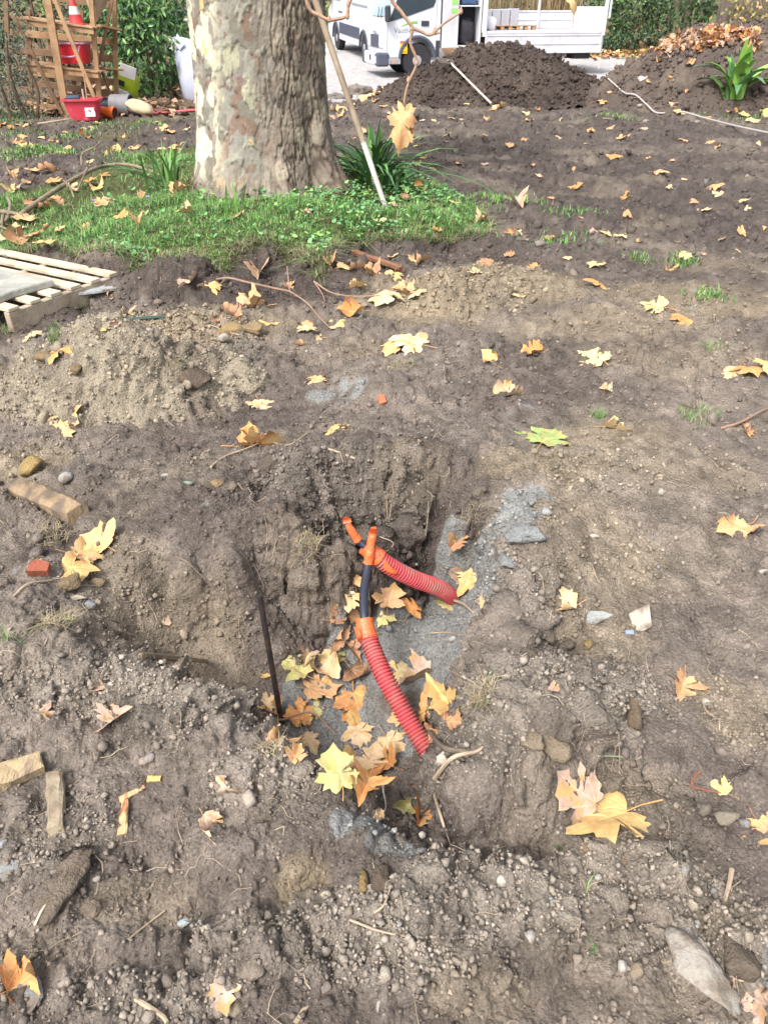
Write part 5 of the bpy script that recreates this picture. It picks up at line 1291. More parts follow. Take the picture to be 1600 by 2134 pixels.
for a in ((724, 35), (686, 42), (726, 10)):
    MB().lathe([(.001, -.005), (.0042, -.002), (.0042, .003), (.001, .009)], 8, at3(a[0], a[1], D0)).build('bud', TWB, tw2, smooth=True)
# its leaves, still hanging: folded leaf, tip down, facing the camera
def hang(px, py, D, hpx, kind, col, par, rollz=0, scalex=1., turn=0):
    p = at_d(px, py, D); m = mpp(p); me = LM[kind][1]; o = bpy.data.objects.new('leaf', me); link(o, par)
    k = hpx * m / 1.2; o.scale = (k * scalex, k, k); o.rotation_mode = 'QUATERNION'
    o.rotation_quaternion = Quaternion((1, 0, 0), -math.pi / 2 - .25) @ Quaternion((0, 1, 0), turn) @ Quaternion((0, 0, 1), rollz)
    o.location = p - TC + Vector((0, 0, -.33 * k)) ; c, a = LC[col]; o.color = s(*c) + (a,); return o
hang(838, 222, D0, 100, 'c', 'o', tw, .14, .55, .1)
hang(852, 220, D0 + .02, 62, 'F', 'o', tw, -.35, .8, -.5)
tz = [end, at3(1150, -330, 2.4), at3(1185, -140, 2.4), at3(1192, -60, 2.4), at3(1188, -25, 2.4)]
q = spline(tz, 6); N = len(q)
tw3 = MB().tube(q, [.008 - .004 * k / (N - 1) for k in range(N)], 7).build('hanging_twig', TWB, tree, smooth=True)
hang(1188, -28, 2.4, 50, 'x', 'y', tw3, 0, 1, .3)

# ------------------------------------------------------------------ pole leaning on the trunk
pb = hit(803, 432)[0]; ptop = at_d(636, -60, pb.y + .18); d_ = (ptop - pb)
pole = empty('leaning_pole', pb); bpy.context.view_layer.update(); tag(pole, 'long thin wooden pole with a whitened lower end leaning on the trunk', 'pole')
pe = pb + d_ * 1.12
child(MB().tube([pb + d_ * .30, pb + d_ * .6, pe], [.0235, .024, .025], 12).build('upper_shaft', M('pole_wood', s(164, 146, 124), .7, .2, 9, .3, 60, col2=s(142, 124, 104), c2=(.5, .7)), smooth=True), pole)
child(MB().tube([pb - d_ * .03, pb, pb + d_ * .15, pb + d_ * .302], [.017, .0215, .0225, .0238], 12).build('lower_shaft', M('pole_white', s(206, 202, 196), .7, .15, 10, .3, 60, col2=s(170, 154, 134), c2=(.56, .7)), smooth=True), pole)
# ------------------------------------------------------------------ grass and green plants
GR = M('grass_blade', attr=True, rough=.6, var=.12, scale=6, spec=.25)
def blades(P, Nn, L, wd, C, lean, curl=.5):
    """3-triangle bent blades; arrays"""
    n = len(P); a = rng.uniform(0, 6.283, n); dr = np.stack([np.cos(a), np.sin(a), 0 * a], -1); sd_ = np.stack([-np.sin(a), np.cos(a), 0 * a], -1)
    up = np.array([0, 0, 1.]) * .75 + Nn * .25; ln = np.abs(rng.normal(0, lean, n))[:, None]
    m = P + (up + dr * ln * .6) * (L * .55)[:, None]; t = P + (up * (1 - .35 * ln) + dr * ln * 1.6) * L[:, None]
    w_ = wd[:, None]
    V = np.stack([P - sd_ * w_, P + sd_ * w_, m - sd_ * w_ * .75, m + sd_ * w_ * .75, t], 1).reshape(-1, 3)
    b = (np.arange(n) * 5)[:, None]
    T = np.concatenate([b + np.array([[0, 1, 3]]), b + np.array([[0, 3, 2]]), b + np.array([[2, 3, 4]])])
    return V, T, np.repeat(C, 5, 0)
def gcol(n, dry=.15):
    pal = np.array([s(98, 152, 70), s(124, 176, 88), s(80, 126, 64), s(140, 178, 100), s(102, 142, 88)]); c = pal[rng.integers(0, 5, n)]
    d = rng.uniform(0, 1, n) < dry; c[d] = np.array([s(168, 154, 124), s(146, 132, 106)])[rng.integers(0, 2, d.sum())]
    return (c * rng.uniform(.8, 1.2, (n, 1))).astype(np.float32)
parts = []
dens = sst(-.35, .3, fbm(GX * 1.6, GY * 1.6, 0 * GX, 3, 131))
lit = np.exp(-(((GX + 2.6) / 1.1) ** 2 + ((GY - 7.6) / 1.3) ** 2))          # leaf litter, little grass
wg = G['A'] * (G['grass'] > .5) * (.12 + dens) * (1 - .97 * np.clip(lit * 1.3, 0, 1)) * (np.abs(GX) < .66 * (GY + 1)) * (GY < 9) * sst(.62, 1.0, np.hypot(GX + 1.05, GY - 7.1))
i = pick(G, 42000, wg); n = len(i); jit = rng.normal(0, .012, (n, 3)); jit[:, 2] = 0
parts.append(blades(G['V'][i] + jit, G['N'][i], rng.uniform(.02, .06, n) * (.6 + 1.1 * sst(-.2, .5, fbm(GX[i] * 4, GY[i] * 4, 0 * i, 2, 141))), rng.uniform(.0018, .0034, n), gcol(n, .16), .8))
# dry fringe hanging over the cut bank
edge = (G['grass'] > .12) & (G['grass'] < .75) & (GY < 6.6)
wg = G['A'] * edge * (np.abs(GX) < .66 * (GY + 1)); i = pick(G, 4200, wg); n = len(i)
parts.append(blades(G['V'][i], G['N'][i], rng.uniform(.04, .11, n), rng.uniform(.0015, .0025, n), gcol(n, .7), 1.1))
# thin green patches beyond
for px, py, rx, ry, cnt in [(60,320,60,14,1500),(95,318,60,10,900),(160,285,40,10,300),(40,285,40,10,300),(280,345,60,14,600),(1080,425,50,14,380),(1200,455,60,8,160),(1170,500,80,12,170),(1020,435,36,12,420),(215,262,30,6,200),(300,262,30,6,200),(60,240,60,8,700),(20,250,40,10,500),(1540,248,60,8,300),(1290,245,40,8,200),(1330,535,20,6,90),(1425,545,24,8,150),(1480,625,30,10,120)]:
    c = at_z(px, py, .03); RX = (at_z(px + rx, py, .03) - c).length; RY = abs(at_z(px, py - ry, .03).y - at_z(px, py + ry, .03).y) / 2
    wg = G['A'] * np.exp(-(((GX - c.x) / RX) ** 2 + ((GY - c.y) / RY) ** 2) * 1.4) * ((np.abs(GX - c.x) < 2.2 * RX) & (np.abs(GY - c.y) < 2.2 * RY))
    if wg.sum() <= 0: continue
    i = pick(G, cnt, wg); n = len(i); jit = rng.normal(0, .02, (n, 3)); jit[:, 2] = 0
    parts.append(blades(G['V'][i] + jit, G['N'][i], rng.uniform(.02, .06, n), rng.uniform(.002, .004, n) * (1 + .06 * c.y), gcol(n, .18), .5))
V, T, C = merge(parts); o = mk('grass', V, T=T, mat=GR, col=C); tag(o, 'short green grass growing round the trunk and in thin patches', 'grass', kind='stuff')
# broad little leaves of clover and violets in the turf
wg = G['A'] * (G['grass'] > .55) * (1.1 - dens) * (np.abs(GX) < .66 * (GY + 1)) * (GY < 9) * sst(-2.6, -1.2, GX)
i = pick(G, 4200, wg); n = len(i); k = 6; an = np.arange(k) / k * 2 * np.pi
disc = np.stack([np.cos(an) * 1.0, np.sin(an) * .85, .12 * np.cos(2 * an)], -1); rr = rng.uniform(.010, .021, n)
tl = rng.normal(0, .38, (n, 2)); Rm = np.zeros((n, 3, 3)); a = rng.uniform(0, 6.28, n)
cz, sz = np.cos(a), np.sin(a); Rz = np.stack([np.stack([cz, -sz, 0 * a], -1), np.stack([sz, cz, 0 * a], -1), np.stack([0 * a, 0 * a, 1 + 0 * a], -1)], 1)
v = np.einsum('nij,kj->nki', Rz, disc) * rr[:, None, None]; v[..., 2] += v[..., 0] * tl[:, :1] + v[..., 1] * tl[:, 1:]
v = v + (G['V'][i] + np.array([0, 0, 1]) * rng.uniform(.025, .065, (n, 1)))[:, None, :]
T = (np.array([[0, 1, 2], [0, 2, 3], [0, 3, 4], [0, 4, 5]])[None] + (np.arange(n) * k)[:, None, None]).reshape(-1, 3)
pal = np.array([s(96, 150, 92), s(118, 166, 112), s(78, 130, 80), s(140, 180, 96)]); C = np.repeat((pal[rng.integers(0, 4, n)] * rng.uniform(.8, 1.15, (n, 1))), k, 0)
o = mk('ground_cover', v.reshape(-1, 3), T=T, mat=GR, col=C); tag(o, 'low round leaved ground cover in the turf by the trunk', 'ground cover', kind='stuff')

# tufts one can count
def tuft(px, py, wpx, n, L, dry, label, lean=.7, wid=.0012):
    p, nn = hit(px, py); r_ = wpx * mpp(p) / 2; P = []; NN = []
    for k in range(n):
        a, q = random.uniform(0, 6.28), r_ * math.sqrt(random.random()) * .6
        h_, hn = drop(p.x + q * math.cos(a), p.y + q * math.sin(a)); P.append(h_[:]); NN.append(hn[:])
    P, NN = np.array(P), np.array(NN)
    V, T, C = blades(P, NN, rng.uniform(.4, 1.1, n) * L * (.75 if dry > .6 else 1), np.full(n, wid), gcol(n, dry), lean * (1.8 if dry > .6 else 1))
    o = mk('grass_tuft', V, T=T, mat=GR, col=C); tag(o, label, 'grass tuft')
for a in [(640,1135,90,170,.035,.93,'dry grass tuft hanging at the far rim of the pit'),
          (120,1300,110,200,.05,.95,'straw coloured tuft on the soil left of the pit'),(1005,1440,70,170,.04,.97,'grey dry tuft on the right rim of the pit'),
          (975,1130,80,110,.045,.97,'dead grass over the dark back corner of the pit'),(830,760,120,160,.04,.95,'dry matted grass above the grey gravel patch'),
          (990,560,110,220,.06,.9,'large dry sod right of the brown stick'),(370,770,70,120,.04,.95,'dry grass on the clod at the heap end'),
          (560,1570,90,110,.03,.97,'dry roots and grass at the left rim of the pit'),(1450,870,150,150,.06,.5,'pale green tuft near the right edge'),
          (1245,868,50,90,.035,.1,'short green tuft behind the yellow leaf at right'),(165,645,50,130,.08,.25,'green tuft beside the pallet'),
          (120,705,60,110,.07,.3,'green tuft in front of the pallet corner'),(15,690,60,100,.08,.75,'dry tuft at the left edge below the pallet'),
          (12,1330,30,12,.05,.0,'few green blades at the left edge'),(1238,1980,20,7,.035,.0,'three green blades in the lower right'),
          (1170,1770,20,5,.04,.0,'single green blades below the big yellow leaf'),(1480,730,60,40,.06,.1,'small green weed at right'),
          (110,1115,110,160,.04,1.,'dark root mat under the wood block'),(1220,1860,14,5,.05,.1,'bent green blade in the crumbs at lower right')]: tuft(*a)
# strap leaved clumps
STRAP = M('strap_leaf', attr=True, rough=.45, var=.15, scale=8, spec=.4)
def strap_clump(name, loc, n, L, w_, spread, cols, label, arch=.6, bias=(0, 0)):
    root = empty(name, loc); tag(root, label, 'plant')
    for k in range(n):
        a = random.uniform(0, 6.28); l = L * random.uniform(.6, 1.1); sp_ = abs(random.gauss(0, spread)); m = 7; V = []; dx, dy = math.cos(a) + bias[0], math.sin(a) + bias[1]
        b = Vector((random.gauss(0, .05), random.gauss(0, .05), -.02)); sdv = Vector((-dy, dx, 0)).normalized()
        for q in range(m):
            t = q / (m - 1); c = b + Vector((dx * sp_ * l * t * (.5 + .8 * t), dy * sp_ * l * t * (.5 + .8 * t), l * (t - arch * sp_ * t * t * t)))
            ww = w_ * (math.sin(math.pi * min(1, .25 + .75 * t)) ** .7) * (1 if t < 1 else .05)
            V += [c - sdv * ww / 2 + Vector((0, 0, ww * .2)), c, c + sdv * ww / 2 + Vector((0, 0, ww * .2))]
        F = [[q * 3 + e, q * 3 + e + 1, q * 3 + e + 4, q * 3 + e + 3] for q in range(m - 1) for e in (0, 1)]
        c = np.tile(np.array(s(*random.choice(cols))) * random.uniform(.8, 1.15), (len(V), 1))
        mk('leaf', V, Q=F, mat=STRAP, parent=root, col=c)
    return root
GC = [(86, 132, 70), (104, 152, 76), (72, 112, 66), (124, 164, 92)]
strap_clump('iris_clump', hit(352, 402)[0], 34, .52, .022, .55, GC, 'tall strap leaved iris clump left of the trunk', .5, (-.25, 0))
strap_clump('iris_clump', hit(490, 440)[0], 5, .3, .02, .25, [(120, 172, 84)], 'few upright strap leaves at the foot of the trunk', .4)
strap_clump('strap_leaved_plant', hit(775, 388)[0], 85, .6, .042, .75, GC + [(74, 112, 62), (66, 100, 58)], 'dense long leaved green plant behind the leaning pole', .55)
strap_clump('strap_leaved_plant', hit(835, 385)[0], 20, .34, .032, .9, GC, 'smaller long leaved plant right of the leaning pole', .55, (.3, 0))
strap_clump('grass_clump', hit(405, 400)[0], 60, .26, .007, .9, [(122, 120, 84), (96, 116, 72), (150, 136, 100)], 'scruffy clump of thin dull blades against the left of the trunk', .5)
# purple flowers
FL = M('purple_petal', s(190, 160, 214), .6, .1)
for px, py, lb in [(8,345,'tiny purple flower at the left edge beyond the branch'),(5,390,'second tiny purple flower at the left edge'),(313,436,'tiny purple flower under the iris clump'),(202,443,'tiny white purple flower in the grass right of the branch'),(760,385,'tiny pale flower by the leaning pole'),(778,402,'tiny violet flower at the foot of the leaning pole')]:
    p, n = hit(px, py); root = empty('violet', p); tag(root, lb, 'flower')
    for k in range(5):
        a = k * 1.2566; c = Vector((math.cos(a) * .016, math.sin(a) * .016, .09)); sdv = Vector((-math.sin(a), math.cos(a), 0))
        MB().add([Vector((0, 0, .082)), c * .6 + Vector((0, 0, .036)) - sdv * .010, c + Vector((0, 0, .008)), c * .6 + Vector((0, 0, .036)) + sdv * .010], [[0, 1, 2, 3]]).build('petal', FL, root)
    MB().tube([(0, 0, 0), (.004, 0, .05), (0, 0, .084)], .0015, 4).build('stem', M('green_stem', None), root)
# ------------------------------------------------------------------ wooden rack at the left with its things
RW = M('rack_wood', s(178, 144, 108), .85, .22, 7, .3, 40, col2=s(146, 116, 88), c2=(.5, .68))
RWD = M('rack_wood_dark', s(136, 108, 84), .85, .22, 7, .3, 40)
rk = empty('wooden_rack', at_z(135, 242, 0)); bpy.context.view_layer.update(); tag(rk, 'open rack knocked together from pallet wood before the hedge', 'rack')
def rb(name, a, b, D, w_, h_, mat=None, D2=None, up=(0, 1, 0)):
    return child(MB().beam(at_d(a[0], a[1], D), at_d(b[0], b[1], D2 or D), w_, h_, up, .004).build(name, mat or RW), rk)
DF = 13.6
rb('post', (140, 243), (93, -40), DF, .115, .05); rb('post', (208, 212), (187, -40), DF + .25, .075, .05); rb('post', (243, 205), (238, -40), DF + .8, .07, .05)
rb('post', (22, 225), (12, -40), DF + .75, .07, .05, RWD)
rb('brace', (131, 238), (28, 30), DF - .06, .055, .03, RWD); rb('brace', (200, 210), (110, -12), DF - .06, .06, .03); rb('brace', (207, 135), (236, -10), DF + .45, .05, .03, RWD); rb('brace', (238, 212), (212, 148), DF + .5, .035, .03, RWD)
for (a, b) in (((28, 36), (196, 58)), ((46, 132), (206, 150))):
    pa, pb_ = at_d(a[0], a[1], DF + .1), at_d(b[0], b[1], DF + .1)
    for k in range(4):
        off = Vector((.02 * k, .135 * k, 0)); child(MB().beam(pa + off, pb_ + off, .12, .022, (0, 0, 1), .003).build('shelf_board', RW), rk)
    child(MB().beam(pa + Vector((0, -.03, -.05)), pb_ + Vector((0, -.03, -.05)), .02, .075, (0, 0, 1), .003).build('shelf_front', RW), rk)
for (a, b, m) in (((200, 53), (242, 62), RW), ((206, 141), (245, 145), RW)):
    child(MB().beam(at_d(*a, DF + .5), at_d(*b, DF + .75), .4, .03, (0, 0, 1), .003).build('shelf_board', m), rk)
for a, b in (((10, 66), (242, 88)), ((25, 104), (243, 122)), ((60, 150), (243, 172)), ((70, 172), (243, 197)), ((85, -8), (243, 12)), ((35, 214), (120, 226)), ((140, 200), (243, 212))):
    rb('back_slat', a, b, DF + .85, .1, .022, RW if a[1] % 4 else RWD)
for x in (62, 105, 152, 172): rb('back_post', (x + 4, 215), (x - 2, 20), DF + .9, .07, .03, RWD)
# traffic cone
CRED = M('cone_red', s(214, 64, 62), .5, .12, 10, spec=.4); CWH = M('cone_white', s(226, 222, 222), .5, .08, 10)
cb_ = at_d(161, 53, DF + .32); cn = empty('traffic_cone', cb_); cn.scale = (.8, .8, .68); tag(cn, 'red and white traffic cone on the upper rack shelf', 'cone')
MB().box((0, 0, .02), (.36, .36, .035), None, .012).build('base', CRED, cn)
MB().lathe([(.15, .037), (.135, .06), (.108, .215)], 20, caps=False).build('body', CRED, cn, True)
MB().lathe([(.1085, .213), (.075, .37)], 20, caps=False).build('white_band', CWH, cn, True)
MB().lathe([(.0755, .368), (.05, .49), (.03, .56), (.028, .6)], 20).build('tip', CRED, cn, True)
def tub(root, w0, w1, d0, d1, h, mat, rim, name='body', th=.012, rimname='rim'):
    V = []; F = []
    for (a, b, z) in ((w0, d0, 0), (w1, d1, h), (w1 - th * 2, d1 - th * 2, h), (w0 - th * 2, d0 - th * 2, th)):
        for k in range(16):
            an = 2 * math.pi * (k + .5) / 16; cx_, cy_ = math.cos(an), math.sin(an); e = .22
            V.append((math.copysign(abs(cx_) ** e, cx_) * a / 2, math.copysign(abs(cy_) ** e, cy_) * b / 2, z))
    for l in range(3): F += [[l * 16 + k, l * 16 + (k + 1) % 16, (l + 1) * 16 + (k + 1) % 16, (l + 1) * 16 + k] for k in range(16)]
    F += [list(range(16))[::-1], [48 + k for k in range(16)]]
    MB().add(V, F).build(name, mat, root, True)
    V = []
    for (o_, z) in ((.0, h - .025), (.025, h - .02), (.025, h + .006), (-.014, h + .006)):
        for k in range(16):
            an = 2 * math.pi * (k + .5) / 16; cx_, cy_ = math.cos(an), math.sin(an); e = .22
            V.append((math.copysign(abs(cx_) ** e, cx_) * (w1 / 2 + o_), math.copysign(abs(cy_) ** e, cy_) * (d1 / 2 + o_), z))
    MB().add(V, [[l * 16 + k, l * 16 + (k + 1) % 16, (l + 1) * 16 + (k + 1) % 16, (l + 1) * 16 + k] for l in range(3) for k in range(16)]).build(rimname, rim, root, True)
BRED = M('bucket_red', s(212, 42, 50), .4, .12, 8, spec=.5); LILAC = M('bucket_rim', s(196, 150, 170), .5, .1)
mb_ = empty('mop_bucket', at_d(160, 139, DF + .3), (0, 0, -.12)); tag(mb_, 'red wheeled mop bucket on the lower rack shelf', 'bucket')
tub(mb_, .42, .52, .28, .32, .29, BRED, LILAC); mb_.location.z += .045
MB().tube(spline([(-.25, -.17, .27), (-.2, -.19, .13), (0, -.2, .1), (.15, -.2, .13), (.22, -.19, .25)], 5), .013, 8).build('handle', LILAC, mb_, True)
for x in (-.17, .17):
    for y in (-.1, .1): MB().lathe([(.026, -.012), (.028, 0), (.026, .012)], 12, (x, y, -.018), 'x').build('castor', M('castor', s(90, 84, 110), .5), mb_, True)
# canvas hood hanging on the rack
cv = MB().lathe([(.03, -.0), (.07, .08), (.15, .26), (.2, .36), (.195, .36), (.14, .25), (.02, .02)], 16).build('canvas_bag', M('canvas', s(196, 176, 150), .9, .2, 12, .4, 60), None, True)
cv.location = at_d(199, 44, DF + .45); cv.rotation_euler = (0, .25, .2); tag(cv, 'beige cone shaped canvas bag hanging at the right of the rack', 'bag')
# red mortar trough
TR = M('trough_red', s(206, 66, 82), .6, .18, 9, .2, 50, col2=s(222, 130, 136), c2=(.56, .74))
pt_ = hit(175, 251)[0]; tr = empty('mortar_trough', pt_ + Vector((0, .12, 0)), (.0, 0, .12)); tag(tr, 'dusty red plastic tub of tools on the ground before the rack', 'tub')
tub(tr, .40, .54, .26, .36, .29, TR, TR)
MB().box((.12, -.165, .14), (.15, .006, .17), (-.2, 0, 0), .002).build('sticker', M('sticker_white', s(226, 214, 214), .6, .08, 30, col2=s(150, 60, 70), c2=(.56, .6)), tr)
MB().lathe([(.035, -.1), (.04, -.09), (.04, .09), (.035, .1)], 14, (-.13, -.02, .3), 'x').build('blue_roll', M('navy', s(62, 72, 92), .7), tr, True)
MB().tube([(.02, 0, .1), (.03, .02, .42)], .014, 8).build('tool_handle', M('tool_grey', s(190, 176, 166), .7), tr, True)
MB().tube([(.06, 0, .1), (.09, .06, .62)], .010, 8).build('tool_handle', RW, tr, True)
# orange pot, dark pot, grey bucket, beige jug, green and white sack
og = hit(229, 247)[0]; pot = empty('flower_pot', og + Vector((0, .02, .085)), (0, .1, -.25)); tag(pot, 'orange plastic pot lying on its side by the red tub', 'pot')
OR = M('pot_orange', s(234, 112, 44), .5, .1, 10)
MB().lathe([(.07, -.12), (.085, .06), (.094, .06), (.094, .11), (.082, .11), (.062, -.1)], 20, axis='x').build('body', OR, pot, True)
MB().lathe([(.0785, .1065), (.001, .1045)], 20, axis='x', caps=False).build('inside', M('pot_dark', s(60, 46, 40), .9), pot, True)
o2 = MB().lathe([(.03, -.12), (.035, -.05), (.05, .05), (.03, .1)], 14, axis='x').build('trowel_handle', OR, None, True); o2.location = hit(205, 243)[0] + Vector((0, .1, .05)); tag(o2, 'orange tool grip between the red tub and the orange pot', 'tool grip')
dk = empty('dark_pot', hit(214, 238)[0] + Vector((0, .3, .1)), (0, .1, .2)); tag(dk, 'dark blue grey bucket lying behind the orange pot', 'bucket')
MB().lathe([(.1, -.14), (.12, .1), (.13, .1), (.13, .14), (.11, .14), (.09, -.12)], 18, axis='x').build('body', M('dark_bucket', s(48, 54, 66), .5, .15), dk, True)
MB().tube(spline([(.12, -.13, 0), (.2, -.1, .06), (.24, 0, .08), (.2, .1, .06), (.12, .13, 0)], 4), .006, 6).build('bail', M('tool_grey', None), dk, True)
gb = empty('grey_bucket', hit(248, 243)[0] + Vector((0, .25, .15)), (0, .08, -.15)); tag(gb, 'dusty grey bucket lying on its side between dark bucket and jug', 'bucket')
MB().lathe([(.13, -.17), (.16, .13), (.172, .13), (.172, .17), (.15, .17), (.12, -.15)], 20, axis='x').build('body', M('grey_bucket', s(128, 126, 128), .7, .2, 9, .2, 40), gb, True)
MB().tube(spline([(.15, -.17, 0), (.22, -.12, -.08), (.25, 0, -.12), (.22, .12, -.08), (.15, .17, 0)], 4), .006, 6).build('bail', M('tool_grey', None), gb, True)
def sack(name, loc, size, mat, label, seed, rot=(0, 0, 0), pinch=.5, cat='sack'):
    V, T = IC3; V = V.copy(); V = np.sign(V) * np.abs(V) ** .75
    V = V * (1 + .3 * fbm(V[:, 0] * 2 + seed, V[:, 1] * 2, V[:, 2] * 2, 3, seed)[:, None])
    f = 1 - pinch * np.clip(V[:, 2], 0, 1) ** 2; V[:, 1] *= f; V = V * np.array(size) / 2
    o = mk(name, V, T=T, mat=mat, parent=None); o.location = loc; o.rotation_euler = rot
    if label: tag(o, label, cat)
    return o
sack('cement_sack', hit(288, 245)[0] + Vector((0, .2, .12)), (.42, .26, .2), M('sack_beige', s(206, 184, 150), .85, .15, 8, .5, 30), 'cream paper sack slumped right of the grey bucket', 4, (0, .3, .1), .7)
gs = empty('compost_sack', hit(266, 222)[0] + Vector((0, .1, .0)), (0, 0, .1)); bpy.context.view_layer.update(); tag(gs, 'green and white plastic compost sack propped against the hedge', 'sack')
o = sack('sack_body', (0, 0, 0), (.44, .14, .62), M('sack_green', s(168, 190, 50), .45, .15, 6, .4, 20, col2=s(150, 176, 46)), None, 6, (.25, .35, 0), .6); o.parent = gs; o.location = (0, 0, .3)
for nm, c, sz, m in (('white_panel', (.10, -.10, .53), (.27, .012, .2), CWH), ('white_panel', (-.1, -.125, .16), (.26, .012, .24), CWH), ('black_label', (-.06, -.12, .37), (.15, .012, .09), M('sack_black', s(44, 46, 44), .5))):
    MB().box(c, sz, (.15, .35, 0), .004).build(nm, m, gs)
# hose, big bag, lath
line('garden_hose', [(303,240),(330,239),(360,236),(395,233),(430,232)], .02, .02, M('hose_red', s(214, 92, 104), .5, .12), 'pinkish red hose on the ground left of the trunk', 'hose', .02, 10)
line('garden_hose', [(300,232),(318,230),(338,229)], .012, .012, M('hose_red', None), 'short bit of thin red hose behind the longer one', 'hose', .012, 8)
line('wooden_lath', [(80,261),(125,255),(178,246)], .016, .016, M('lath', s(184, 164, 134), .85, .2), 'thin pale lath on the soil before the red tub', 'lath', .02, 6)
bb = empty('builders_bag', at_z(402, 216, 0) + Vector((.1, .3, 0))); tag(bb, 'tall white woven bag standing behind the left of the trunk', 'bag')
BW = M('woven_bag', s(206, 210, 232), .7, .08, 6, .3, 40)
n_ = 22; prof = [(.26, 0), (.33, .08), (.37, .35), (.38, .62), (.36, .82), (.37, .95), (.36, .955), (.33, .84)]; V = []
for r_, z_ in prof:
    for k in range(n_): a = 2 * math.pi * k / n_; f = 1 + .05 * math.sin(3 * a + z_ * 4) + .02 * random.uniform(-1, 1); V.append((r_ * f * math.cos(a), r_ * f * math.sin(a), z_ * (1.08 + .04 * math.sin(2 * a))))
F = [[l * n_ + k, l * n_ + (k + 1) % n_, (l + 1) * n_ + (k + 1) % n_, (l + 1) * n_ + k] for l in range(len(prof) - 1) for k in range(n_)] + [list(range(n_))[::-1], [(len(prof) - 1) * n_ + k for k in range(n_)]]
MB().add(V, F).build('body', BW, bb, True)
MB().add([(-.34, -.1, .92), (-.42, -.16, 1.0), (-.3, -.3, .98), (-.2, -.36, 1.12), (-.1, -.37, .95), (-.2, -.34, .86)], [[0, 1, 2, 5], [5, 2, 3, 4]]).build('torn_flap', M('bag_flap', s(226, 232, 236), .6, .05), bb)

# ------------------------------------------------------------------ bushes and hedges
FOL = M('foliage', attr=True, rough=.5, var=.12, scale=3, spec=.35)
def bush(name, lobes, n, ls, asp, cols, label, stems=(), cat='bush', droop=.35, shell=.55, litter=.0, crown='crown', lab=True):
    """crown of folded leaves spread through several lobes; lobes: (cx, cy, cz, rx, ry, rz)"""
    root = empty(name, (lobes[0][0], lobes[0][1], 0)); bpy.context.view_layer.update()
    if lab: tag(root, label, cat)
    Lb = np.array(lobes); vol = Lb[:, 3] * Lb[:, 4] * Lb[:, 5]; li = rng.choice(len(Lb), n, p=vol / vol.sum())
    d = rng.normal(size=(n, 3)); d /= np.linalg.norm(d, axis=1, keepdims=True)
    r_ = shell + (1 - shell) * rng.uniform(0, 1, n) ** .6
    P = Lb[li, :3] + d * r_[:, None] * Lb[li, 3:]
    k = fbm(P[:, 0] * 2.2, P[:, 1] * 2.2, P[:, 2] * 2.2, 3, int(abs(lobes[0][0]) * 10) + 3) > -.16
    P, d = P[k], d[k]; n = len(P); P[:, 2] = np.maximum(P[:, 2], .03)
    ax = d * .7 + rng.normal(0, .6, (n, 3)); ax[:, 2] -= droop; ax /= np.linalg.norm(ax, axis=1, keepdims=True)
    sd_ = np.cross(ax, rng.normal(size=(n, 3)) * .6 + d); sd_ /= np.linalg.norm(sd_, axis=1, keepdims=True) + 1e-9; up = np.cross(sd_, ax)
    L = (ls * rng.uniform(.6, 1.2, n))[:, None]; W_ = L * asp
    V = np.stack([P, P + ax * L * .5 + sd_ * W_ * .5 + up * L * .08, P + ax * L, P + ax * L * .5 - sd_ * W_ * .5 + up * L * .08], 1).reshape(-1, 3)
    b = (np.arange(n) * 4)[:, None]; T = np.concatenate([b + np.array([[0, 1, 2]]), b + np.array([[0, 2, 3]])])
    pal = np.array([s(*c) for c in cols]); C = np.repeat(pal[rng.integers(0, len(cols), n)] * rng.uniform(.75, 1.2, (n, 1)), 4, 0)
    o = mk(crown, V, T=T, mat=FOL, col=C); child(o, root)
    for a, b_, r0 in stems:
        a, b_ = Vector(a), Vector(b_); mid = (a + b_) / 2 + Vector((random.uniform(-.1, .1), random.uniform(-.1, .1), 0))
        q = spline([a, mid, b_], 4); N = len(q)
        child(MB().tube(q, [r0 * (1 - .5 * i_ / (N - 1)) for i_ in range(N)], 7).build('stem', M('bush_stem', s(112, 92, 76), .9, .25), smooth=True), root)
    return root
def P_(px, py, D): return at_d(px, py, D)
lc = P_(298, 120, 16.3)
bush('laurel_bush', [(lc.x, 16.4, .85, .72, .9, .8), (lc.x - .35, 16.6, 1.5, .7, .8, .8), (lc.x + .25, 16.7, 1.6, .6, .8, .7), (lc.x + .55, 16.2, 1.0, .35, .6, .6)], 5600, .15, .36,
     [(72, 112, 58), (92, 134, 68), (54, 88, 50), (118, 154, 86), (64, 96, 68)], 'glossy green laurel bush right of the wooden rack', [((lc.x, 16.5, 0), (lc.x - .1, 16.6, 1.4), .04), ((lc.x + .5, 16.2, 0), (lc.x + .6, 16.2, .7), .02)], droop=.6)
sc_ = P_(14, 120, 13.1)
bush('olive_shrub', [(sc_.x - .1, 13.3, .8, .38, .5, .75), (sc_.x - .1, 13.3, 1.5, .5, .5, .6), (sc_.x - .3, 13.2, .5, .42, .5, .5), (sc_.x + .1, 13.35, .45, .22, .35, .4)], 3800, .085, .2,
     [(86, 100, 84), (104, 118, 100), (70, 84, 68), (122, 132, 112)], 'dark grey green narrow leaved shrub at the left edge', [((sc_.x, 13.3, 0), (sc_.x, 13.3, 1.2), .04), ((sc_.x - .2, 13.2, 0), (sc_.x - .4, 13.2, 1.0), .03), ((sc_.x + .15, 13.3, 0), (sc_.x + .2, 13.3, .8), .03)])
hl = P_(60, 60, 19)
GN = [(56, 76, 46), (70, 94, 52), (44, 60, 40), (88, 108, 62)]
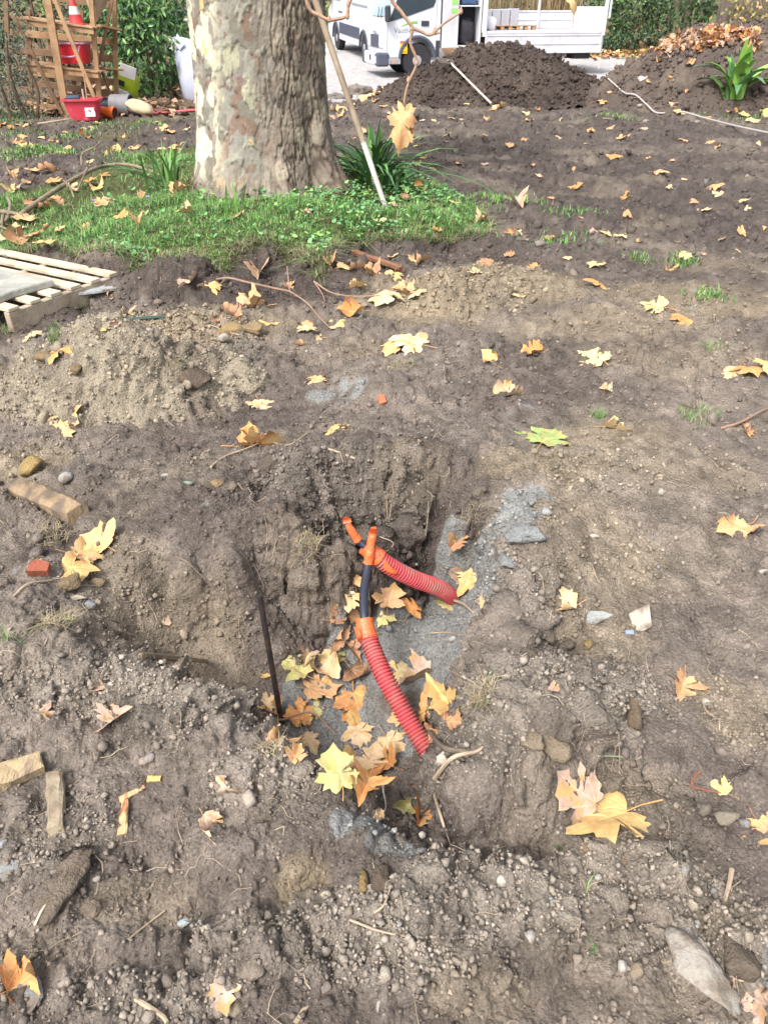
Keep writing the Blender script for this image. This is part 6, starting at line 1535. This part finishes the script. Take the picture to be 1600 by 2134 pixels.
bush('hedge', [(hl.x + q * 1.5, 19.5, 1.4, 1.2, .9, 1.6) for q in range(-2, 3)], 7000, .16, .4, GN, 'dark hedge behind the wooden rack', [((hl.x, 19.5, 0), (hl.x, 19.5, 2), .05)], 'hedge')
h2 = P_(372, 10, 32)
bush('hedge', [(h2.x + q * 2.2, 33, 2.2, 1.7, 1.2, 2.2) for q in range(-3, 2)], 6500, .22, .45, [(78, 112, 52), (98, 134, 62), (60, 88, 44), (124, 150, 76)], 'green hedge far behind the pale fence rails', [((h2.x, 33, .4), (h2.x, 33, 3), .06)], 'hedge')
h3 = P_(700, 40, 40)
bush('hedge', [(h3.x - 1.5 + q * 1.6, 42, 1.9 + .2 * (q % 2), 1.3, 1.2, 1.6) for q in range(-1, 3)], 3800, .24, .45, [(120, 150, 70), (98, 134, 62), (150, 170, 96)], 'bright green hedge behind the white van', [((h3.x, 42, .8), (h3.x, 42, 2.5), .06)], 'hedge')
# hedge and wood at the right behind the drive
h4 = P_(1330, 60, 31)
bush('ivy_bush', [(P_(1265, 75, 29.8).x, 30, 1.1, .9, .8, 1.0), (P_(1320, 60, 30.5).x, 30.7, 1.5, 1.0, .8, 1.2), (P_(1385, 50, 31).x, 31.2, 1.6, .9, .8, 1.4)], 6500, .13, .6,
     [(62, 90, 50), (82, 112, 58), (48, 70, 44), (106, 130, 70), (70, 88, 70)], 'ivy covered bush right of the truck', [((h4.x, 31, .3), (h4.x, 31, 1.6), .05)])
bush('ground_ivy', [(P_(1290, 85, 29.2).x + q * .9, 29.4, .55, .7, .5, .3) for q in range(-1, 4)], 3000, .1, .7, [(70, 96, 66), (56, 80, 58), (92, 118, 84)], 'low dark ivy under the bush right of the truck', [], 'ivy')
bush('hedge', [(P_(1240 + 55 * q, 0, 38).x, 38.5, 2.6 + .5 * (q % 2), 1.6, 1.2, 1.8) for q in range(-5, 8)], 7500, .26, .45, [(66, 84, 52), (50, 66, 42), (84, 100, 62), (98, 90, 68)], 'tall hedge at the far end behind truck and wood', [((h4.x + 2, 38.5, .5), (h4.x + 2, 38.5, 4), .08)], 'hedge')
TRK = M('ivy_trunk', s(108, 98, 82), .9, .3, 5, .5, 30, col2=s(88, 100, 66), c2=(.46, .62))
for k, (a, b, r_) in enumerate([((1408, 95), (1412, -60), .10), ((1432, 95), (1444, -60), .13), ((1458, 95), (1476, -60), .09), ((1470, 95), (1466, -60), .08), ((1490, 92), (1540, -60), .10), ((1398, 95), (1392, -60), .07), ((1446, 90), (1490, -60), .07)]):
    Dk = 26.5 + .5 * (k % 3); A0, B0 = P_(*a, Dk), P_(*b, Dk); A0 = drop(A0.x, Dk)[0] - Vector((0, 0, .1))
    lb = ['slim ivy clad trunk, %s from the left in the thicket behind the right heap' % w for w in ('second', 'fourth', 'sixth', 'fifth', 'slanting seventh', 'first', 'leaning third')][k]
    t = empty('thicket_tree', A0); bpy.context.view_layer.update(); tag(t, lb, 'tree')
    q = spline([A0, A0.lerp(B0, .5) + Vector((random.uniform(-.06, .06), 0, 0)), B0, B0 + (B0 - A0) * .8], 5); N = len(q)
    child(MB().tube(q, [r_ * (1 - .3 * i_ / (N - 1)) for i_ in range(N)], 9).build('trunk', TRK, smooth=True), t)
    n = 420; tt = rng.uniform(.0, 1.0, n); qq = np.array([tuple(v) for v in q]); P = qq[(tt * (N - 1)).astype(int)] + rng.normal(0, r_ * 1.1, (n, 3)); ax = rng.normal(size=(n, 3)); ax /= np.linalg.norm(ax, axis=1, keepdims=True); sd2 = np.cross(ax, rng.normal(size=(n, 3))); sd2 /= np.linalg.norm(sd2, axis=1, keepdims=True)
    V = np.stack([P, P + ax * .06 + sd2 * .05, P + ax * .12, P + ax * .06 - sd2 * .05], 1).reshape(-1, 3)
    C = np.repeat(np.array([s(66, 94, 52), s(84, 112, 62), s(54, 76, 48)])[rng.integers(0, 3, n)], 4, 0)
    child(mk('crown', V, Q=np.arange(4 * n).reshape(n, 4), mat=FOL, col=C), t)
# dark garden wall behind the right heap
wl = empty('board_fence', (P_(1560, 50, 24).x, 24, 0)); bpy.context.view_layer.update(); tag(wl, 'dark weathered board fence behind the right heap', 'fence')
FW = M('fence_board', s(112, 100, 90), .9, .25, 4, .4, 30, stretch=(4, 4, .6), col2=s(86, 78, 70), c2=(.48, .66))
x0 = P_(1492, 60, 24).x
for k in range(22): child(MB().box((x0 + k * .152, 24 + .0 + (.02 if k % 2 else 0), 1.35), (.146, .022, 2.9 + .06 * random.random()), (0, random.uniform(-.008, .008), 0), .003).build('board', FW), wl)
for z_ in (.5, 2.0): child(MB().box((x0 + 1.6, 24.05, z_), (3.3, .04, .09), None, .004).build('rail', FW), wl)
vn = empty('dry_climber', (P_(1560, 50, 23.6).x, 23.6, 0)); bpy.context.view_layer.update(); tag(vn, 'bare climbing stems with few yellowing leaves on the board fence', 'climber')
for a, b in (((1500, 95), (1580, -20)), ((1540, 100), (1575, 20)), ((1560, 95), (1600, 10)), ((1575, 60), (1540, -30)), ((1590, 90), (1570, -30))):
    q = spline([P_(*a, 23.7), P_((a[0] + b[0]) / 2 + random.uniform(-12, 12), (a[1] + b[1]) / 2, 23.6), P_(*b, 23.7)], 5); child(MB().tube(q, .018, 6).build('stem', M('climber_stem', s(140, 120, 100), .9), smooth=True), vn)
n = 260; P = np.array([tuple(P_(random.gauss(1560, 30), random.uniform(-10, 60), 23.5 + random.random() * .2)) for _ in range(n)]); ax = rng.normal(size=(n, 3)); ax[:, 2] -= .5; ax /= np.linalg.norm(ax, axis=1, keepdims=True); sd2 = np.cross(ax, rng.normal(size=(n, 3))); sd2 /= np.linalg.norm(sd2, axis=1, keepdims=True)
V = np.stack([P, P + ax * .06 + sd2 * .035, P + ax * .12, P + ax * .06 - sd2 * .035], 1).reshape(-1, 3)
child(mk('leaves', V, Q=np.arange(4 * n).reshape(n, 4), mat=FOL, col=np.repeat(np.array([s(150, 140, 84), s(176, 150, 96), s(120, 124, 76)])[rng.integers(0, 3, n)], 4, 0)), vn)
# reed screen behind the truck
rs = empty('reed_screen', (P_(1090, 10, 31).x, 31, 0)); bpy.context.view_layer.update(); tag(rs, 'brown reed thicket behind the truck bed', 'reeds')
mb = MB()
for k in range(260):
    x = P_(random.uniform(985, 1215), 0, 31).x; y = 31 + random.uniform(-.4, .4); z0 = .2; tp = Vector((x + random.gauss(0, .25), y, random.uniform(2.2, 3.4))); mb.tube([(x, y, z0), tp], [.02, .01], 4, False)
child(mb.build('canes', M('reed_cane', s(150, 128, 96), .85, .3, 3, island=.3), fix=False), rs)
# fallen leaves along the drive edge
n = 2600; X = rng.uniform(3.5, 14, n); Y = 27.9 + rng.normal(.6, .55, n); P = np.stack([X, Y, macro(X, Y) + .03], -1); a = rng.uniform(0, 6.28, n); L = rng.uniform(.06, .14, n)
dx = np.stack([np.cos(a), np.sin(a), rng.normal(0, .35, n)], -1) * L[:, None]; dy = np.stack([-np.sin(a), np.cos(a), rng.normal(0, .35, n)], -1) * L[:, None] * .7
V = np.stack([P - dx, P - dy + [0, 0, .03], P + dx, P + dy + [0, 0, .03]], 1).reshape(-1, 3)
o = mk('leaf_litter', V, Q=np.arange(4 * n).reshape(n, 4), mat=FOL, col=np.repeat(np.array([s(206, 158, 112), s(184, 132, 88), s(222, 184, 132), s(150, 112, 84), s(110, 124, 74)])[rng.integers(0, 5, n)], 4, 0)); tag(o, 'fallen leaves along the far edge of the drive', 'leaf litter', kind='stuff')
n = 1500; X = rng.uniform(-6.5, -3.2, n); Y = rng.uniform(13.5, 24, n); P = np.stack([X, Y, macro(X, Y) + .04], -1); a = rng.uniform(0, 6.28, n); L = rng.uniform(.05, .11, n)
dx = np.stack([np.cos(a), np.sin(a), rng.normal(0, .35, n)], -1) * L[:, None]; dy = np.stack([-np.sin(a), np.cos(a), rng.normal(0, .35, n)], -1) * L[:, None] * .7
V = np.stack([P - dx, P - dy + [0, 0, .03], P + dx, P + dy + [0, 0, .03]], 1).reshape(-1, 3)
o = mk('leaf_litter', V, Q=np.arange(4 * n).reshape(n, 4), mat=FOL, col=np.repeat(np.array([s(176, 140, 112), s(150, 118, 92), s(196, 164, 132), s(130, 104, 84)])[rng.integers(0, 4, n)], 4, 0)); tag(o, 'brown leaf litter on the path between laurel bush and white bag', 'leaf litter', kind='stuff')
# pale fence rails at the left
fr = empty('rail_fence', (P_(372, 60, 27).x, 27, 0)); bpy.context.view_layer.update(); tag(fr, 'pale wooden rail fence between laurel bush and trunk', 'fence')
FRW = M('rail_wood', s(196, 192, 184), .8, .15, 6)
for y_ in (31, 42, 54): child(MB().tube([P_(338, y_ - 1, 27), P_(470, y_ + 1, 27)], .05 if y_ != 42 else .035, 9).build('rail', FRW, smooth=True), fr)
for x_ in (352, 432): A0 = P_(x_, 60, 27.08); child(MB().tube([Vector((A0.x, 27.1, 0)), Vector((A0.x, 27.1, 1.35))], .06, 9).build('post', FRW, smooth=True), fr)
kb = P_(690, 103, 29); z_ = drop(kb.x, 29)[0].z
o = MB().box((kb.x - .3, 29, z_ + .13), (.75, .5, .3), (0, 0, .15), .02).build('kerb_block', M('concrete', s(200, 200, 200), .85, .15, 6, .3, 30)); tag(o, 'pale concrete block beside the front wheel of the white van', 'concrete block')

# ------------------------------------------------------------------ plant, cable, hoe on the heaps
pp = cast((0, 0, CAMH), ray(1525, 205))[1]
pl = strap_clump('canna_plant', pp, 34, .85, .16, .6, [(112, 156, 70), (140, 184, 80), (96, 140, 92), (150, 190, 90), (120, 160, 120)], 'broad leaved green plant growing on the right heap', .75)
line('grey_cable', [(1258,165),(1280,185),(1300,202),(1322,206),(1345,226),(1368,244),(1415,241),(1470,256),(1530,272),(1620,292)], .013, .013, M('grey_cable_skin', s(178, 172, 168), .6, .1), 'thin grey cable running over the foot of the right heap', 'cable', .06, 7)
hb = cast((0, 0, CAMH), ray(1022, 222)); ht = cast((0, 0, CAMH), ray(938, 147))
ho = empty('garden_hoe', hb[1]); bpy.context.view_layer.update(); tag(ho, 'long handled hoe lying on the dark soil heap', 'hoe')
p0, p1 = hb[1] + Vector((0, -.04, .05)), ht[1] + Vector((0, -.05, .12))
child(MB().tube([p0, p0.lerp(p1, .5), p1], [.02, .019, .018], 10).build('handle', M('hoe_wood', s(196, 182, 168), .7, .15, 8), smooth=True), ho)
HM = M('hoe_steel', s(120, 108, 100), .5, .25, 12, metallic=.6)
child(MB().tube(spline([p1, p1 + Vector((-.03, .0, .05)), p1 + Vector((-.07, .0, .03))], 4), .014, 8).build('neck', HM, smooth=True), ho)
child(MB().box(p1 + Vector((-.08, 0, .03)), (.30, .16, .014), (.5, .15, .2), .004).build('blade', HM), ho)
stone(745, 196, 60, 26, (150, 140, 130), 'grey broken stump at the edge of the drive', name='stump', cat='stump', depth=36, ang=.3, rough=.35)
stone(700, 205, 60, 20, (140, 132, 124), 'flat grey clod at the edge of the drive right of the trunk', name='soil_clod', cat='soil clod', depth=16, ang=.25, mat=CLOD, rough=.35)
plate(1340, 165, [(-14, -10), (14, -4), (10, 8), (-12, 6)], .02, (214, 204, 196), 'pale piece of rubble on the left slope of the right heap', 'rubble', (.5, 0, .3))

# ------------------------------------------------------------------ vehicles
WP = M('white_paint', s(212, 214, 220), .32, .04, 1.5, spec=.5, col2=s(208, 208, 210), c2=(.55, .75))
DKP = M('dark_plastic_trim', s(78, 82, 96), .6, .1, 4); BLK = M('black_rubber', s(52, 50, 54), .85, .2, 10); GLS = M('dark_glass', s(58, 68, 76), .08, .15, 1.2, spec=.8)
GLW = M('windscreen_glass', s(150, 178, 190), .1, .2, 1.5, spec=.8); ALU = M('alu_panel', s(206, 204, 208), .45, .12, 3, spec=.5, col2=s(180, 178, 184), c2=(.5, .75)); CHA = M('chassis', s(60, 56, 56), .8, .25, 4)
LMP = M('lamp_glass', s(226, 226, 232), .15, .08, 8, spec=.7); RIM = M('wheel_rim', s(160, 156, 156), .5, .2, 8)
def wheel(par, x, y, r_, side, w_=.22):
    wv = empty('wheel', (x, y, r_)); wv.parent = par; wv.location = (x, y, r_)
    MB().lathe([(r_ * .62, -w_ / 2), (r_ * .93, -w_ / 2), (r_, -w_ * .36), (r_, w_ * .36), (r_ * .93, w_ / 2), (r_ * .62, w_ / 2)], 30, axis='y').build('tyre', BLK, wv, True)
    yy = side * w_ * .32
    MB().lathe([(r_ * .63, yy), (r_ * .6, yy - side * .02), (r_ * .34, yy + side * .015), (r_ * .3, yy + side * .05), (r_ * .12, yy + side * .06), (.001, yy + side * .06)], 24, axis='y').build('rim', RIM, wv, True)
def text_part(txt, size, loc, par, mat, spacing=1., name='lettering'):
    cu = bpy.data.curves.new(name, 'FONT'); cu.body = txt; cu.size = size; cu.extrude = .002; cu.space_character = spacing; cu.align_x = 'CENTER'
    to = bpy.data.objects.new(name, cu); COL.objects.link(to); bpy.context.view_layer.update()
    me = bpy.data.meshes.new_from_object(to.evaluated_get(bpy.context.evaluated_depsgraph_get())); COL.objects.unlink(to); bpy.data.objects.remove(to)
    me.materials.clear(); me.materials.append(mat); o = bpy.data.objects.new(name, me); link(o, par)
    o.matrix_local = Matrix(((-1, 0, 0, loc[0]), (0, 0, 1, loc[1]), (0, 1, 0, loc[2]), (0, 0, 0, 1))); return o
fx = P_(866, 150, 22.0).x; rx_ = P_(1138, 140, 22.75).x; hd = math.atan2(22.0 - 22.75, fx - rx_); WB = math.hypot(22 - 22.75, fx - rx_)
_ln = Vector((-math.sin(hd), math.cos(hd), 0)); _to = Vector((fx, 22.0, 0)) - _ln * .82; tk = empty('flatbed_truck', (_to.x, _to.y, drop(fx, 22.0)[0].z), (0, 0, hd)); tag(tk, 'white flatbed landscaping truck parked behind the dark heap', 'truck')
# cab side profile with the wheel arch cut out
def arch(cx, r_, z0, n=9): return [(cx + r_ * math.cos(a), z0 + r_ * math.sin(a)) for a in np.linspace(0, math.pi, n)]
prof = [(-.58, .42), (-.58, 2.1), (.25, 2.14), (.42, 2.08), (.80, 1.26), (.88, 1.0), (.90, .42), (.46, .42)] + [(x, z_) for x, z_ in arch(0, .44, .42)][1:-1] + [(-.46, .42)]
MB().prism(prof, -.95, .95).build('cab', WP, tk)
for y in (1,):
    MB().prism([(.74, 1.19), (.40, 1.95), (-.36, 1.95), (-.44, 1.62), (-.38, 1.5), (.2, 1.33)], .951, .962).build('side_window', GLS, tk)
    MB().prism([(.52, .46), (.75, .46), (.75, .42), (.52, .42)], .94, .97).build('sill', M('sill_grey', s(150, 150, 156), .6), tk)
    MB().box((.62, .965, .36), (.36, .05, .12), None, .01).build('step', M('sill_grey', None), tk); MB().box((.62, .993, .37), (.12, .006, .03)).build('side_marker', M('amber', s(226, 150, 90), .3), tk)
    MB().tube([(x, .955, z_) for x, z_ in arch(0, .46, .42, 14)], .04, 7).build('arch_trim', DKP, tk, True)
    MB().box((-.18, .968, 1.16), (.2, .02, .11), None, .009).build('door_handle', M('black_plastic', s(60, 62, 70), .5), tk)
    for a, b in (((.80, .96, .5), (.77, .96, 1.2)), ((-.46, .96, .88), (-.48, .96, 1.95))): MB().tube([a, b], .005, 5).build('door_seam', M('seam', s(170, 172, 178), .6), tk)
    MB().box((-.52, .957, .62), (.1, .02, .36), None, .008).build('rear_guard', CHA, tk)
mi = MB().box((.80, 1.08, 1.36), (.1, .2, .34), (0, 0, .1), .03).build('mirror', M('black_plastic', None), tk); MB().tube([(.74, .95, 1.25), (.8, 1.04, 1.25)], .02, 6).build('mirror_arm', M('black_plastic', None), mi, True).matrix_parent_inverse = Matrix.Identity(4)
MB().add([(.466, -.82, 2.0), (.466, .82, 2.0), (.79, .86, 1.31), (.79, -.86, 1.31), (.476, -.82, 2.0), (.476, .82, 2.0), (.80, .86, 1.31), (.80, -.86, 1.31)], [[4, 5, 6, 7], [0, 1, 2, 3], [0, 1, 5, 4], [2, 3, 7, 6], [1, 2, 6, 5], [0, 3, 7, 4]]).build('windscreen', GLW, tk)
for y in (.5, .1): MB().tube([(.80, y, 1.3), (.845, y - .02, 1.28), (.74, y - .3, 1.5)], .009, 5).build('wiper', BLK, tk, True)
MB().box((.905, .0, .78), (.03, 1.0, .28), None, .01).build('grille', DKP, tk); MB().box((.912, 0, .98), (.012, .3, .03)).build('badge', RIM, tk)
for y in (-.74, .74):
    MB().box((.885, y, .79), (.07, .42, .30), None, .025).build('headlight', LMP, tk)
bp = MB().box((.95, 0, .40), (.2, 1.5, .28), None, .03).build('bumper', WP, tk)
for y in (-.86, .86): MB().box((.90, y, .40), (.32, .3, .30), None, .04).build('bumper_corner', DKP, tk)
MB().box((1.052, .45, .42), (.006, .35, .12)).build('number_plate', M('plate', s(226, 226, 226), .5), tk); MB().box((1.053, .1, .42), (.006, .16, .12)).build('tow_cover', BLK, tk)
for y in (.84,): MB().box((1.06, y, .40), (.012, .1, .16), None, .005).build('fog_lamp', LMP, tk)
GNM = M('logo_green', s(120, 186, 60), .5, .05); INK = M('logo_ink', s(112, 114, 120), .6, .05); INK2 = M('logo_pale_ink', s(180, 182, 186), .6, .05)
text_part('Vauthelin', .165, (.30, .951, .96), tk, INK); text_part('PAYSAGE', .075, (.30, .951, .85), tk, INK2, 1.7)
sw = [(.42 - t * .42, 1.105 + .10 * math.sin(t * 1.9)) for t in np.linspace(0, 1, 9)]; lo = [(.42 - t * .40, 1.09 + .065 * math.sin(t * 1.9)) for t in np.linspace(0, 1, 9)]
MB().prism([(a, b) for a, b in sw] + [(a, b) for a, b in lo][::-1], .951, .955).build('leaf_logo', GNM, tk)
st = MB().box((.36, .953, .66), (.19, .006, .27)).build('warning_sticker', M('sticker_yellow', s(240, 196, 40), .5, .05), tk)
for c, sz, m in (((.36, .9575, .77), (.19, .003, .05), M('sticker_red', s(222, 96, 110), .5)), ((.33, .9575, .70), (.1, .003, .05), INK), ((.39, .9575, .66), (.06, .003, .05), M('sticker_pale', s(240, 236, 220), .5)), ((.36, .9575, .565), (.15, .003, .03), M('sticker_orange', s(206, 150, 40), .5))):
    MB().box(c, sz).build('sticker_print', m, st)
# tool locker behind the cab, door open
MB().box((-.84, 0, 1.38), (.42, 1.92, 1.5), None, .015).build('locker', ALU, tk)
MB().box((-1.62, 0, 1.38), (.05, 1.92, 1.5), None, .008).build('locker_post', WP, tk); MB().box((-1.34, -.1, 1.38), (.52, 1.3, 1.48)).build('locker_inside', M('locker_dark', s(54, 52, 58), .9), tk); MB().box((-1.34, 0, .66), (.6, 1.92, .06), None, .005).build('locker_floor', ALU, tk)
MB().box((-1.34, .78, 1.52), (.54, .35, .03)).build('locker_shelf', WP, tk)
for z_ in (1.42, 1.6, 1.78): MB().box((-.93, .962, z_), (.16, .006, .1)).build('green_mark', M('mark_green', s(150, 206, 110), .5), tk)
b_ = sack('tool_bag', (0, 0, 0), (.4, .3, .55), M('bag_black', s(50, 48, 54), .8, .3, 8, .5, 20), None, 12); b_.parent = tk; b_.location = (-1.33, .72, .98); b_.name = 'tool_bag'
MB().box((-1.33, .75, 1.66), (.4, .25, .22), None, .03).build('blue_toolbox', M('tool_blue', s(66, 90, 122), .5), tk)
# bed
BX0, BX1 = -1.72, -(WB + 1.42); bl = BX0 - BX1; bm_ = (BX0 + BX1) / 2
MB().box((bm_, 0, .96), (bl, 1.96, .07), None, .008).build('bed_floor', ALU, tk)
def side_board(name, y, z0, h, tilt=0):
    bd = MB().box((bm_, y, z0 + h / 2), (bl - .1, .022, h), None, .004).build(name, ALU, tk); sg = 1 if y > 0 else -1
    for z_ in (z0 + .02, z0 + h * .5, z0 + h - .02): MB().box((bm_, y + .018, z_), (bl - .1, .014, .035), None, .004).build('rib', ALU, bd).matrix_parent_inverse = Matrix.Identity(4)
    for x in (BX0 - .06, BX1 + .06): MB().box((x, y + .02, z0 + h / 2), (.06, .018, h), None, .004).build('end_stile', ALU, bd)
side_board('dropped_side_board', 1.0, .5, .42); side_board('far_side_board', -.98, 1.0, .42)
MB().box((BX0 + .02, 0, 1.45), (.06, 1.96, 1.0), None, .01).build('head_board', ALU, tk); MB().box((BX0 - .02, .96, 1.36), (.09, .09, .98), None, .01).build('stake_post', WP, tk)
MB().box((BX1, 0, 1.25), (.03, 1.94, .52), None, .006).build('tail_board', ALU, tk); MB().box((BX1 + .01, .98, 1.3), (.08, .08, .85), None, .01).build('stake_post', WP, tk); MB().box((BX1 - .1, .98, 1.5), (.05, .05, .5), None, .01).build('latch', WP, tk)
MB().box((bm_ + .9, -.97, 1.5), (.05, .05, .9)).build('stake_post', ALU, tk) if False else MB().box((-WB - .35, -.96, 1.45), (.06, .06, .9), None, .008).build('stake_post', ALU, tk)
MB().box(((BX0 + BX1) / 2 + .6, 0, .72), (bl + 1.6, .7, .22), None, .02).build('chassis', CHA, tk)
for sd2 in (1, -1):
    wheel(tk, 0, sd2 * .82, .37, sd2); wheel(tk, -WB, sd2 * .84, .37, sd2, .26)
    MB().tube([(-WB + .47 * math.cos(a), sd2 * .86, .37 + .47 * math.sin(a)) for a in np.linspace(.1, math.pi - .1, 12)], .05, 6).build('mudguard', M('mudguard', s(150, 148, 156), .6), tk, True)
MB().box((-WB - .95, .55, .45), (.5, .6, .18), None, .03).build('spare_carrier', CHA, tk); MB().tube([(BX1 - .02, .95, .9), (BX1 - .02, .95, .12)], .012, 6).build('tail_strap', WP, tk, True)
# load on the bed: things of their own
M_t = Matrix.Translation(tk.location) @ Euler(tk.rotation_euler).to_matrix().to_4x4()
def on_bed(mb, name, mat, label, cat, smooth=False):
    o = mb.build(name, mat, None, smooth); o.matrix_world = M_t; tag(o, label, cat); return o
cr = empty('load_pallet'); cr.matrix_world = M_t; tag(cr, 'small wooden pallet with blocks lying on the truck bed', 'pallet')
MB().box((-2.75, .1, 1.09), (1.25, .6, .02), None, .003).build('top_board', RW, cr)
for k in range(6): MB().box((-2.2 - k * .22, .33, 1.04), (.1, .12, .078), None, .004).build('block', RW, cr)
for k, w2 in enumerate(('leftmost', 'second', 'third', 'rightmost')): on_bed(MB().box((-2.2 - k * .25, -.35, 1.22 + .008 * k), (.23, .3, .44), None, .012), 'grey_crate', M('grey_crate', s(176, 178, 188), .6, .12), '%s of four grey crates standing on the truck bed' % w2, 'crate')
o = sack('white_bag', (0, 0, 0), (.3, .3, .32), M('bag_white', s(232, 232, 236), .7, .05), 'small white bag at the front of the truck bed', 14, pinch=.6, cat='bag'); o.matrix_world = M_t @ Matrix.Translation((-2.0, .6, 1.14))
# van
v0 = Vector((P_(766, 120, 26.8).x, 26.8, 0)); v1 = Vector((P_(709, 105, 30.0).x, 30.0, 0)); v0.z = drop(v0.x, v0.y)[0].z; v1.z = drop(v1.x, v1.y)[0].z
dv = (v1 - v0); vh = math.atan2(dv.y, dv.x); VB = dv.length
v0 = v0 - Vector((-math.sin(vh), math.cos(vh), 0)) * .84; van = empty('white_van', v0, (0, -math.asin(dv.z / VB), vh)); tag(van, 'white panel van with grey side strip behind the trunk and truck', 'van')
pv = [(-.7, .35), (-.75, 1.0), (-.68, 2.3), (-.55, 2.42), (VB - .3, 2.42), (VB + .1, 2.2), (VB + .62, 1.3), (VB + 1.0, 1.1), (VB + 1.1, .75), (VB + 1.08, .35), (VB + .42, .35)] + arch(VB, .42, .35)[1:-1] + [(VB - .42, .35), (.42, .35)] + arch(0, .42, .35)[1:-1] + [(-.42, .35)]
MB().prism(pv, -.97, .97).build('body', WP, van)
MB().box((VB / 2, .978, .68), (VB - .95, .02, .3), None, .006).build('side_strip', DKP, van); MB().box((VB / 2, .97, .40), (VB - .95, .03, .1), None, .01).build('sill', WP, van)
MB().prism([(VB + .45, 1.42), (VB + .1, 2.05), (VB - .55, 2.05), (VB - .55, 1.42)], .971, .98).build('side_window', GLS, van); MB().prism([(VB - .75, 1.5), (VB - .75, 2.05), (VB - 1.35, 2.05), (VB - 1.35, 1.5)], .971, .98).build('side_window', GLS, van)
MB().box((.45, .98, 1.42), (1.7, .02, .05), None, .006).build('door_rail', M('rail_grey', s(150, 160, 166), .5), van); MB().box((VB + .45, 1.1, 1.55), (.12, .22, .36), None, .04).build('mirror', M('black_plastic', None), van)
for x in (VB - .5, VB - .75): MB().box((x, .985, 1.12), (.16, .02, .04), None, .008).build('door_handle', M('black_plastic', None), van)
for x in (VB - .62, .9): MB().tube([(x, .973, .85), (x, .973, 2.3)], .006, 5).build('door_seam', M('seam', None), van)
for x in (0, VB):
    MB().tube([(x + .44 * math.cos(a), .972, .35 + .44 * math.sin(a)) for a in np.linspace(0, math.pi, 14)], .035, 6).build('arch_trim', DKP, van, True)
    for sd2 in (1, -1): wheel(van, x, sd2 * .84, .35, sd2)
MB().box((-.73, 0, 1.8), (.04, 1.5, .6), None, .01).build('rear_window', GLS, van)
for y in (-.88, .88): MB().box((-.76, y, .85), (.04, .14, .3), None, .01).build('tail_lamp', M('tail_red', s(190, 50, 50), .3), van)
